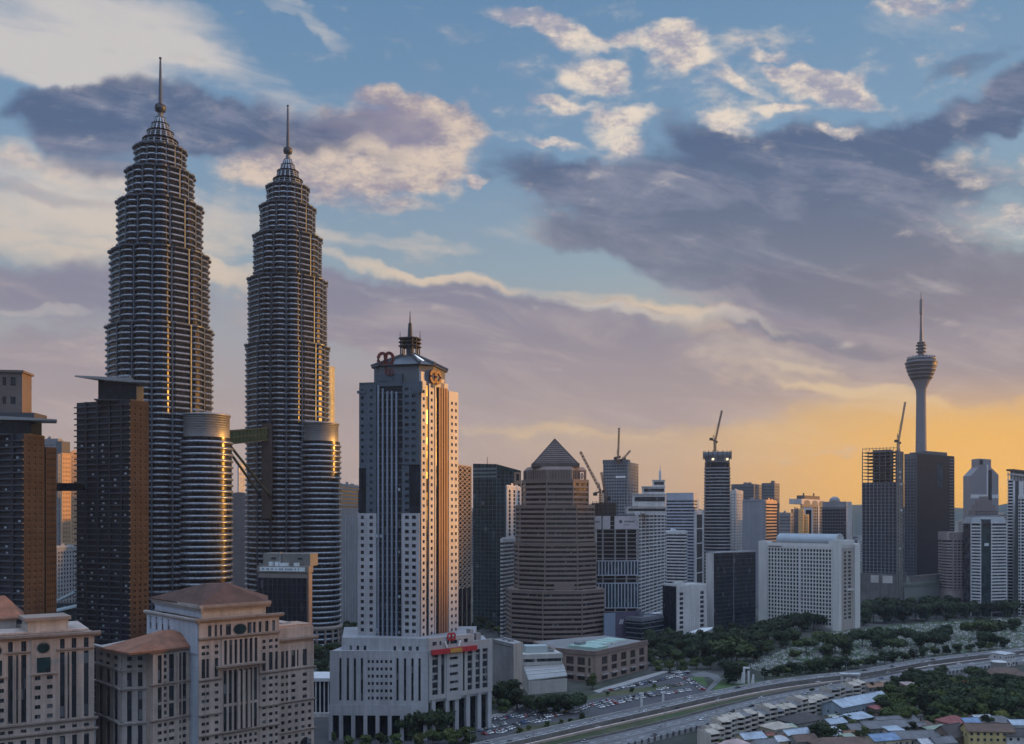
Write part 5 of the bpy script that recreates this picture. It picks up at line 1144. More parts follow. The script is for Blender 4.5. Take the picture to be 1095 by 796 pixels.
mb.loft([[(p.x+nn.x*o, p.y+nn.y*o, zb+h) for o, h in ring] for p in (A, B)], 0); mb.build('barrel_roof', mat('blue grey sheet roof', (.30, .35, .38), .5, .2, .1, .1), r_)
mb = MB(); mb.loft([[(p.x+nn.x*o, p.y+nn.y*o, zb+h) for o, h in [(o_*1.0, h_*1.07) for o_, h_ in ring]] for p in (B, B+Vector((f.d.x, f.d.y, 0))*1.2)], 0); mb.build('roof_gable', mat('roof gable', (.36, .38, .39), .7), r_)
mb = MB(); f.box(mb, f.s(824), f.s(891), z1, zb+.2, -28, -3); mb.build('roof_storey', mat('grey louvres', (.2, .2, .2), .7), r_)
r2 = random.Random(8); mb = MB(); s = s0+1
while s < s0+16: w = r2.uniform(.6, 1.0); f.box(mb, s, s+w, z1-5, z1-3.2, .91, 1.05); s += w+.35
mb.build('roof_lettering', mat('brown lettering', (.18, .12, .1), .6), r_)

# dark glass box, white slab with window columns, low buildings before them
pl = corner_plan(755, 763.5, 808, 945, 50); f0, f1 = Fac(pl[0], pl[1]), Fac(pl[1], pl[2]); z1 = Z(592.5, 945)
r_ = thing('glass_box', 'dark mirrored glass box with blank white end wall, left of the hotel', 'office building', (*pl[1], 0))
mb = MB(); mb.prism(pl, 0, z1); mb.build('glazed_body', DGLASS, r_); mb = MB(); f0.box(mb, 0, f0.L-.3, 0, z1+.6, 0, .5); mb.build('end_wall', OFFW, r_)
mb = MB(); f1.box(mb, f1.L*.45, f1.L*.45+.9, 0, z1, 0, .6); mb.build('centre_fold', SLATEW, r_)
fbars(r_, f1, 0, f1.L, fr(4, z1, 4.2), .16, 0, .12, SLATEW, 'floor_line'); mb = MB(); mb.prism(offs(pl, .6), z1+.61, z1+1.4); mb.build('roof_edge', GREYW, r_)
pl = corner_plan(709, 723.5, 755.5, 905, 55); f0, f1 = Fac(pl[0], pl[1]), Fac(pl[1], pl[2]); z1 = Z(627, 905)
r_ = thing('office_block', 'white office slab with a window column at each edge, left of the dark glass box', 'office building', (*pl[1], 0))
mb = MB(); mb.prism(pl, 0, z1); mb.build('wall', OFFW, r_); mb = MB(); f0.box(mb, 0, f0.L-.6, 0, z1-.4, 0, .4); mb.build('dark_glass_side', DGLASS, r_)
cc = pxc(f1, (726.3, 730.3), (748.3, 752.3)); rows = [(Z(y+3.3, 905), Z(y, 905)) for y in fr(634, 676, 5.1)][::-1]; mb = MB(); punched(mb, f1, 0, f1.L, 0, z1-.1, cc, rows, .5); mb.build('facade_wall', OFFW, r_); windows(r_, f1, cc, rows, GLASS)
roof_kit(r_, offs(pl, -.3), z1, OFFW, 3, 2, 2.5)
pl = corner_plan(735, 752, 766, 872, 40); f0, f1 = Fac(pl[0], pl[1]), Fac(pl[1], pl[2]); z1 = Z(676, 872)
r_ = thing('low_building', 'low angular white building with slanting roof line at the foot of the white slab', 'building', (*pl[1], 0))
mb = MB(); mb.loft([[(*p, 0) for p in pl], [(*pl[0], z1-2), (*pl[1], z1), (*pl[2], z1+2.5), (*pl[3], z1)]]); mb.build('wall', WHITE, r_)
windows(r_, f1, even(2, f1.L-1, 2, .3), [(z1*.45, z1*.7)], GLASS); windows(r_, f0, [(f0.L*.55, f0.L*.8)], [(z1*.5, z1*.75)], GLASS)
pl = corner_plan(669, 686, 709.5, 880, 40); z1 = Z(663, 880)
r_ = slab_tower('low_building', 'low dark glazed block behind the brown mall, under the white residential tower', 'building', pl, 663, 880, SLATEW, DGLASS, 4.5, .2, .2, plant=1)
f = Fac(P2(646, 885), P2(686, 905)); r_ = thing('site_hoarding', 'purple and pale blue hoarding with white mark below the banner block', 'hoarding', (*P2(660, 890), 0))
mb = MB(); f.box(mb, f.L*.3, f.L, 0, Z(655, 890), -1, 0); mb.build('purple_panel', mat('dusk purple panel', (.09, .075, .12), .7), r_); mb = MB(); f.box(mb, 0, f.L*.295, 0, Z(655.5, 890), -1, .1); mb.build('blue_panel', mat('pale blue panel', (.2, .25, .33), .7), r_)
mb = MB()
for a in (0, 1, 2): mb.bar(f.pt(f.L*.40+a*1.6, Z(668, 890), .2), f.pt(f.L*.40+a*1.6+1.5, Z(663, 890), .2), .55)
mb.build('white_mark', WHITE, r_)
pl = corner_plan(683, 690, 710, 930, 40); r_ = thing('podium', 'low white podium slab under the tiered residential tower', 'building', (*pl[1], 0)); mb = MB(); mb.prism(pl, Z(663, 930), Z(658, 930)); mb.build('roof_slab', WHITE, r_); mb = MB(); mb.prism(offs(pl, -1), 0, Z(663, 930)-.01); mb.build('glass_wall', GLASS, r_)
# ------------------------------------------------------------------ right: dark pair, broadcast tower, far right towers
pl = corner_plan(922, 959, 966.5, 1180, 20); f, fs = Fac(pl[0], pl[1]), Fac(pl[1], pl[2]); z1 = Z(516, 1180); zt = Z(480, 1180)
r_ = thing('unfinished_tower', 'dark unfinished tower with open concrete floors at its top, left of the navy glass tower', 'building site', (*pl[1], 0))
mb = MB(); mb.prism(pl, 0, z1); mb.build('glazed_body', glass('smoky glass', (.030, .036, .048), .2, 0.0, spec=.3, dark=.2), r_)
fbars(r_, f, 0, f.L, fr(40, z1, 4.3), .45, 0, .25, GREYW, 'floor_line'); fposts(r_, f, [f.L*k/9 for k in range(10)], .7, 0, z1, 0, .4, GREYW, 'mullion')
bands(r_, offs(pl, -.6), z1, zt-1, 4.3, .14, DCONC, .6, 'open_floor')
for ff in (f, fs): fposts(r_, ff, [ff.L*k/6 for k in range(7)], .9, z1, zt-2, -1.5, -.4, DCONC, 'column')
cc_ = Vector(cen(pl)); mb = MB(); mb.prism([tuple(cc_+(Vector(p)-cc_)*.5) for p in pl], z1, zt); mb.build('lift_core', DCONC, r_)
mb = MB()
for k in range(10): f.box(mb, f.L*k/10, f.L*k/10+.5, zt-2, zt+3, -1, -.5)
f.box(mb, 0, f.L, zt+1, zt+1.6, -1.1, -.4); mb.build('edge_screen', DCONC, r_)
fh_ = Fac(P2(960, 1176), P2(966, 1178)); mb = MB()
lattice(mb, fh_.pt(1.2, 10), fh_.pt(1.2, zt), 2.5, 40, .4); lattice(mb, fh_.pt(4.6, 10), fh_.pt(4.6, zt-4), 2.5, 40, .4); mb.build('hoist_mast', mat('hoist metal', (.30, .27, .24), .6), r_)
for y in (506, 512, 519, 588, 547): mb = MB(); fh_.box(mb, 1.0+(y % 2)*2, 3.2+(y % 2)*2, Z(y, 1176), Z(y-2.2, 1176), .2, 2); mb.build('hoist_cabin', mat('pale cabin', (.6, .58, .55), .6), r_)
mb = MB(); mb.prism(offs(pl, 3), 0, Z(614, 1180)); mb.build('podium_wall', DCONC, r_)
fp = Fac(*offs(pl, 3)[:2]); mb = MB(); 
for a, b in ((.3, .5), (.6, .85)): fp.box(mb, fp.L*a, fp.L*b, Z(624, 1180), Z(616, 1180), 0, .5)
mb.build('pale_hoarding', mat('pale cabin', (.6, .58, .55)), r_)
crane('luffing crane with pale jib on the dark unfinished tower', 960.5, 1182, 481, 474, (968, 430), (958.5, 471), mat('pale crane paint', (.36, .27, .22), .6))

pl = corner_plan(967, 980.5, 1020.5, 1230, 52); f0, f1 = Fac(pl[0], pl[1]), Fac(pl[1], pl[2]); z1 = Z(485, 1230)
r_ = thing('glass_tower', 'tall navy glass tower below the broadcast tower, its left face paler', 'office tower', (*pl[1], 0))
NG = mat('navy glass', (.014, .018, .03), .45, 0, .1, spec=.3)
mb = MB(); mb.prism(pl, Z(616, 1230), z1); mb.build('glazed_body', NG, r_)
cc = even(.5, f0.L-.5, 4, .5); n = int((z1-Z(612, 1230))/4.2); rows = [(Z(612, 1230)+4.2*i, Z(612, 1230)+4.2*i+2) for i in range(n-1)]
mb = MB(); punched(mb, f0, 0, f0.L, Z(615, 1230), z1-.3, cc, rows, .3); mb.build('left_wall', SLATEW, r_); windows(r_, f0, cc, rows, GLASS)
fbars(r_, f1, 0, f1.L, fr(Z(612, 1230), z1, 4.2), .2, 0, .12, mat('navy metal', (.03, .035, .05), .5), 'floor_line')
mb = MB(); f1.box(mb, f1.L*.52, f1.L*.68, Z(520, 1230), Z(494, 1230), 0, .2); mb.build('paler_glass', BGLASS, r_)
mb = MB(); f1.box(mb, f1.L*.28, f1.L*.8, z1, Z(481.5, 1230), -14, 0); f1.box(mb, 0, f1.L*.27, z1, z1+1.5, -10, 0); mb.build('roof_storey', SLATEW, r_)
fbars(r_, f1, f1.L*.86, f1.L+.5, fr(Z(612, 1230), z1-2, 4.2), 1.0, .13, .8, GREYW, 'corner_balcony')
mb = MB(); mb.prism(offs(pl, -5), 0, Z(616, 1230)-.1); mb.build('base_wall', DCONC, r_)
pl = corner_plan(967, 974, 1012, 1130, 50); r_ = thing('podium', 'low greenish podium at the foot of the navy glass tower', 'building', (*pl[1], 0)); mb = MB(); mb.prism(pl, 0, Z(627, 1130)); mb.build('wall', mat('grey green wall', (.18, .2, .19), .8, 0, .1), r_); mb = MB(); mb.prism(offs(pl, .8), Z(627, 1130)+.02, Z(624, 1130)); mb.build('roof', mat('grey green roof', (.14, .17, .14), .8, 0, .2), r_)
mb = MB(); mb.prism(offs(pl, -6), Z(624, 1130), Z(616.5, 1130)); mb.build('upper_storey', DCONC, r_)

# broadcast tower on its hill
dT = 1750; kT = dT/1000.; c_ = Vector(P2(985, dT)); z = lambda py: Z(py, dT)
r_ = thing('broadcast_tower', 'tall concrete broadcast tower with banded pod and antenna mast', 'tower', (*c_, 0))
TW = mat('tower concrete', (.20, .21, .24), .75, 0, .06, .02, .12); TD = mat('tower band', (.07, .08, .095), .4, .1)
mb = MB(); mb.lathe([(7.5*kT, 0), (6.2*kT, z(520)), (5.4*kT, z(470)), (4.9*kT, z(425)), (5.2*kT, z(417)), (7.5*kT, z(411)), (9.5*kT, z(407))], 28, c_); mb.build('shaft', TW, r_)
seq = ((407, 9.6, 11.2), (403.2, 11.4, 12.8), (399.3, 12.9, 14.2), (395.4, 14.2, 15.2), (391.6, 15.1, 15.9), (387.8, 15.6, 14.2))
for i, (y, r0, r1) in enumerate(seq):
    mb = MB(); mb.lathe([(r0*kT, z(y)), (r1*kT*.985, z(y-2.3))], 36, c_); mb.build('pod_window_band', TD, r_)
    mb = MB(); mb.lathe([(r1*kT*.95, z(y-2.3)), (r1*kT*1.02, z(y-2.4)), (r1*kT*1.03, z(y-3.8)), (r1*kT*.95, z(y-3.9))], 36, c_); mb.build('pod_ring', mat('pod ring', (.12, .13, .15), .5), r_)
mb = MB(); mb.lathe([(14.6*kT, z(384)), (12.5*kT, z(382.2)), (7*kT, z(381)), (4.2*kT, z(380))], 36, c_); mb.build('pod_roof', TD, r_)
for i in range(24):
    a = 6.28318*i/24; p = (c_.x+13.6*kT*math.cos(a), c_.y+13.6*kT*math.sin(a)); mb = MB(); mb.tube((*p, z(384)), (*p, z(381.3)), .7, .4, 5); mb.build('roof_finial', TD, r_)
mb = MB(); mb.lathe([(3.2*kT, z(381)), (3.0*kT, z(366))], 16, c_); mb.build('upper_shaft', TW, r_)
for y, r1 in ((377.5, 5.0), (374, 5.2), (370.5, 5.2), (367.8, 4.2)): mb = MB(); mb.lathe([(3*kT, z(y)), (r1*kT, z(y-.3)), (r1*kT, z(y-1.6)), (3*kT, z(y-1.8))], 20, c_); mb.build('upper_ring', TD, r_)
mb = MB(); mb.lathe([(1.9*kT, z(366)), (1.4*kT, z(352)), (1.1*kT, z(340)), (1.0*kT, z(336))], 12, c_); mb.lathe([(1.7*kT, z(336)), (1.5*kT, z(321)), (1.1*kT, z(320))], 12, c_); mb.lathe([(.6*kT, z(320)), (.3*kT, z(312.5))], 8, c_); mb.build('antenna_mast', mat('mast grey', (.16, .17, .19), .5, .3), r_)

# far right
r_ = thing('notched_tower', 'silver grey tower with slanted shoulders and pale belt, right of the navy tower', 'office tower', (*P2(1053, 1550), 0))
f = Fac(P2(1038, 1550), P2(1067.8, 1550)); zt = lambda py: Z(py, 1550); S = f.s
out = [(S(1038), 0), (S(1067.8), 0), (S(1067.8), zt(508)), (S(1059.8), zt(500)), (S(1059.8), zt(491.5)), (S(1047), zt(490.5)), (S(1047), zt(499.5)), (S(1038), zt(509))]
mb = MB(); mb.loft([[f.pt(a, b, o) for a, b in out] for o in (-26, 0)][::1]); mb.build('wall', mat('silver grey panel', (.26, .26, .28), .5, .2, .08), r_)
mb = MB(); f.box(mb, S(1056.5), S(1060.5), 0, zt(503), 0, .3); mb.build('glass_slot', DGLASS, r_); mb = MB(); f.box(mb, S(1055), S(1056.4), 0, zt(497), 0, .9); mb.build('pale_fin', WHITE, r_)
mb = MB(); f.box(mb, S(1038), S(1055), zt(533), zt(529), 0, .5); f.box(mb, S(1060.6), S(1067.8), zt(533), zt(529), 0, .5); mb.build('pale_belt', WHITE, r_)
mb = MB(); f.box(mb, S(1047.5), S(1051), zt(497), zt(492), 0, .3); mb.build('top_louvre', BLACK, r_)
fbars(r_, f, S(1038), S(1055), fr(10, zt(512), 4.4), .25, 0, .12, GREYW, 'floor_line')
r_ = thing('stepped_block', 'small grey brown block stepping to a peak before the notched tower', 'office building', (*P2(1054, 1400), 0))
for i, (a, b, y) in enumerate(((1042, 1067, 546), (1045, 1064, 540), (1048.5, 1060.5, 535), (1052, 1057, 531))):
    mb = MB(); f = Fac(P2(a, 1400+i), P2(b, 1400+i)); f.box(mb, 0, f.L, 0 if i == 0 else Z((546, 540, 535)[i-1], 1400)-.5, Z(y, 1400), -18+i, 0); mb.build('tier', mat('grey brown render', (.22, .19, .19), .8, 0, .1), r_)
f = Fac(P2(1042, 1400), P2(1067, 1400)); windows(r_, f, even(1, f.L-1, 8, .5), [(Z(546, 1400)-4*i-3, Z(546, 1400)-4*i-1) for i in range(12)][::-1], GLASS, o=.1)
pl0 = P2(1021.5, 1172); r_ = thing('round_block', 'banded taupe round-fronted block with circle emblem, left of the white blue tower', 'apartment building', (*pl0, 0))
cB_ = Vector(P2(1021.5, 1166)); rB = 11.2*1.15; zt = Z(570, 1150); TA = mat('taupe block render', (.34, .29, .28), .8, 0, .1, .05, .15)
half = [(cB_.x+rB*math.cos(R(a)), cB_.y+rB*.7*math.sin(R(a))) for a in range(180, 361, 15)]+[(cB_.x+rB, cB_.y+18), (cB_.x-rB, cB_.y+18)]
mb = MB(); mb.prism(half, 0, zt); mb.build('wall', GLASS, r_); bands(r_, half, Z(632, 1150), Z(578, 1150), 3.6, .55, TA, .4, 'floor_band')
mb = MB(); mb.prism(offs(half, .5), Z(578, 1150), zt+1); mb.build('top_wall', TA, r_); mb = MB(); mb.prism(offs(half, .6), 0, Z(632.3, 1150)); mb.build('base_wall', TA, r_)
f = Fac(half[3], half[5]); mb = MB(); 
for i in range(16):
    a, b = 6.28318*i/16, 6.28318*(i+1)/16; mb.bar(f.pt(f.L/2-1+2.6*math.cos(a), Z(573.5, 1150)+3*math.sin(a), 1.1), f.pt(f.L/2-1+2.6*math.cos(b), Z(573.5, 1150)+3*math.sin(b), 1.1), .8)
mb.build('round_emblem', BROWNDK, r_)
for a in range(4): mb = MB(); mb.box(cB_.x+rB*(.55-.35*a)-.5, cB_.x+rB*(.55-.35*a)+.5, cB_.y-rB*.7-.7, cB_.y, Z(632, 1150), zt); mb.build('pier', TA, r_)
grid_tower('apartment_block', 'plain taupe block taller and just behind the round-fronted one', 'apartment building', corner_plan(1031, 1032, 1040, 1185, 30), 560.5, 1185, TA, cols=(0, 3), wf=.4, fh=3.8, plant=1)
# white and blue tower with green centre strip
A, B, C_, D_ = P2(1038.5, 1128), P2(1049.5, 1118), P2(1059.5, 1118), P2(1076, 1124); zt = Z(560, 1120)
r_ = thing('apartment_tower', 'white tower with blue bands and green glass centre, second tower from right edge', 'apartment tower', (*P2(1056, 1125), 0))
pl = [A, B, C_, D_, (D_[0]-3, D_[1]+26), (A[0]+3, A[1]+26)]; mb = MB(); mb.prism(pl, 0, zt); mb.build('glazed_body', GLASS, r_)
for p, q_ in ((A, B), (C_, D_)): f = Fac(p, q_); fbars(r_, f, 0, f.L, fr(4, zt-3, 3.8), 1.9, 0, .8, WHITE, 'floor_band'); fposts(r_, f, [.4, f.L-.4], .9, 0, zt, .8, 1.2, WHITE, 'pier')
f = Fac(B, C_); mb = MB(); f.box(mb, .4, f.L-.4, 0, zt-4, 0, .4); mb.build('green_glass', GGLASS, r_); mb = MB(); f.box(mb, f.L*.3, f.L*.75, Z(584, 1118), Z(581, 1118), .4, .7); mb.build('pale_sign', SIGNW, r_)
mb = MB(); mb.loft([[(*p, zt) for p in offs(pl, .9)], [(*p, Z(553, 1120)) for p in offs(pl, -2.0)]]); mb.build('sloped_roof', mat('roof silver', (.34, .36, .38), .5, .2), r_)
mb = MB(); mb.prism(offs(pl, -5), Z(553, 1120)-.5, Z(551, 1120)); mb.build('roof_slab', GREYW, r_); mb = MB(); c_ = P2(1052.5, 1121); mb.box(c_[0]-5, c_[0]+5, 1115.5, 1122, zt, Z(555.5, 1120)); mb.build('roof_window', BGLASS, r_)
# tower cut by the right edge
pl = corner_plan(1078, 1083, 1112, 1160, 40); z1 = Z(514, 1160); f0, f1 = Fac(pl[0], pl[1]), Fac(pl[1], pl[2])
r_ = thing('apartment_tower', 'white balcony tower with flat overhanging roof, cut by the right edge', 'apartment tower', (*pl[1], 0))
mb = MB(); mb.prism(pl, 0, z1); mb.build('glazed_body', DGLASS, r_); fbars(r_, f0, -1, f0.L, fr(4, z1, 3.9), 1.5, 0, 1.0, WHITE, 'balcony')
for a, b in ((0, .06), (.2, .36), (.62, .75)): mb = MB(); f1.box(mb, f1.L*a, f1.L*b, 0, z1, 0, .7); mb.build('white_pier', WHITE, r_)
fbars(r_, f1, f1.L*.36, f1.L*.62, fr(4, z1, 3.9), 1.2, 0, .5, WHITE, 'floor_band')
fposts(r_, f0, [0, f0.L*.5, f0.L], .8, z1, Z(505, 1160), -.8, .2, OFFW, 'roof_column'); fposts(r_, f1, [f1.L*k/9 for k in range(1, 10)], .8, z1, Z(505, 1160), -.8, .2, OFFW, 'roof_column')
mb = MB(); mb.prism(offs(pl, -2.5), z1, Z(505, 1160)); mb.build('crown_core', GREYW, r_); mb = MB(); mb.prism(offs(pl, .8), Z(508, 1160), Z(506.6, 1160)); mb.build('crown_ring', OFFW, r_); mb = MB(); mb.prism(offs(pl, 1.6), Z(503.8, 1160), Z(501.8, 1160)); mb.build('flat_roof', BROWNDK, r_); mb = MB(); mb.prism(offs(pl, -4), Z(505, 1160), Z(503.8, 1160)-.02); mb.build('roof_neck', GREYW, r_)
pl = corner_plan(1089.5, 1094, 1116, 1120, 40); slab_tower('apartment_tower', 'white and grey tower in front of the balcony tower, at the right edge', 'apartment tower', pl, 531, 1120, WHITE, DGLASS, 3.9, .4, .5, piers=4)

# ------------------------------------------------------------------ small far buildings of the low city (seen in the gaps)
FW = [mat('far pale wall', (.42, .41, .40), .8, 0, .1, objvar=.2), mat('far grey wall', (.25, .25, .27), .8, 0, .1, objvar=.2), mat('far cream wall', (.46, .40, .33), .8, 0, .1, objvar=.2)]
gaps = [(895, 925, 'right of the hotel'), (1018, 1042, 'between the navy tower and the notched tower'), (1066, 1080, 'left of the balcony tower'), (745, 784, 'around the round unfinished tower'), (830, 858, 'above the hotel roof'), (684, 712, 'above the tiered residential tower'), (366, 384, 'left of the bank tower'), (500, 510, 'right of the bank tower')]
n_ = 0; adj = ['pale low', 'grey stepped', 'cream slender', 'small flat-roofed', 'hazy square', 'broad pale', 'narrow grey', 'tall hazy']
for gi, (a, b, where) in enumerate(gaps):
    cnt = max(3, int((b-a)/4)); 
    for i in range(cnt):
        px = a+(b-a)*(i+rnd.uniform(.1, .9))/cnt; d = rnd.uniform(1900, 3600); w = rnd.uniform(18, 40); h = (rnd.uniform(30, 62) if rnd.random() < .6 else rnd.uniform(70, 125)) if gi not in (3, 7) else rnd.uniform(95, 150)
        x = X(px, d); m = FW[rnd.randrange(3)]; ordn = ('leftmost', 'second', 'third', 'fourth', 'fifth', 'sixth', 'seventh', 'eighth', 'ninth', 'tenth')[i]
        r_ = thing('distant_building', f'{ordn} {adj[n_ % 8]} distant block {where}', 'building', (x, d, 0), 'distant low city buildings'); n_ += 1
        mb = MB(); mb.box(x-w/2, x+w/2, d, d+w*.8, 0, h); mb.build('wall', m, r_)
        mb = MB(); mb.box(x-w*.25, x+w*.2, d+2, d+w*.5, h, h+rnd.uniform(3, 7)); mb.build('roof_plant', m, r_)
        f = Fac((x-w/2, d), (x+w/2, d)); fbars(r_, f, .8, w-.8, fr(4, h-3, 6.5), 2.6, 0, .3, GLASS, 'window_band')
# ------------------------------------------------------------------ roads, lots, cemetery ground
def P3(px, py, z=0.0):
    d = (CAM_H-z)*FPX/(py-HZ); return Vector((X(px, d), d, z))
ASPH = mat('asphalt', (.075, .075, .08), .9, 0, .2, .05); ASPH2 = mat('worn pale asphalt', (.15, .15, .155), .9, 0, .15, .05)
KERB = mat('kerb concrete', (.30, .30, .30), .85, 0, .15); GRASS = mat('grass', (.045, .065, .025), .95, 0, .35, .05, base2=(.085, .085, .04))
SAND = mat('bare sandy soil', (.24, .20, .165), .95, 0, .25, .05); LINE = mat('road paint', (.6, .6, .58), .8)
def sheet(name, pts, z, m, kind='structure'):
    mb = MB(); mb.add([(p.x, p.y, z) for p in pts], (tuple(range(len(pts))),)); return tag(mb.build(name, m), kind=kind)
def dens_(pl, n=8):
    """smooth resampling of a picture line"""
    out = []
    for i in range(len(pl)-1):
        p0, p1, p2, p3 = pl[max(i-1, 0)], pl[i], pl[i+1], pl[min(i+2, len(pl)-1)]
        for k in range(n):
            t_ = k/n; out.append(tuple(.5*((2*p1[j])+(-p0[j]+p2[j])*t_+(2*p0[j]-5*p1[j]+4*p2[j]-p3[j])*t_*t_+(-p0[j]+3*p1[j]-3*p2[j]+p3[j])*t_**3) for j in range(2)))
    return out+[pl[-1]]
class Road:
    def __init__(s, far, width, z):
        s.c = [P3(a, b, z) for a, b in dens_(far)]; s.w = width; s.z = z; s.n = []
        for i in range(len(s.c)):
            d = (s.c[min(i+1, len(s.c)-1)]-s.c[max(i-1, 0)]); d.z = 0; d.normalize(); s.n.append(Vector((d.y, -d.x, 0)))     # towards the camera
        s.len = [0.0]
        for a, b in zip(s.c, s.c[1:]): s.len.append(s.len[-1]+(b-a).length)
    def off(s, i, o, dz=0.0): p = s.c[i]+s.n[i]*o; return (p.x, p.y, s.z+dz)
    def ribbon(s, mb, o0, o1, z0, z1=None, mi=0):
        """strip from o0 to o1; with z1 a solid kerb/parapet from z0 to z1"""
        for i in range(len(s.c)-1):
            if z1 is None: mb.quad(s.off(i, o1, z0), s.off(i+1, o1, z0), s.off(i+1, o0, z0), s.off(i, o0, z0), mi)
            else:
                A = [s.off(i, o1, z0), s.off(i+1, o1, z0), s.off(i+1, o0, z0), s.off(i, o0, z0)]; B = [s.off(i, o1, z1), s.off(i+1, o1, z1), s.off(i+1, o0, z1), s.off(i, o0, z1)]
                mb.quad(*B, mi); mb.quad(A[0], A[1], B[1], B[0], mi); mb.quad(A[2], A[3], B[3], B[2], mi)
    def at(s, dist, o=0.0, dz=0.0):
        for i in range(len(s.c)-1):
            if s.len[i+1] >= dist:
                f_ = (dist-s.len[i])/(s.len[i+1]-s.len[i]); p = s.c[i].lerp(s.c[i+1], f_)+s.n[i]*o; d = s.c[i+1]-s.c[i]; return Vector((p.x, p.y, s.z+dz)), math.atan2(d.y, d.x)
        return None, 0
    def dashes(s, mb, o, step, ln, w, dz):
        d = 2.0
        while d < s.len[-1]-step:
            a, r = s.at(d, o, dz); b, _ = s.at(d+ln, o, dz); q_ = Vector((-math.sin(r), math.cos(r), 0))*w/2
            mb.quad(tuple(a-q_), tuple(b-q_), tuple(b+q_), tuple(a+q_)); d += step
E1L = [(455, 809), (512, 796), (560, 785.5), (620, 772), (700, 754.5), (756, 742), (813, 731), (870, 723.3), (916, 718.3), (990, 705.5), (1095, 694), (1200, 684.5)]
E1 = Road(E1L, 11, 2.4)
def road(name, rd, w, m, skirt=None, lines=()):
    mb = MB(); rd.ribbon(mb, 0, w, 0.0); o = tag(mb.build(name, m), kind='structure')
    if lines:
        ml = MB()
        for o_, st, ln in lines: rd.dashes(ml, o_, st, ln, .35, .01)
        tag(ml.build('lane_markings', LINE), kind='structure')
    return o
road('expressway', E1, 10.5, ASPH2, None, ((3.6, 9, 4), (7.0, 9, 4)))
PAR = mat('parapet concrete', (.36, .36, .36), .85, 0, .12, .05, .2)
w_ = thing('parapet_wall', 'pale parapet along the upper expressway deck, far side', 'parapet', tuple(E1.c[20])); mb = MB(); E1.ribbon(mb, -.5, 0, -2.4, 1.0); mb.build('wall', PAR, w_)
w_ = thing('parapet_wall', 'pale parapet along the upper expressway deck, near side', 'parapet', tuple(E1.c[30])); mb = MB(); E1.ribbon(mb, 10.5, 11, -2.4, .9); mb.build('wall', mat('dark wall concrete', (.18, .17, .16), .9, 0, .2, .06, .3), w_); mb = MB(); E1.ribbon(mb, 10.45, 11.05, .903, 1.1); mb.build('coping', PAR, w_)  # near wall darker than its coping
for k in (30, 60):
    pass
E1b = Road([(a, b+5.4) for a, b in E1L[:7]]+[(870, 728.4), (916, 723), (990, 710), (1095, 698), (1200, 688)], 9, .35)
road('carriageway', E1b, 10, ASPH, None, ((3.3, 9, 4), (6.6, 9, 4)))
w_ = thing('road_glow_strip', 'low pinkish road glow strip along the lower carriageway', 'road glow strip', tuple(E1b.c[30])); mb = MB(); E1b.ribbon(mb, 10, 11.6, -.3, .9); mb.build('wall', mat('pink road glow', (.46, .37, .32), .8, 0, .15, .05, .15), w_)  # pinkish headlight glow on the road, painted as a coloured strip
E2L = [(520, 815), (560, 806), (640, 789), (720, 770), (801, 749), (860, 737), (930, 725.5), (990, 715), (1095, 701.5), (1200, 691)]
E2 = Road(E2L, 22, 2.0)
road('lower_highway', E2, 20, ASPH2, None, ((5, 9, 4), (9.8, 9, 4), (14.5, 9, 4)))
mb = MB(); E2.ribbon(mb, 9.7, 10.1, .02, .7); tag(mb.build('median', PAR), kind='structure')
w_ = thing('crash_barrier', 'posted barrier along the near edge of the lower highway', 'barrier', tuple(E2.c[30])); mb = MB(); E2.ribbon(mb, 20, 20.5, -2, .7); mb.build('wall', PAR, w_)
mbp = MB(); mbp.box(-.45, .45, -.35, .35, 0, 2.3); mep = mbp.mesh('barrier_post', mat('dark post', (.10, .10, .105), .8)); d = 30; n_ = 0
while d < E2.len[-1]-100 and n_ < 95:
    p, a = E2.at(d, 21.0, -1.2); d += 5.2; n_ += 1; link('barrier_post', mep, w_, Matrix.Translation(p) @ Matrix.Rotation(a, 4, 'Z'))
w_ = thing('noise_wall', 'grey wall along the far edge of the lower highway', 'wall', tuple(E2.c[30])); mb = MB(); E2.ribbon(mb, -.6, 0, -2, 1.2); mb.build('wall', mat('dark wall concrete', (.18, .17, .16), .9, 0, .2, .06, .3), w_)
mb = MB()
n1, n2 = len(E1b.c), len(E2.c)
for i in range(60):
    a0, b0 = E1b.at(E1b.len[-1]*i/60+.01, 11.7, -.3)[0], E1b.at(E1b.len[-1]*(i+1)/60-.5, 11.7, -.3)[0]; a1, b1_ = E2.at(E2.len[-1]*i/60+.01, -.7, -1.9)[0], E2.at(E2.len[-1]*(i+1)/60-.5, -.7, -1.9)[0]
    if None in (a0, b0, a1, b1_): continue
    mb.quad(tuple(a1), tuple(b1_), tuple(b0), tuple(a0))
tag(mb.build('embankment', GRASS), kind='structure')
E3 = Road([(a, b+10.2-(a-640)*.012) for a, b in E2L], 8, .03); road('sandy_track', E3, 6, SAND)
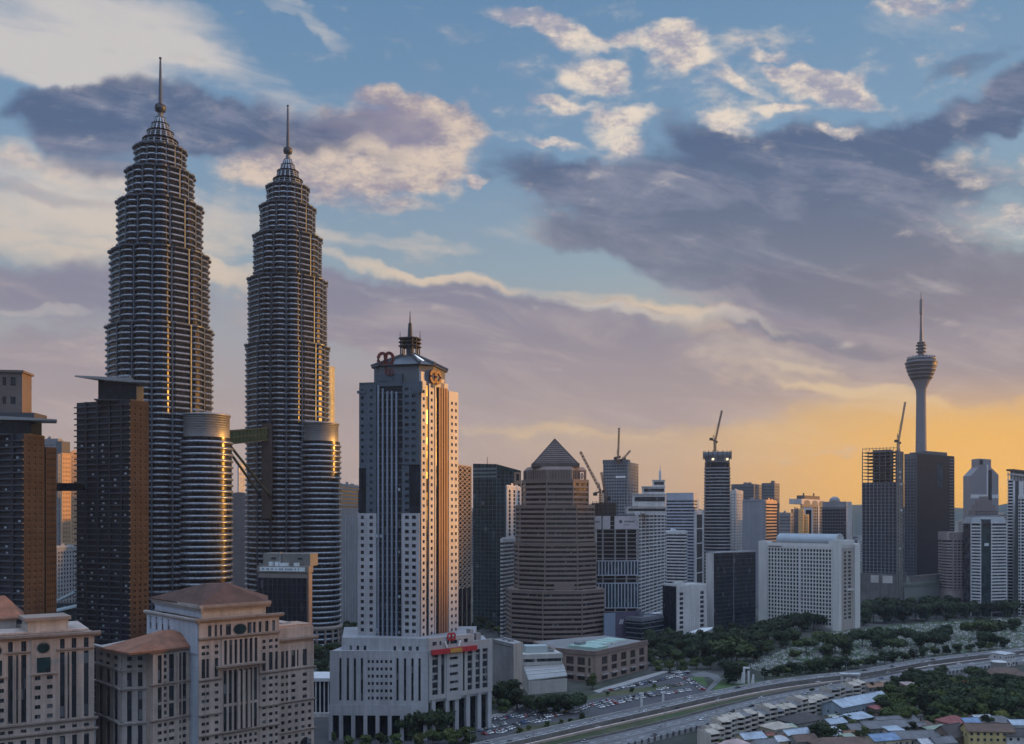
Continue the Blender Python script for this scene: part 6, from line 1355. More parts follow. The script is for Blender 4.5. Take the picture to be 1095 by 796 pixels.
# lots, lawns, slip roads
sheet('car_park', [G(*p) for p in ((500, 776), (503, 792), (548, 787.5), (600, 775.5), (645, 765.5), (700, 753), (757, 740), (752, 728), (738, 717), (700, 722), (650, 736), (612, 752), (560, 756), (520, 766))], .012, ASPH)
sheet('lawn', [G(*p) for p in ((617, 751), (650, 745), (700, 739), (735, 733), (728, 731), (690, 735), (650, 740), (630, 744))], .024, GRASS)
sheet('verge', [G(*p) for p in ((546, 789), (600, 776.5), (640, 767.5), (640, 764.5), (600, 772), (572, 776), (552, 781))], .028, GRASS)
sheet('lawn', [G(*p) for p in ((762, 738.5), (800, 731), (815, 728), (780, 727), (768, 730))], .02, mat('fresh grass', (.055, .10, .03), .95, 0, .3, .08)); sheet('lawn', [G(*p) for p in ((738, 726), (757, 735), (752, 723), (745, 721))], .024, mat('fresh grass', (.055, .1, .03)))
sheet('slip_road', [G(*p) for p in ((738, 721), (752, 718), (768, 722), (772, 727), (758, 740), (754, 739), (764, 728), (758, 724), (744, 724))], .03, ASPH2)
sheet('access_road', [G(*p) for p in ((478, 781), (502, 772.5), (540, 760), (560, 751), (562, 753), (545, 763), (506, 776), (480, 786))], .032, mat('pale worn concrete road', (.26, .245, .23), .9, 0, .2))
sheet('pavement', [G(*p) for p in ((634, 739), (692, 722), (715, 716), (716, 718), (692, 726), (640, 741))], .035, mat('pale paving', (.30, .29, .28), .9, 0, .15))
sheet('forecourt', [G(*p) for p in ((335, 797), (335, 770), (360, 772), (460, 784), (500, 775), (500, 797), (440, 805))], .01, ASPH)
sheet('cemetery_ground', [G(*p) for p in ((800, 714), (842, 694), (880, 676), (1000, 664), (1200, 656), (1200, 680), (1095, 692), (990, 702), (900, 715), (830, 726))], .014, mat('thin grass', (.045, .075, .032), .95, 0, .35, .06, base2=(.075, .09, .05)))
sheet('settlement_ground', [G(*p) for p in ((690, 812), (740, 797), (800, 777), (880, 754), (960, 738), (1095, 722), (1200, 712), (1200, 830), (700, 830))], .008, mat('packed earth', (.075, .075, .062), .95, 0, .35, .05, base2=(.05, .06, .035)))
sheet('link_road', [G(*p) for p in ((1010, 718), (1060, 709), (1110, 702), (1110, 706), (1060, 714), (1015, 722))], .02, ASPH2)

# ------------------------------------------------------------------ trees
def foliage(name, base, tr=.25):
    m = bpy.data.materials.new(name); m.use_nodes = True; n = NT(m.node_tree); b = m.node_tree.nodes['Principled BSDF']
    geo = n.new('ShaderNodeNewGeometry'); oi = n.new('ShaderNodeObjectInfo')
    f = n.noise(geo.outputs['Position'], .45, 3, .6); k = n.m('MULTIPLY', n.mr(f, .3, .7, .55, 1.5, 'LINEAR'), n.mr(oi.outputs['Random'], 0, 1, .55, 1.65, 'LINEAR'))
    wn = n.new('ShaderNodeTexWhiteNoise', noise_dimensions='1D'); n.put(wn.inputs['W'], n.m('MULTIPLY', oi.outputs['Random'], 91.7))
    c = n.mix(n.m('MULTIPLY', wn.outputs['Value'], .5), base, (base[0]*1.5, base[1]*1.12, base[2]*.8))
    n.put(b.inputs['Base Color'], n.vm('SCALE', c, sc=k)); b.inputs['Roughness'].default_value = .75; b.inputs['Specular IOR Level'].default_value = .2
    return m
BARK = mat('bark', (.10, .08, .065), .95, 0, .2, .5)
FD, FM, FL, FO = foliage('dark leaves', (.024, .040, .018)), foliage('green leaves', (.046, .070, .024)), foliage('yellow green leaves', (.075, .095, .030)), foliage('rusty leaves', (.10, .065, .025))
def make_tree(kind, seed, h, w, leafm, nleaf=1000, low=.35):
    r = random.Random(seed); root = bpy.data.objects.new('tree', None); COL.objects.link(root); root.empty_display_size = 2
    mb = MB(); lobes = []
    n = 9 if kind != 'palm' else 0
    for i in range(n):
        a = r.uniform(0, 6.28); q_ = math.sqrt(r.random())
        if kind == 'umbrella': c = Vector((q_*w*.36*math.cos(a), q_*w*.36*math.sin(a), h*(.76-.16*q_+r.uniform(-.06, .08)))); rr = Vector((w*.21, w*.21, h*.19))*r.uniform(.8, 1.25)
        elif kind == 'column': c = Vector((r.uniform(-.1, .1)*w, r.uniform(-.1, .1)*w, h*(low+.1+(.85-low)*i/n))); rr = Vector((w*.38, w*.38, h*.14))*(1.15-.5*abs(i/n-.35))
        else: c = Vector((q_*w*.30*math.cos(a), q_*w*.30*math.sin(a), h*(low+(.82-low)*r.random()))); rr = Vector((w*.24, w*.24, h*.17))*r.uniform(.75, 1.3)
        lobes.append((c, rr))
    for i in range(nleaf):
        c, rr = lobes[i % n]; d = Vector((r.gauss(0, 1), r.gauss(0, 1), r.gauss(.25, 1))).normalized(); p = c+Vector((d.x*rr.x, d.y*rr.y, d.z*rr.z))*r.uniform(.72, 1.10)
        s = r.uniform(.35, .75)*(w/12)**.5; e = Vector((r.gauss(0, 1), r.gauss(0, 1), r.gauss(0, .6)))+d*.3; e.normalize(); g = e.cross(d); g = g.normalized() if g.length > .05 else e.orthogonal().normalized(); g = (g+d*r.uniform(-.5, .5)).normalized()
        mb.add([p-e*s-g*s*.6, p+e*s-g*s*.5, p+e*s*.7+g*s*.7, p-e*s*.8+g*s*.6], ((0, 1, 2, 3),))
    for c, rr in lobes:     # inner mass of twigs and leaves
        rings = []
        for k in range(1, 5):
            th = math.pi*k/5; rings.append([(c.x+rr.x*.72*math.sin(th)*math.cos(6.28318*j/7+k), c.y+rr.y*.72*math.sin(th)*math.sin(6.28318*j/7+k), c.z-rr.z*.72*math.cos(th)) for j in range(7)])
        mb.loft(rings, 0)
    cr = mb.build('crown', leafm, root)
    mb = MB(); b = .022*h+.08; top = lobes[0][0] if kind != 'column' else Vector((0, 0, h*.8)); zf = h*(low+.1) if kind != 'umbrella' else h*.42
    mb.tube((0, 0, -.1), (0, 0, zf), b*1.25, b*.8, 8)
    for c, rr in lobes[:6]: mb.tube((0, 0, zf*.92), tuple(c-Vector((0, 0, rr.z*.3))), b*.55, b*.2, 5)
    mb.build('trunk', BARK, root)
    return root
PROTO = {k: make_tree(*v) for k, v in dict(
    A=('round', 11, 13, 12, FD, 1300), B=('round', 12, 12, 12, FM, 1300), C=('umbrella', 13, 14, 19, FD, 1500), D=('umbrella', 14, 13, 17, FM, 1500),
    E=('column', 15, 13, 7, FM, 900, .2), F=('round', 16, 9, 8, FL, 900, .3), H=('round', 17, 8, 7.5, FM, 900, .22), J=('round', 18, 15, 14, FD, 1500, .28), K=('round', 19, 11, 11, FO, 1000)).items()}
PH = dict(A=13, B=12, C=14, D=13, E=13, F=9, H=8, J=15, K=11)
USED = set()
ORD = ['leftmost', 'second', 'third', 'fourth', 'fifth', 'sixth', 'seventh', 'eighth', 'ninth', 'tenth', 'eleventh', 'twelfth', 'thirteenth', 'fourteenth', 'fifteenth', 'sixteenth', 'seventeenth', 'eighteenth', 'nineteenth', 'twentieth']
LOOK = dict(A='dark round tree', B='green round tree', C='dark umbrella-shaped tree', D='green umbrella-shaped tree', E='slim upright tree', F='pale yellowish tree', H='small bushy tree', J='big dark tree', K='rusty tinted tree')
def grove(where, group, items, hs=1.0):
    """items: (px, py of the foot, height in m, kind); labels count same-looking trees from the left"""
    items = sorted(items); cnt = {}; tot = {}
    for it in items: tot[it[3]] = tot.get(it[3], 0)+1
    for (px, py, h, k) in items:
        i = cnt.get(k, 0); cnt[k] = i+1; p = G(px, py); h *= hs; s = h/PH[k]; r_ = rnd.uniform(.95, 1.2)
        lab = (f'{LOOK[k]} {where}' if tot[k] == 1 else f'{ORD[i]} {LOOK[k]} from left {where}' if i else f'leftmost {LOOK[k]} {where}')
        if k in USED: o = dup(PROTO[k], p, rnd.uniform(0, 6.28), (s*r_, s*r_, s))
        else: o = PROTO[k]; o.location = p; o.scale = (s*r_, s*r_, s); o.rotation_euler = (0, 0, rnd.uniform(0, 6.28)); USED.add(k)
        tag(o, lab, 'tree', group)
grove('in front of the bank podium', 'trees before the bank', [(437, 792, 12, 'J'), (457, 789, 19, 'C'), (470, 788, 17, 'J'), (444, 786, 15, 'A'), (422, 798, 7, 'H'), (392, 799, 7, 'H'), (407, 798.5, 8, 'B'), (449, 800, 8, 'F'), (463, 797, 9, 'B'), (481, 796.5, 9, 'F'), (497, 795, 9, 'D'), (374, 799, 6, 'H'), (357, 795, 6, 'E'), (362, 784, 9, 'E'), (384, 785, 8, 'E'), (405, 786, 8, 'H'), (488, 797.5, 8, 'B'), (503, 797.5, 7, 'H')])
grove('between the car park and the sloped-roof building', 'trees by the car park', [(533, 757, 14, 'J'), (544, 755, 17, 'J'), (553, 759, 14, 'A'), (562, 761, 11, 'B'), (573, 763.5, 10, 'A'), (583, 763, 12, 'J'), (594, 765, 13, 'J'), (604, 764, 12, 'A'), (613, 762, 12, 'C'), (622, 756, 9, 'A'), (540, 762, 9, 'H'), (566, 757, 9, 'B'), (526, 758, 6, 'F')])
grove('at the corner of the brown mall', 'trees by the car park', [(634, 737, 11, 'E'), (629, 733, 5, 'H')])
grove('on the green verge beside the expressway', 'roadside bushes', [(556, 785, 4, 'H'), (566, 782, 3.5, 'F'), (585, 778, 4, 'H'), (600, 775, 3.5, 'H'), (622, 768.5, 4, 'H'), (650, 744, 3, 'F'), (676, 740, 3.5, 'H'), (700, 735.5, 3, 'H'), (610, 773, 3, 'B')])
grove('in the wood between the brown mall and the hotel', 'wood before the hotel', [(696, 712, 12, 'A'), (703, 703, 15, 'J'), (712, 708, 13, 'A'), (718, 700, 15, 'J'), (724, 712, 12, 'B'), (731, 704, 14, 'J'), (740, 709, 13, 'A'), (747, 702, 15, 'C'), (755, 707, 13, 'J'), (763, 699, 15, 'A'), (770, 711, 14, 'A'), (776, 699, 17, 'C'), (788, 716, 21, 'D'), (800, 697, 18, 'C'), (812, 690, 17, 'J'), (822, 686, 18, 'C'), (834, 684, 17, 'J'), (845, 680, 18, 'C'), (702, 717, 7, 'H'), (716, 717, 8, 'B'), (730, 718, 8, 'H'), (745, 716, 9, 'B'), (760, 716, 10, 'B'), (806, 707, 14, 'J'), (690, 700, 12, 'A'), (787, 686, 15, 'A'), (768, 688, 14, 'J'), (752, 690, 12, 'A'), (857, 676, 17, 'J'), (870, 673, 15, 'C'), (820, 700, 12, 'B'), (798, 708, 13, 'A'), (708, 694, 13, 'J'), (726, 694, 13, 'A'), (742, 697, 14, 'J'), (782, 706, 14, 'J'), (760, 704, 13, 'B'), (812, 699, 14, 'A'), (835, 693, 13, 'J'), (848, 690, 13, 'A'), (694, 690, 12, 'J'), (716, 688, 12, 'A')], 1.25)
grove('in the tall belt behind the graves', 'tree belt behind the cemetery', [(880, 672, 15, 'J'), (890, 669, 17, 'C'), (901, 668, 18, 'J'), (912, 667, 18, 'A'), (923, 669, 17, 'J'), (934, 666, 19, 'C'), (945, 667, 19, 'J'), (957, 665, 18, 'A'), (968, 666, 18, 'J'), (979, 664, 19, 'C'), (990, 665, 19, 'J'), (1001, 662, 19, 'A'), (1012, 664, 19, 'J'), (1023, 661, 18, 'C'), (1034, 662, 18, 'J'), (1046, 660, 17, 'A'), (1057, 661, 17, 'J'), (1068, 659, 18, 'C'), (1080, 660, 18, 'J'), (1092, 658, 18, 'A'), (1104, 660, 18, 'J'), (926, 662, 20, 'A'), (950, 660, 22, 'C'), (974, 659, 21, 'A'), (998, 658, 22, 'C'), (1018, 656, 20, 'A')], 1.15)
grove('standing among the graves', 'trees in the cemetery', [(880, 694, 17, 'D'), (893, 700, 20, 'C'), (905, 703, 18, 'J'), (922, 692, 17, 'C'), (942, 696, 20, 'J'), (955, 700, 15, 'D'), (968, 690, 17, 'C'), (985, 694, 16, 'J'), (1000, 697, 19, 'C'), (1046, 686, 22, 'D'), (1060, 684, 20, 'C'), (1066, 692, 12, 'B'), (1012, 682, 14, 'A'), (862, 700, 15, 'D'), (850, 706, 10, 'B'), (1084, 676, 15, 'J'), (885, 706, 14, 'J'), (936, 688, 16, 'A'), (950, 690, 16, 'J'), (1007, 690, 17, 'J'), (1052, 678, 18, 'J'), (1054, 692, 15, 'J')], 1.0)
grove('in the hedge row between the graves and the expressway', 'trees along the expressway', [(779, 731, 15, 'J'), (790, 728, 13, 'J'), (826, 724, 6, 'B'), (836, 723, 8, 'A'), (846, 722, 9, 'J'), (856, 721, 8, 'A'), (866, 720, 9, 'B'), (876, 719, 10, 'J'), (887, 718, 11, 'A'), (898, 717, 10, 'J'), (910, 715.5, 8, 'B'), (946, 711, 10, 'A'), (956, 709.5, 9, 'J'), (966, 708, 8, 'B'), (977, 706.5, 9, 'A'), (988, 704, 9, 'J'), (1000, 702, 8, 'B'), (1012, 701, 8, 'A'), (1024, 699, 8, 'J'), (1038, 697, 7, 'B'), (819, 726, 7, 'A'), (831, 724, 7, 'J'), (841, 723, 7, 'B'), (851, 721.5, 8, 'J'), (861, 720.5, 9, 'A'), (871, 719.5, 9, 'J'), (892, 717.5, 10, 'J'), (904, 716, 9, 'A'), (918, 714.5, 7, 'B'), (926, 713.5, 7, 'A'), (936, 712, 8, 'J'), (1048, 696, 8, 'A'), (1060, 695, 7, 'B'), (1074, 693.5, 8, 'J')], 1.15)
grove('in the gap between the steel tower and the bank', 'trees behind the bank', [(340, 708, 15, 'J'), (348, 712, 14, 'A'), (355, 704, 14, 'J'), (343, 722, 13, 'A'), (352, 726, 10, 'B'), (366, 682, 14, 'J'), (374, 677, 13, 'A'), (381, 684, 13, 'J'), (514, 672, 14, 'A'), (508, 678, 13, 'J'), (524, 676, 12, 'A'), (533, 680, 11, 'B')])
rr = random.Random(21); nb = []
for (x0, x1, y0, y1, n, ks, hs) in ((985, 1095, 738, 772, 62, 'JJACBADB', (9, 16)), (940, 1000, 746, 780, 36, 'JABDHB', (6, 12)), (1000, 1095, 765, 780, 14, 'ABHF', (6, 9)), (1040, 1095, 735, 745, 8, 'JA', (9, 13)), (960, 1030, 726, 740, 9, 'JBA', (7, 12)), (1000, 1040, 768, 780, 8, 'BFH', (6, 9))):
    for i in range(n): nb.append((rr.uniform(x0, x1), rr.uniform(y0, y1), rr.uniform(*hs), ks[rr.randrange(len(ks))]))
nb += [(1040, 748, 13, 'K'), (1010, 762, 8, 'F'), (1020, 768, 8, 'F'), (1034, 764, 7, 'F'), (1046, 730, 12, 'D'), (998, 734, 12, 'J')]
nb.sort(); ZN = [(0, 975, 'among the tin-roofed houses left of the big grove'), (975, 1010, 'at the left side of the big neighbourhood grove'), (1010, 1035, 'left of the middle of the big neighbourhood grove'), (1035, 1065, 'right of the middle of the neighbourhood grove'), (1065, 2000, 'at the right end of the neighbourhood grove')]
for a, b, wh in ZN: grove(wh, 'trees of the neighbourhood', [t_ for t_ in nb if a <= t_[0] < b])
grove('among the roofs along the bottom edge', 'trees among the houses', [(880, 796, 12, 'J'), (872, 793, 10, 'A'), (887, 798, 11, 'A'), (925, 795, 9, 'E'), (902, 786, 7, 'B'), (912, 782, 7, 'H'), (905, 775, 6, 'H'), (952, 742, 9, 'J'), (958, 748, 8, 'A'), (930, 740, 7, 'A'), (942, 738, 6, 'B'), (890, 744, 5, 'H'), (850, 756, 6, 'E'), (815, 765, 4, 'H'), (868, 742, 4, 'H'), (1062, 780, 7, 'A'), (985, 740, 6, 'B'), (1000, 790, 6, 'H'), (915, 792, 6, 'B'), (826, 798, 6, 'H'), (898, 796, 5, 'F'), (846, 783, 5, 'B'), (852, 787, 5, 'H'), (878, 777, 6, 'B'), (884, 786, 6, 'A'), (896, 772, 5, 'A'), (908, 770, 5, 'B'), (918, 781, 6, 'J'), (934, 779, 6, 'A'), (938, 796, 7, 'B'), (972, 789, 6, 'A'), (976, 783, 6, 'J'), (992, 789, 7, 'B'), (1006, 797, 6, 'A'), (1018, 788, 5, 'H'), (1048, 788, 5, 'A'), (1076, 791, 6, 'B'), (1080, 778, 7, 'J'), (1090, 790, 5, 'H'), (775, 803, 6, 'H'), (800, 795, 4, 'B'), (820, 792, 4, 'A'), (830, 789, 4, 'H'), (960, 774, 7, 'J'), (945, 771, 6, 'A'), (932, 768, 5, 'B')])

# gravestones: too many and small to count
mb = MB(); rg = random.Random(31); poly = [(800, 714), (842, 694), (880, 678), (1000, 666), (1110, 660), (1110, 690), (990, 702), (900, 715), (830, 724)]
def inside(px, py):
    c = False; n = len(poly)
    for i in range(n):
        (x1, y1), (x2, y2) = poly[i], poly[(i+1) % n]
        if (y1 > py) != (y2 > py) and px < (x2-x1)*(py-y1)/(y2-y1)+x1: c = not c
    return c
k = 0
while k < 2900:
    px, py = rg.uniform(800, 1100), rg.uniform(660, 724)
    if not inside(px, py): continue
    p = G(px, py); p.x += rg.uniform(-1, 1); k += 1; s = rg.uniform(.6, 1.3); h = rg.uniform(.8, 2.0); mi = 0 if rg.random() < .6 else 1
    mb.box(p.x-s, p.x+s, p.y-.35, p.y+.35, 0, h*.45, mi if rg.random() < .5 else 1); mb.box(p.x-s*.9, p.x-s*.5, p.y-.2, p.y+.2, h*.45, h, mi); 
    if rg.random() < .6: mb.box(p.x+s*.5, p.x+s*.9, p.y-.2, p.y+.2, h*.45, h*.95, mi)
tag(mb.build('gravestones', [mat('white marble', (.62, .63, .63), .6, 0, .1), mat('weathered stone', (.28, .29, .27), .9, 0, .3, .3)]), kind='stuff')
HAZE = 4.2e-5
# ------------------------------------------------------------------ low buildings round the car park
CB = mat('brown pink render', (.30, .225, .19), .8, 0, .12, .06, .2)
C0, CL_, CR_ = P2(635.5, 672), P2(595, 690), P2(691.5, 733); fl, frr = Fac(CL_, C0), Fac(C0, CR_); z1 = Z(698.5, 672)
root = thing('shopping_mall', 'low brown mall with large paired windows and patina green roof lights', 'shopping mall', (*C0, 0))
pl = [CL_, C0, CR_, (CR_[0]-30, CR_[1]+38), (CL_[0]-16, CL_[1]+44)]
mb = MB(); mb.prism(pl, 0, z1); mb.build('wall', CB, root)
zr = lambda py: Z(py, 672)
rows = [(1.0, 4.2), (6.8, 10.6), (12.0, 17.6)]
for f, cc in ((frr, even(frr.L*.08, frr.L*.97, 5, .58)), (fl, pxc(fl, (597, 602), (606, 614), (618, 626), (629.5, 632)))):
    mb = MB(); punched(mb, f, 0, f.L, 0, z1-1.9, cc, rows, .8); mb.build('facing', CB, root); windows(root, f, cc, rows, mat('dusky window', (.05, .035, .035), .15, 0, .1, spec=.6))
    mb = MB(); f.box(mb, -.6, f.L+.6, z1-1.8, z1-.9, 0, 1.5); f.box(mb, -.3, f.L+.3, z1-.89, z1+1.3, -.4, .9); mb.build('cornice', mat('brown band', (.19, .14, .12), .8, 0, .12, .06, .15), root)
    mb = MB(); 
    for c in cc[::1]: f.box(mb, c[0]-.4, c[1]+.4, 4.4, 5.1, .8, 2.4)
    mb.build('arcade_canopy', mat('pale paving', (.3, .29, .28)), root)
mb = MB(); mb.prism(offs(pl, -2), z1+.02, z1+.3); mb.build('roof', mat('grey roofing', (.2, .2, .2), .9, 0, .2), root)
for i in range(5):
    g_ = Fac(Vector(C0).lerp(Vector(CR_), .10+.15*i)+Vector((-8, 9)), Vector(C0).lerp(Vector(CR_), .23+.15*i)+Vector((-8, 9)))
    mb = MB(); g_.box(mb, 0, g_.L, z1+.3, z1+1.9, -17, 0); g_.box(mb, 0, g_.L, z1+1.91, z1+2.2, -17, -.6, 1); mb.build('roof_light', [mat('pale upstand', (.5, .56, .54), .6), TEAL], root)
g_ = Fac(Vector(CL_).lerp(Vector(C0), .2)+Vector((4, 10)), Vector(C0)+Vector((2, 9))); mb = MB(); g_.box(mb, 0, g_.L, z1+.3, z1+2.4, -16, 0); mb.build('green_roof', TEAL, root)
mb = MB(); g_.box(mb, g_.L*.1, g_.L*.3, z1+2.4, z1+4.4, -12, -4); mb.build('roof_plant', METAL, root)

A, B, C_ = P2(558, 640), P2(582, 634), P2(606, 652); fa, fb = Fac(A, B), Fac(B, C_)
root = thing('sloped_roof_building', 'off white building with big slanting metal roof and two window strips', 'building', (*B, 0)); CR2 = mat('creamy wall', (.44, .43, .40), .8, 0, .1, .06, .2)
fm = Fac(P2(559, 655), P2(601, 661)); zt = Z(700, 655)
mb = MB(); fm.box(mb, 0, fm.L, 0, zt, -18, 0); mb.build('wall', CR2, root)
mb = MB(); fm.box(mb, -.3, fm.L+.3, Z(705, 655), zt, 0, .7); fm.box(mb, -.3, fm.L+.3, Z(712, 655), Z(708.5, 655), 0, .7); mb.build('parapet_band', CR2, root)
windows(root, fm, [(.5, fm.L*.3), (fm.L*.36, fm.L*.97)], [(Z(708.4, 655)+.05, Z(705.1, 655)-.05)], GLASS, o=.1, name='window_strip')
windows(root, fm, [(.5, fm.L*.97)], [(Z(715.5, 655), Z(712.1, 655))], GLASS, o=.1, name='window_strip')
lo = Fac(P2(565, 628), P2(606.5, 640)); z0, zz1 = Z(731, 630), Z(713.5, 655)
mb = MB(); tp = [fm.pt(.3, zz1, .2), fm.pt(fm.L+1, zz1+.4, .2)]; bt = [lo.pt(0, z0+2, 0), lo.pt(lo.L, z0+3, 0)]
mb.loft([[bt[0], bt[1], tp[1], tp[0]], [(p[0], p[1], p[2]+.7) for p in (bt[0], bt[1], tp[1], tp[0])]]); sr = mb.build('sloped_roof', mat('pale zinc roof', (.36, .36, .35), .5, .2, .12, .08, .2), root)
mb = MB(); a0, a1, b0, b1_ = Vector(bt[0]), Vector(bt[1]), Vector(tp[0]), Vector(tp[1])
for k in (.35, .62): mb.bar(a0.lerp(b0, k)+Vector((0, 0, .9)), a1.lerp(b1_, k)+Vector((0, 0, .9)), 1.2, .3)
mb.build('roof_rib', mat('light ridge metal', (.55, .54, .52), .5), sr)
mb = MB(); lo.box(mb, 0, lo.L, 0, z0+1.9, -.6, 0); mb.add([lo.pt(0, 0, 0), fm.pt(.3, 0, .2), tp[0], bt[0]], ((0, 1, 2, 3),)); mb.add([lo.pt(lo.L, 0, 0), fm.pt(fm.L+1, 0, .2), tp[1], bt[1]], ((3, 2, 1, 0),)); mb.build('lower_wall', CR2, root)
mb = MB(); fm.box(mb, fm.L*.12, fm.L*.68, zt, Z(691.5, 660), -14, -5); mb.build('roof_storey', mat('pale teal panel', (.38, .45, .45), .6), root); mb = MB(); fm.box(mb, fm.L*.7, fm.L*.85, zt, zt+2, -9, -6); mb.build('roof_plant', METAL, root)
A, B, C_ = P2(526, 622), P2(549, 596), P2(558.5, 604); z1 = Z(688, 600); fa, fb = Fac(A, B), Fac(B, C_); root = thing('blank_block', 'plain windowless grey concrete block with cream corner wall right of the bank podium', 'building', (*B, 0))
mb = MB(); mb.prism([A, B, C_, (C_[0]-8, C_[1]+20)], 0, z1); mb.build('wall', CONC, root); mb = MB(); fb.box(mb, 0, fb.L, 0, z1+.3, 0, .4); mb.build('cream_wall', BEIGE2, root); mb = MB(); fa.box(mb, fa.L*.1, fa.L*.9, z1-2.6, z1-2.2, 0, .15); mb.build('wall_joint', DMETAL, root)
for k in (.3, .55): mb = MB(); fa.box(mb, fa.L*k, fa.L*k+3, z1, z1+1.6, -6, -3); mb.build('roof_unit', METAL, root)
# white roofed pavilion left of the bank, clinic-like
f = Fac(P2(336, 560), P2(354, 560)); root = thing('pavilion', 'small pavilion with white flat roof and white columns left of the bank podium', 'building', (*P2(345, 560), 0)); z1 = Z(725, 560)
mb = MB(); f.box(mb, -6, f.L+1, z1-2, z1, -22, 1.5); mb.build('roof', WHITE, root); mb = MB(); f.box(mb, -5, f.L, 0, z1-2.01, -20, -.6); mb.build('glass_wall', DGLASS, root)
fposts(root, f, [1+f.L*k/4 for k in range(5)], .7, 0, z1-2, -.6, .3, WHITE, 'column')
mb = MB(); f.box(mb, -5, f.L, 0, Z(762, 560), -.5, 2.5); mb.build('garden_wall', OFFW, root)
# containers beside the bank
for i, (px, py, m_, lab) in enumerate(((495, 768, OFFW, 'white site container nearest the bank podium column'), (503, 764, mat('pale green container', (.34, .38, .36), .7, 0, .1), 'pale greenish site container farther along the bank podium'))):
    p = G(px, py); r_ = thing('site_container', lab, 'container', tuple(p)); r_.rotation_euler = (0, 0, R(36)); INV[r_.name] = Matrix.Identity(4)
    mb = MB(); mb.box(-3.6, 3.6, -1.3, 1.3, .15, 2.9); 
    for k in range(14): mb.box(-3.4+.5*k, -3.2+.5*k, -1.36, -1.3, .3, 2.75)
    mb.build('body', m_, r_); mb = MB(); mb.box(-3.75, 3.75, -1.45, 1.45, 2.9, 3.05); mb.build('roof', m_, r_); mb = MB(); mb.box(-2.5, -1.6, -1.42, -1.37, .2, 2.2); mb.build('door', METAL, r_); mb = MB(); mb.box(.6, 2.0, -1.42, -1.37, 1.2, 2.1); mb.build('window', GLASS, r_)
# white pylons in the car park
for px, py, h, lab in ((686, 758, 9, 'left one of two white pylons beside the expressway'), (709, 754, 7.5, 'right one of two white pylons beside the expressway')):
    p = G(px, py); r_ = thing('pylon', lab, 'pylon', tuple(p)); mb = MB(); mb.box(p.x-.7, p.x+.7, p.y-.5, p.y+.5, 0, h); mb.build('post', WHITE, r_); mb = MB(); mb.box(p.x-1.4, p.x+1.4, p.y-.7, p.y+.7, h, h+.8); mb.build('cap', WHITE, r_)
# white portal pier over the roads and white monument
a, b = P3(900.5, 731, 0), P3(917.5, 731.5, 0); r_ = thing('portal_pier', 'white portal frame carrying the deck between expressway and lower highway', 'pier', tuple((a+b)/2))
for p in (a, b): mb = MB(); mb.loft([[(p.x+x*w, p.y+y*w, z) for x, y in ((-1, -1), (1, -1), (1, 1), (-1, 1))] for z, w in ((0, 1.2), (.6, 1.2), (.8, .75), (6.4, .75))]); mb.build('column', WHITE, r_)
mb = MB(); mb.bar(a+Vector((-1.5, 0, 6.9)), b+Vector((1.5, 0, 6.9)), 4.5, 1.0); mb.build('beam', mat('pale beam', (.5, .52, .53), .8), r_)
p = G(795, 731); r_ = thing('monument', 'white angular gateway monument on the lawn beside the expressway', 'monument', tuple(p))
for i, (x, w, h) in enumerate(((-8, 3, 3), (-4.5, 3.5, 4.5), (-1.2, 2.6, 8), (2.0, 4.4, 10.5), (6.5, 2.2, 6.5))):
    mb = MB(); x += p.x
    if i == 3: mb.box(x-2.2, x-1.0, p.y-.8, p.y+.8, 0, h); mb.box(x+1.0, x+2.2, p.y-.8, p.y+.8, 0, h-1.5); mb.box(x-2.2, x+2.2, p.y-.9, p.y+.9, h, h+1.2); mb.build('arch', WHITE, r_)
    else: mb.loft([[(x-w/2, p.y-.6, 0), (x+w/2, p.y-.6, 0), (x+w/2, p.y+.6, 0), (x-w/2, p.y+.6, 0)], [(x+w*.1, p.y-.5, h), (x+w/2, p.y-.5, h), (x+w/2, p.y+.5, h), (x+w*.1, p.y+.5, h)]]); mb.build('slab', WHITE, r_)
# lamps along the roads
def make_lamp():
    r_ = bpy.data.objects.new('street_lamp', None); COL.objects.link(r_); mb = MB(); mb.tube((0, 0, 0), (0, 0, 10), .16, .1, 6); mb.build('pole', METAL, r_)
    mb = MB(); mb.tube((0, 0, 9.9), (0, -2.2, 10.5), .09); mb.tube((0, 0, 9.9), (0, 2.2, 10.5), .09); mb.build('arm', METAL, r_)
    for s in (-1, 1): mb = MB(); mb.box(-.18, .18, s*2.2-.5, s*2.2+.5, 10.45, 10.62); mb.build('lamp_head', METAL, r_)
    return r_
L0 = make_lamp(); n_ = 0
for rd, o, st, nm in ((E1, 10.8, 44, 'on the expressway parapet'), (E2, 9.9, 50, 'on the lower highway median')):
    d = 20; i = 0
    while d < rd.len[-1]-120 and i < 11:
        p, a = rd.at(d, o, .6); r_ = L0 if n_ == 0 else dup(L0, p, a); r_.location = p; r_.rotation_euler = (0, 0, a); n_ += 1
        tag(r_, f'{ORD[i]} double-armed street lamp ' + ('from left ' if i else '')+nm, 'street lamp', 'street lamps along the roads'); d += st; i += 1

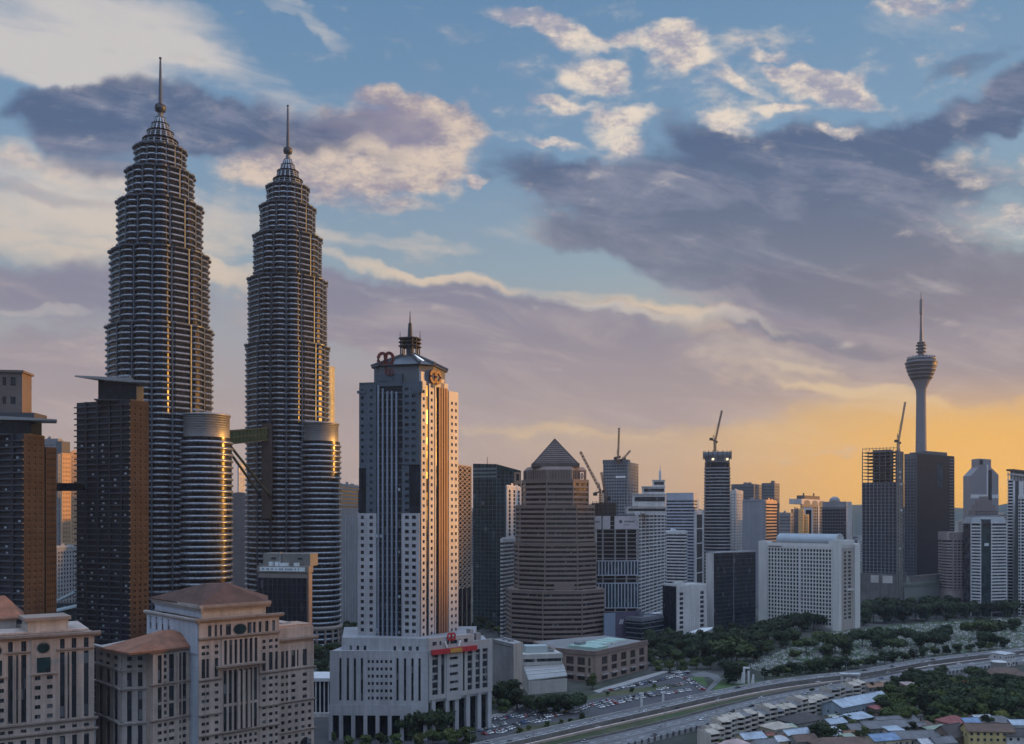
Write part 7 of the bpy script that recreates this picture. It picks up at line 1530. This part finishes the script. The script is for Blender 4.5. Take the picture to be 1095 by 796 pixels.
# ------------------------------------------------------------------ cars
PAINT = {c: mat(c+' car paint', v, .35, 0, .03, spec=.5) for c, v in dict(white=(.72, .72, .72), silver=(.40, .41, .42), black=(.025, .025, .028), red=(.30, .03, .03), blue=(.06, .10, .22), grey=(.14, .145, .15), yellow=(.5, .32, .05)).items()}
CG = mat('car glass', (.02, .022, .025), .1, spec=.7); TY = mat('tyre', (.02, .02, .02), .9)
bodyv = MB(); 
secs = [(-2.2, .45, .62), (-2.05, .3, .85), (-1.3, .28, .92), (-.9, .28, .93), (1.1, .28, .9), (1.9, .3, .78), (2.2, .42, .6)]
bodyv.loft([[(x, -.86, z0), (x, .86, z0), (x, .88, (z0+z1)/2), (x, .80, z1), (x, -.80, z1), (x, -.88, (z0+z1)/2)] for x, z0, z1 in secs], 0)
bodyv.loft([[(-.95, -.60, 1.42), (.35, -.60, 1.42), (.35, .60, 1.42), (-.95, .60, 1.42)], [(-.85, -.55, 1.47), (.28, -.55, 1.47), (.28, .55, 1.47), (-.85, .55, 1.47)]], 0)
for x in (-1.35, 1.35):
    for y in (-.86, .70): bodyv.loft([[(x+.32*math.cos(6.28*i/10), y+o, .32+.32*math.sin(6.28*i/10)) for i in range(10)] for o in (0, .17)], 1)
glv = MB(); glv.loft([[(-1.65, -.74, .90), (.98, -.74, .90), (.98, .74, .90), (-1.65, .74, .90)], [(-1.0, -.62, 1.418), (.4, -.62, 1.418), (.4, .62, 1.418), (-1.0, .62, 1.418)]], 0)
glm = glv.mesh('glasshouse', CG); CARS = {}
for c in PAINT:
    CARS[c] = bodyv.mesh('body', [PAINT[c], TY])
def car(p, a, col, label, group):
    r_ = bpy.data.objects.new('parked_car', None); COL.objects.link(r_); r_.location = p; r_.rotation_euler = (0, 0, a); tag(r_, label, 'car', group)
    for nm, me in (('body', CARS[col]), ('glasshouse', glm)): o = bpy.data.objects.new(nm, me); COL.objects.link(o); o.parent = r_
    return r_
rc = random.Random(77); COLS = ['white']*9+['silver']*5+['grey']*3+['black']*4+['red']*1+['blue']*1
lots = [('in the lower left car park, front rows', [(505, 778.5, 530, 768.5, 9), (510, 782.5, 541, 774.5, 10), (516, 786, 547, 780, 9), (531, 786, 552, 777, 6)]),
        ('in the lower left car park, rear rows', [(532, 770.5, 560, 764, 9), (553, 768, 594, 760.5, 11), (568, 773.5, 592, 770, 6), (572, 769.5, 600, 764.5, 7), (549, 777, 563, 772, 4)]),
        ('in the middle car park below the mall', [(612, 763, 634, 754, 7), (619, 758.5, 652, 749.5, 9), (640, 757.5, 688, 746, 14), (650, 752, 698, 741.5, 14)]),
        ('in the row along the mall front', [(646, 740, 700, 729.5, 17), (655, 738.5, 690, 732.5, 0), (700, 729.5, 736, 720, 10)]),
        ('on the right part of the car park by the slip road', [(694, 745.5, 738, 738.5, 12), (704, 738.5, 733, 731, 8), (722, 722.5, 742, 729.5, 7), (740, 730.5, 752, 738.5, 6), (716, 720.5, 736, 718.5, 5)])]
for where, rows in lots:
    cnt = {}
    for (x0, y0, x1, y1, n) in rows:
        a, b = G(x0, y0), G(x1, y1); dd = b-a; n2 = int(min(n*1.7, max(1, dd.length/2.3))) if n else 0; ang = math.atan2(dd.y, dd.x)+R(90+rc.choice((0, 0, 18, -18)))
        for i in range(n2):
            if rc.random() < .1: continue
            p = a.lerp(b, (i+.5)/max(n2, 1))+Vector((rc.uniform(-.25, .25), rc.uniform(-.4, .4), 0)); p.z = .02; c = COLS[rc.randrange(len(COLS))]
            cnt[c] = cnt.get(c, 0)+1
            car(p, ang+R(rc.uniform(-4, 4))+(math.pi if rc.random() < .4 else 0), c, f'{c} car parked {where}', f'{c} cars {where}')
p = G(604, 762); car(p+Vector((0, 0, .02)), .3, 'yellow', 'single yellow car parked under the trees of the lower car park', 'cars in the car parks')
RD = ((E1, 'upper expressway', (1.8, 5.2, 8.6)), (E1b, 'lower carriageway', (1.6, 5, 8.3)), (E2, 'lower highway', (2.5, 7.3, 12.2, 17)))
for rd, nm, lanes in RD:
    cnt = {}; d = 40
    while d < rd.len[-1]-90:
        c = COLS[rc.randrange(len(COLS))]; lane = lanes[rc.randrange(len(lanes))]; p, a = rd.at(d, lane, .012); cnt[c] = cnt.get(c, 0)+1; n_ = cnt[c]-1
        r_ = car(p, a+(math.pi if rd is E2 and lane > 10 else 0), c, f'{c} car driving on the {nm}, {ORD[min(n_, 19)]} {c} one from left', 'cars driving on the roads'); r_.name = 'moving_car'; d += rc.uniform(9, 42)

# ------------------------------------------------------------------ houses
RF = {k: mat(k+' roof', v, .75, 0, .25, .15, .25) for k, v in dict(grey=(.15, .15, .155), blue=(.18, .26, .38), paleblue=(.36, .42, .48), red=(.26, .09, .08), dark=(.07, .06, .058), brown=(.14, .09, .07), green=(.26, .31, .24), white=(.46, .47, .48), cream=(.42, .37, .30), pink=(.40, .30, .28), rust=(.24, .14, .09)).items()}
WL = {k: mat(k+' house wall', v, .85, 0, .15, .15, .25) for k, v in dict(white=(.55, .55, .54), cream=(.50, .44, .33), yellow=(.52, .43, .20), pink=(.46, .32, .28), grey=(.28, .28, .28), blue=(.26, .32, .38), brown=(.22, .17, .14)).items()}
def house(label, px, py, w, dp, h, rh, roof, wall, rot=0, typ='gable', floors=1, name='house', cat='house'):
    p = G(px, py); root = bpy.data.objects.new(name, None); COL.objects.link(root); root.location = p; root.rotation_euler = (0, 0, R(rot)); tag(root, label, cat)
    mb = MB(); mb.box(-w/2, w/2, 0, dp, -.3, h)
    if typ == 'gable': mb.add([(-w/2, 0, h), (-w/2, dp, h), (-w/2, dp/2, h+rh*.92), (w/2, 0, h), (w/2, dp, h), (w/2, dp/2, h+rh*.92)], ((0, 2, 1), (3, 4, 5)))
    mb.build('wall', WL[wall], root)
    mb = MB(); e = .6; t_ = .18
    if typ == 'gable':
        for s in (0, 1):
            ya, yb = (-e, dp/2) if s == 0 else (dp+e, dp/2); A = [(-w/2-e, ya, h-.25), (w/2+e, ya, h-.25), (w/2+e, yb, h+rh), (-w/2-e, yb, h+rh)]; A = A if s == 0 else A[::-1]; mb.loft([A, [(x, y, z+t_) for x, y, z in A]])
        mb.bar((-w/2-e, dp/2, h+rh+.15), (w/2+e, dp/2, h+rh+.15), .5, .3)
    elif typ == 'hip':
        k = min(w, dp)*.45; A = [(-w/2-e, -e, h-.1), (w/2+e, -e, h-.1), (w/2+e, dp+e, h-.1), (-w/2-e, dp+e, h-.1)]; mb.loft([A, [(x, y, z+.2) for x, y, z in A], [(-w/2+k, dp*.47, h+rh), (w/2-k, dp*.47, h+rh), (w/2-k, dp*.53, h+rh), (-w/2+k, dp*.53, h+rh)]])
    else: mb.loft([[(-w/2-e, -e, h), (w/2+e, -e, h), (w/2+e, dp+e, h+rh), (-w/2-e, dp+e, h+rh)], [(-w/2-e, -e, h+t_), (w/2+e, -e, h+t_), (w/2+e, dp+e, h+rh+t_), (-w/2-e, dp+e, h+rh+t_)]])
    mb.build('roof', RF[roof], root)
    n = max(2, int(w/3.2)); fh = h/floors
    mbw = MB(); mbw.box(-.65, .65, -.09, .05, 0, 1.25); mbw.box(-.75, .75, -.14, .04, -.15, -.02, 1); me = mbw.mesh('window', [GLASS, KERB])
    for fl_ in range(floors):
        for i in range(n):
            x = -w/2+w*(i+.5)/n
            if fl_ == 0 and i == n//2: continue
            o = bpy.data.objects.new('window', me); COL.objects.link(o); o.parent = root; o.location = (x, 0, fl_*fh+fh*.36)
    mb = MB(); x = -w/2+w*(n//2+.5)/n; mb.box(x-.5, x+.5, -.08, .04, 0, 2.1); mb.build('door', RF['brown'], root)
    for yy in (dp*.3, dp*.7):
        for sx in (-1, 1): mb = MB(); mb.box(sx*(w/2+.0)-.06, sx*(w/2)+.06, yy-.6, yy+.6, h*.4, h*.4+1.2) if floors == 1 else mb.box(sx*w/2-.06, sx*w/2+.06, yy-.6, yy+.6, h*.66, h*.66+1.3); mb.build('side_window', GLASS, root)
    return root
def walkup(label, px, py, rot, w=10, floors=4, endwall=False):
    """white banded walk-up flats"""
    p = G(px, py); p.y += rnd.uniform(-2.6, 2.6); rot += rnd.choice((-14, -6, 0, 8)); floors = rnd.choice((3, 3, 4)) if not endwall else 4; root = bpy.data.objects.new('walk_up_flats', None); COL.objects.link(root); root.location = p; root.rotation_euler = (0, 0, R(rot)); tag(root, label, 'apartment building', 'row of white banded walk-up flats')
    H_ = floors*2.7; mb = MB(); mb.box(-w/2, w/2, 0, 9, 0, H_); mb.build('wall', mat('stained maroon wall', (.11, .07, .06), .85, 0, .25, .2, .3), root)
    mbb = MB(); mbb.box(-w/2-.25, w/2+.25, -1.5, -.003, 0, .18); mbb.box(-w/2-.25, w/2+.25, -1.5, -1.36, .18, 1.3); me = mbb.mesh('balcony', mat('cream balcony', (.50, .47, .42), .8, 0, .15, .15, .25))
    for i in range(floors): o = bpy.data.objects.new('balcony', me); COL.objects.link(o); o.parent = root; o.location = (0, 0, .2+2.7*i)
    for s in (-1, 1):
        mb = MB(); mb.box(s*w/2-.2, s*w/2+.2, -1.7, 9.1, 0, H_+1.1); mb.build('party_wall', mat('cream balcony', (.5, .47, .42)), root)
    mb = MB(); mb.loft([[(-w/2+.25, -1.9, H_+.1), (w/2-.25, -1.9, H_+.1), (w/2-.25, 9.3, H_+.1), (-w/2+.25, 9.3, H_+.1)], [(-w/2+.25, -1.9, H_+.35), (w/2-.25, -1.9, H_+.35), (w/2-.25, 4, H_+1.9), (-w/2+.25, 4, H_+1.9)]]); mb.build('roof', RF['cream' if endwall or rnd.random() < .45 else 'grey'], root)
    mbw = MB(); mbw.box(-.7, .7, -.08, .02, 0, 1.5); mw = mbw.mesh('window', GLASS)
    for i in range(floors):
        for x in (-w*.28, w*.25): o = bpy.data.objects.new('window', mw); COL.objects.link(o); o.parent = root; o.location = (x, 0, 1.1+2.7*i)
row = [(762+6.9*i, 800-2.35*i+(.05*(i-7)**2-2)) for i in range(15)]
for i, (px, py) in enumerate(row): walkup(f'{ORD[i]} white banded flats unit ' + ('from left ' if i else '')+'in the near row below the lower highway', px, py, 33, 6.4, 4, i in (3, 4, 14))
row = [(867+6.6*i, 766-2.2*i) for i in range(9)]
for i, (px, py) in enumerate(row): walkup(f'{ORD[i]} white banded flats unit ' + ('from left ' if i else '')+'in the far row left of the blue hall', px, py, 37, 6.8, 4, i in (7, 8))
HS = [('long hall with weathered blue grey roof at the end of the white flats', 918, 766, 32, 14, 7, 3.2, 'paleblue', 'blue', 36, 'gable', 1), ('pale blue gabled shed joined behind the long hall', 943, 759, 17, 12, 6.5, 3, 'paleblue', 'grey', 36, 'gable', 1), ('low red brown lean-to at the long hall\'s right side', 944, 765, 13, 6, 4, 1, 'red', 'brown', 30, 'lean', 1),
 ('light blue roofed shed below the long hall', 924, 776, 15, 8, 4, 1.6, 'paleblue', 'grey', 28, 'lean', 1), ('dark broad-roofed house below the far row of flats', 868, 781, 24, 15, 5, 3.5, 'dark', 'grey', 34, 'hip', 1), ('cream hip-roofed house below the near row of flats', 838, 789, 14, 11, 5, 2.6, 'cream', 'cream', 28, 'hip', 1), ('silvery blue roofed house right of the cream one', 857, 794, 16, 10, 4, 2, 'paleblue', 'white', 24, 'gable', 1),
 ('pinkish roofed house cut by the bottom edge under the flats', 792, 806, 14, 10, 4, 2.2, 'pink', 'white', 25, 'hip', 1), ('pale blue green roofed house at the bottom edge', 808, 799, 13, 9, 4.5, 2, 'paleblue', 'cream', 20, 'gable', 1), ('white hip-roofed house at the bottom edge', 838, 800, 12, 9, 3.5, 2, 'white', 'cream', 24, 'hip', 1),
 ('small teal grey roofed house right of the big dark tree', 897, 781, 12, 8, 4, 1.8, 'paleblue', 'grey', 25, 'gable', 1), ('long grey roofed terrace in the middle of the bottom', 950, 787, 26, 12, 4.5, 2.6, 'grey', 'grey', 12, 'gable', 1), ('second grey roofed terrace just behind the long one', 962, 781, 24, 10, 4.5, 2.4, 'grey', 'white', 12, 'gable', 1), ('grey roofed terrace at left of the two long ones', 925, 788, 16, 10, 4, 2.2, 'grey', 'grey', 14, 'gable', 1),
 ('bright blue roofed house at the bottom edge', 949, 801, 15, 10, 4.5, 2.2, 'blue', 'cream', 16, 'gable', 1), ('pale blue roofed house beside the dark long roof', 963, 793, 9, 8, 4.5, 1.8, 'paleblue', 'cream', 20, 'lean', 1), ('house with long dark roof and cream front at the bottom edge', 983, 799, 24, 12, 4.5, 2.6, 'grey', 'cream', 6, 'gable', 1), ('dark brown roofed house cut by the bottom edge', 905, 806, 30, 12, 4, 3, 'brown', 'brown', 8, 'hip', 1),
 ('red hip-roofed house behind the yellow flats', 1027, 783, 14, 11, 5, 3.2, 'red', 'pink', 20, 'hip', 1), ('small blue roofed house right of the red roof', 1041, 783, 9, 8, 5, 2, 'blue', 'grey', 10, 'gable', 1), ('pale green roofed house left of the dark steep roof', 1013, 793, 14, 9, 4, 2.4, 'green', 'cream', 26, 'lean', 1), ('steep dark roofed house left of the yellow flats', 1028, 798, 15, 13, 5, 5, 'dark', 'brown', 30, 'gable', 1),
 ('yellow two-storey flats with brown roof at the bottom', 1060, 801, 23, 10, 9, 3, 'brown', 'yellow', -3, 'gable', 3), ('grey blue roofed house behind the yellow flats', 1068, 781, 18, 9, 4.5, 2.6, 'grey', 'grey', 4, 'hip', 1), ('pale roofed small house between red and grey roofs', 1053, 777, 10, 7, 4, 1.8, 'white', 'white', 8, 'gable', 1), ('light blue roofed house at the right edge', 1094, 784, 11, 9, 4.5, 1.8, 'paleblue', 'white', 0, 'gable', 1), ('white house with dark roof in the lower right corner', 1093, 802, 15, 9, 7, 3, 'dark', 'white', -4, 'gable', 2),
 ('small grey roofed house left of the pale blue one at right', 1083, 783, 9, 8, 4, 2, 'grey', 'white', 12, 'hip', 1), ('pink flat-topped house behind the trees, near the highway', 983, 744, 18, 9, 7, .5, 'pink', 'pink', 4, 'lean', 2), ('low pink house just left of the flat-topped pink one', 968, 747, 12, 8, 4.5, .5, 'pink', 'pink', 8, 'lean', 1), ('light blue house half hidden in the grove', 993, 762, 14, 9, 6, 2.5, 'paleblue', 'white', -10, 'hip', 1), ('brown grey shack by the highway, right of the portal', 938, 741, 14, 8, 4, 2, 'rust', 'grey', 18, 'gable', 1), ('small shack with sandy roof right of the brown grey one', 951, 738, 10, 7, 4, 1.6, 'cream', 'white', 18, 'gable', 1),
 ('large pinkish house with red brown hip roof near the right edge', 1079, 736, 27, 14, 8, 5, 'brown', 'pink', -6, 'hip', 2), ('small house with orange roof in front of the pinkish one', 1043, 736, 10, 7, 4, 1.6, 'rust', 'white', 8, 'gable', 1), ('low grey roofed house right of the orange roof', 1056, 736, 16, 7, 4, 1.2, 'grey', 'white', 2, 'gable', 1), ('pale green roofed hut among the dark trees at right', 1077, 749, 6, 5, 6, 1, 'green', 'white', 0, 'lean', 1),
 ('grey tin-roofed house below the sandy track', 833, 768, 0, 0, 0, 0, 'grey', 'grey', 0, 'skip', 1), ('tin-roofed shed at the bottom between the dark roofs', 1000, 803, 14, 8, 3.5, 1.8, 'white', 'grey', 10, 'gable', 1), ('purple grey roofed house below the red roof', 1012, 803, 12, 8, 4, 2.2, 'grey', 'blue', 14, 'gable', 1), ('white roofed lean-to before the steep dark roof', 1040, 790, 7, 5, 5, 1, 'white', 'white', 12, 'lean', 1), ('rusty roofed hut by the left end of the grey terraces', 912, 793, 8, 6, 3.5, 1.5, 'rust', 'grey', 20, 'gable', 1), ('small white roofed hut near the big dark tree', 893, 789, 7, 5, 3.5, 1.2, 'white', 'white', 20, 'lean', 1), ('brown roofed house left of the big dark tree', 864, 801, 13, 9, 4, 2.4, 'brown', 'grey', 18, 'gable', 1), ('grey roofed house at the lower left of the settlement', 822, 806, 12, 9, 4, 2.2, 'grey', 'white', 18, 'gable', 1)]
for a in HS:
    if a[10] != 'skip': house(*a)
rh_ = random.Random(91); hl = []
while len(hl) < 46:
    px, py = rh_.uniform(775, 1092), rh_.uniform(770, 797)
    if py < 800-(px-762)*.34+6 or (985 < px and py < 776) or (880 < px < 950 and py < 772): continue
    hl.append((px, py))
hl.sort(); hc = {}; KS = ['grey', 'paleblue', 'rust', 'white', 'brown', 'green', 'red', 'dark']
for i, (px, py) in enumerate(hl):
    k = KS[rh_.randrange(8)]; j = hc.get(k, 0); hc[k] = j+1
    house(f'{ORD[j]} little {k.replace("paleblue", "pale blue")} tin roof ' + ('from left ' if j else '')+'squeezed between the larger houses', px, py, rh_.uniform(4, 8), rh_.uniform(3.5, 6), rh_.uniform(2.6, 3.6), rh_.uniform(.6, 1.6), k, rh_.choice(['white', 'grey', 'cream', 'brown']), rh_.uniform(-5, 35), rh_.choice(['lean', 'gable', 'gable']), 1, 'hut', 'hut')['group'] = 'small huts of the settlement'
# tank and white depot near the right edge
c_ = G(1068, 721); r_ = thing('storage_tank', 'white round storage tank beside the highway near the right edge', 'tank', tuple(c_)); mb = MB(); mb.lathe([(5.2, 0), (5.2, 9), (5.5, 9.1), (5.5, 9.5), (4.6, 9.9), (.2, 10.6)], 28, (c_.x, c_.y)); mb.build('shell', OFFW, r_)
for i in range(12): a = 6.28318*i/12; mb = MB(); mb.tube((c_.x+5.3*math.cos(a), c_.y+5.3*math.sin(a), 0), (c_.x+5.3*math.cos(a), c_.y+5.3*math.sin(a), 9.1), .16); mb.build('stiffener', METAL, r_)
house('plain white depot block behind the storage tank', 1080, 713, 14, 12, 10, .3, 'white', 'white', 30, 'lean', 2, 'depot', 'building')
# low white-roofed huts at the wood's edge behind the car park
for lab, px, py, w in (('long pale roof in the wood right of the brown mall', 697, 702, 13), ('second pale roof in the wood, right of the first', 712, 708, 14), ('pale roofed hut glimpsed under the umbrella-shaped tree', 772, 692, 18)): house(lab, px, py, w, 7, 3.5, 1.4, 'white', 'grey', 12, 'gable', 1, 'low_hall', 'building')

# ------------------------------------------------------------------ evening haze over the whole city
hz = MB(); hz.box(-7900, 7900, -250, 7900, -1.0, 660.0); ho = hz.mesh('haze', []); HM_ = bpy.data.materials.new('evening haze'); HM_.use_nodes = True; nt = HM_.node_tree; nt.nodes.clear()
pv = nt.nodes.new('ShaderNodeVolumePrincipled'); pv.inputs['Color'].default_value = (.70, .82, 1.0, 1); pv.inputs['Density'].default_value = HAZE; pv.inputs['Anisotropy'].default_value = .1
om = nt.nodes.new('ShaderNodeOutputMaterial'); nt.links.new(pv.outputs[0], om.inputs['Volume']); ho.materials.append(HM_); tag(link('haze', ho), kind='stuff'); HM_.cycles.homogeneous_volume = True
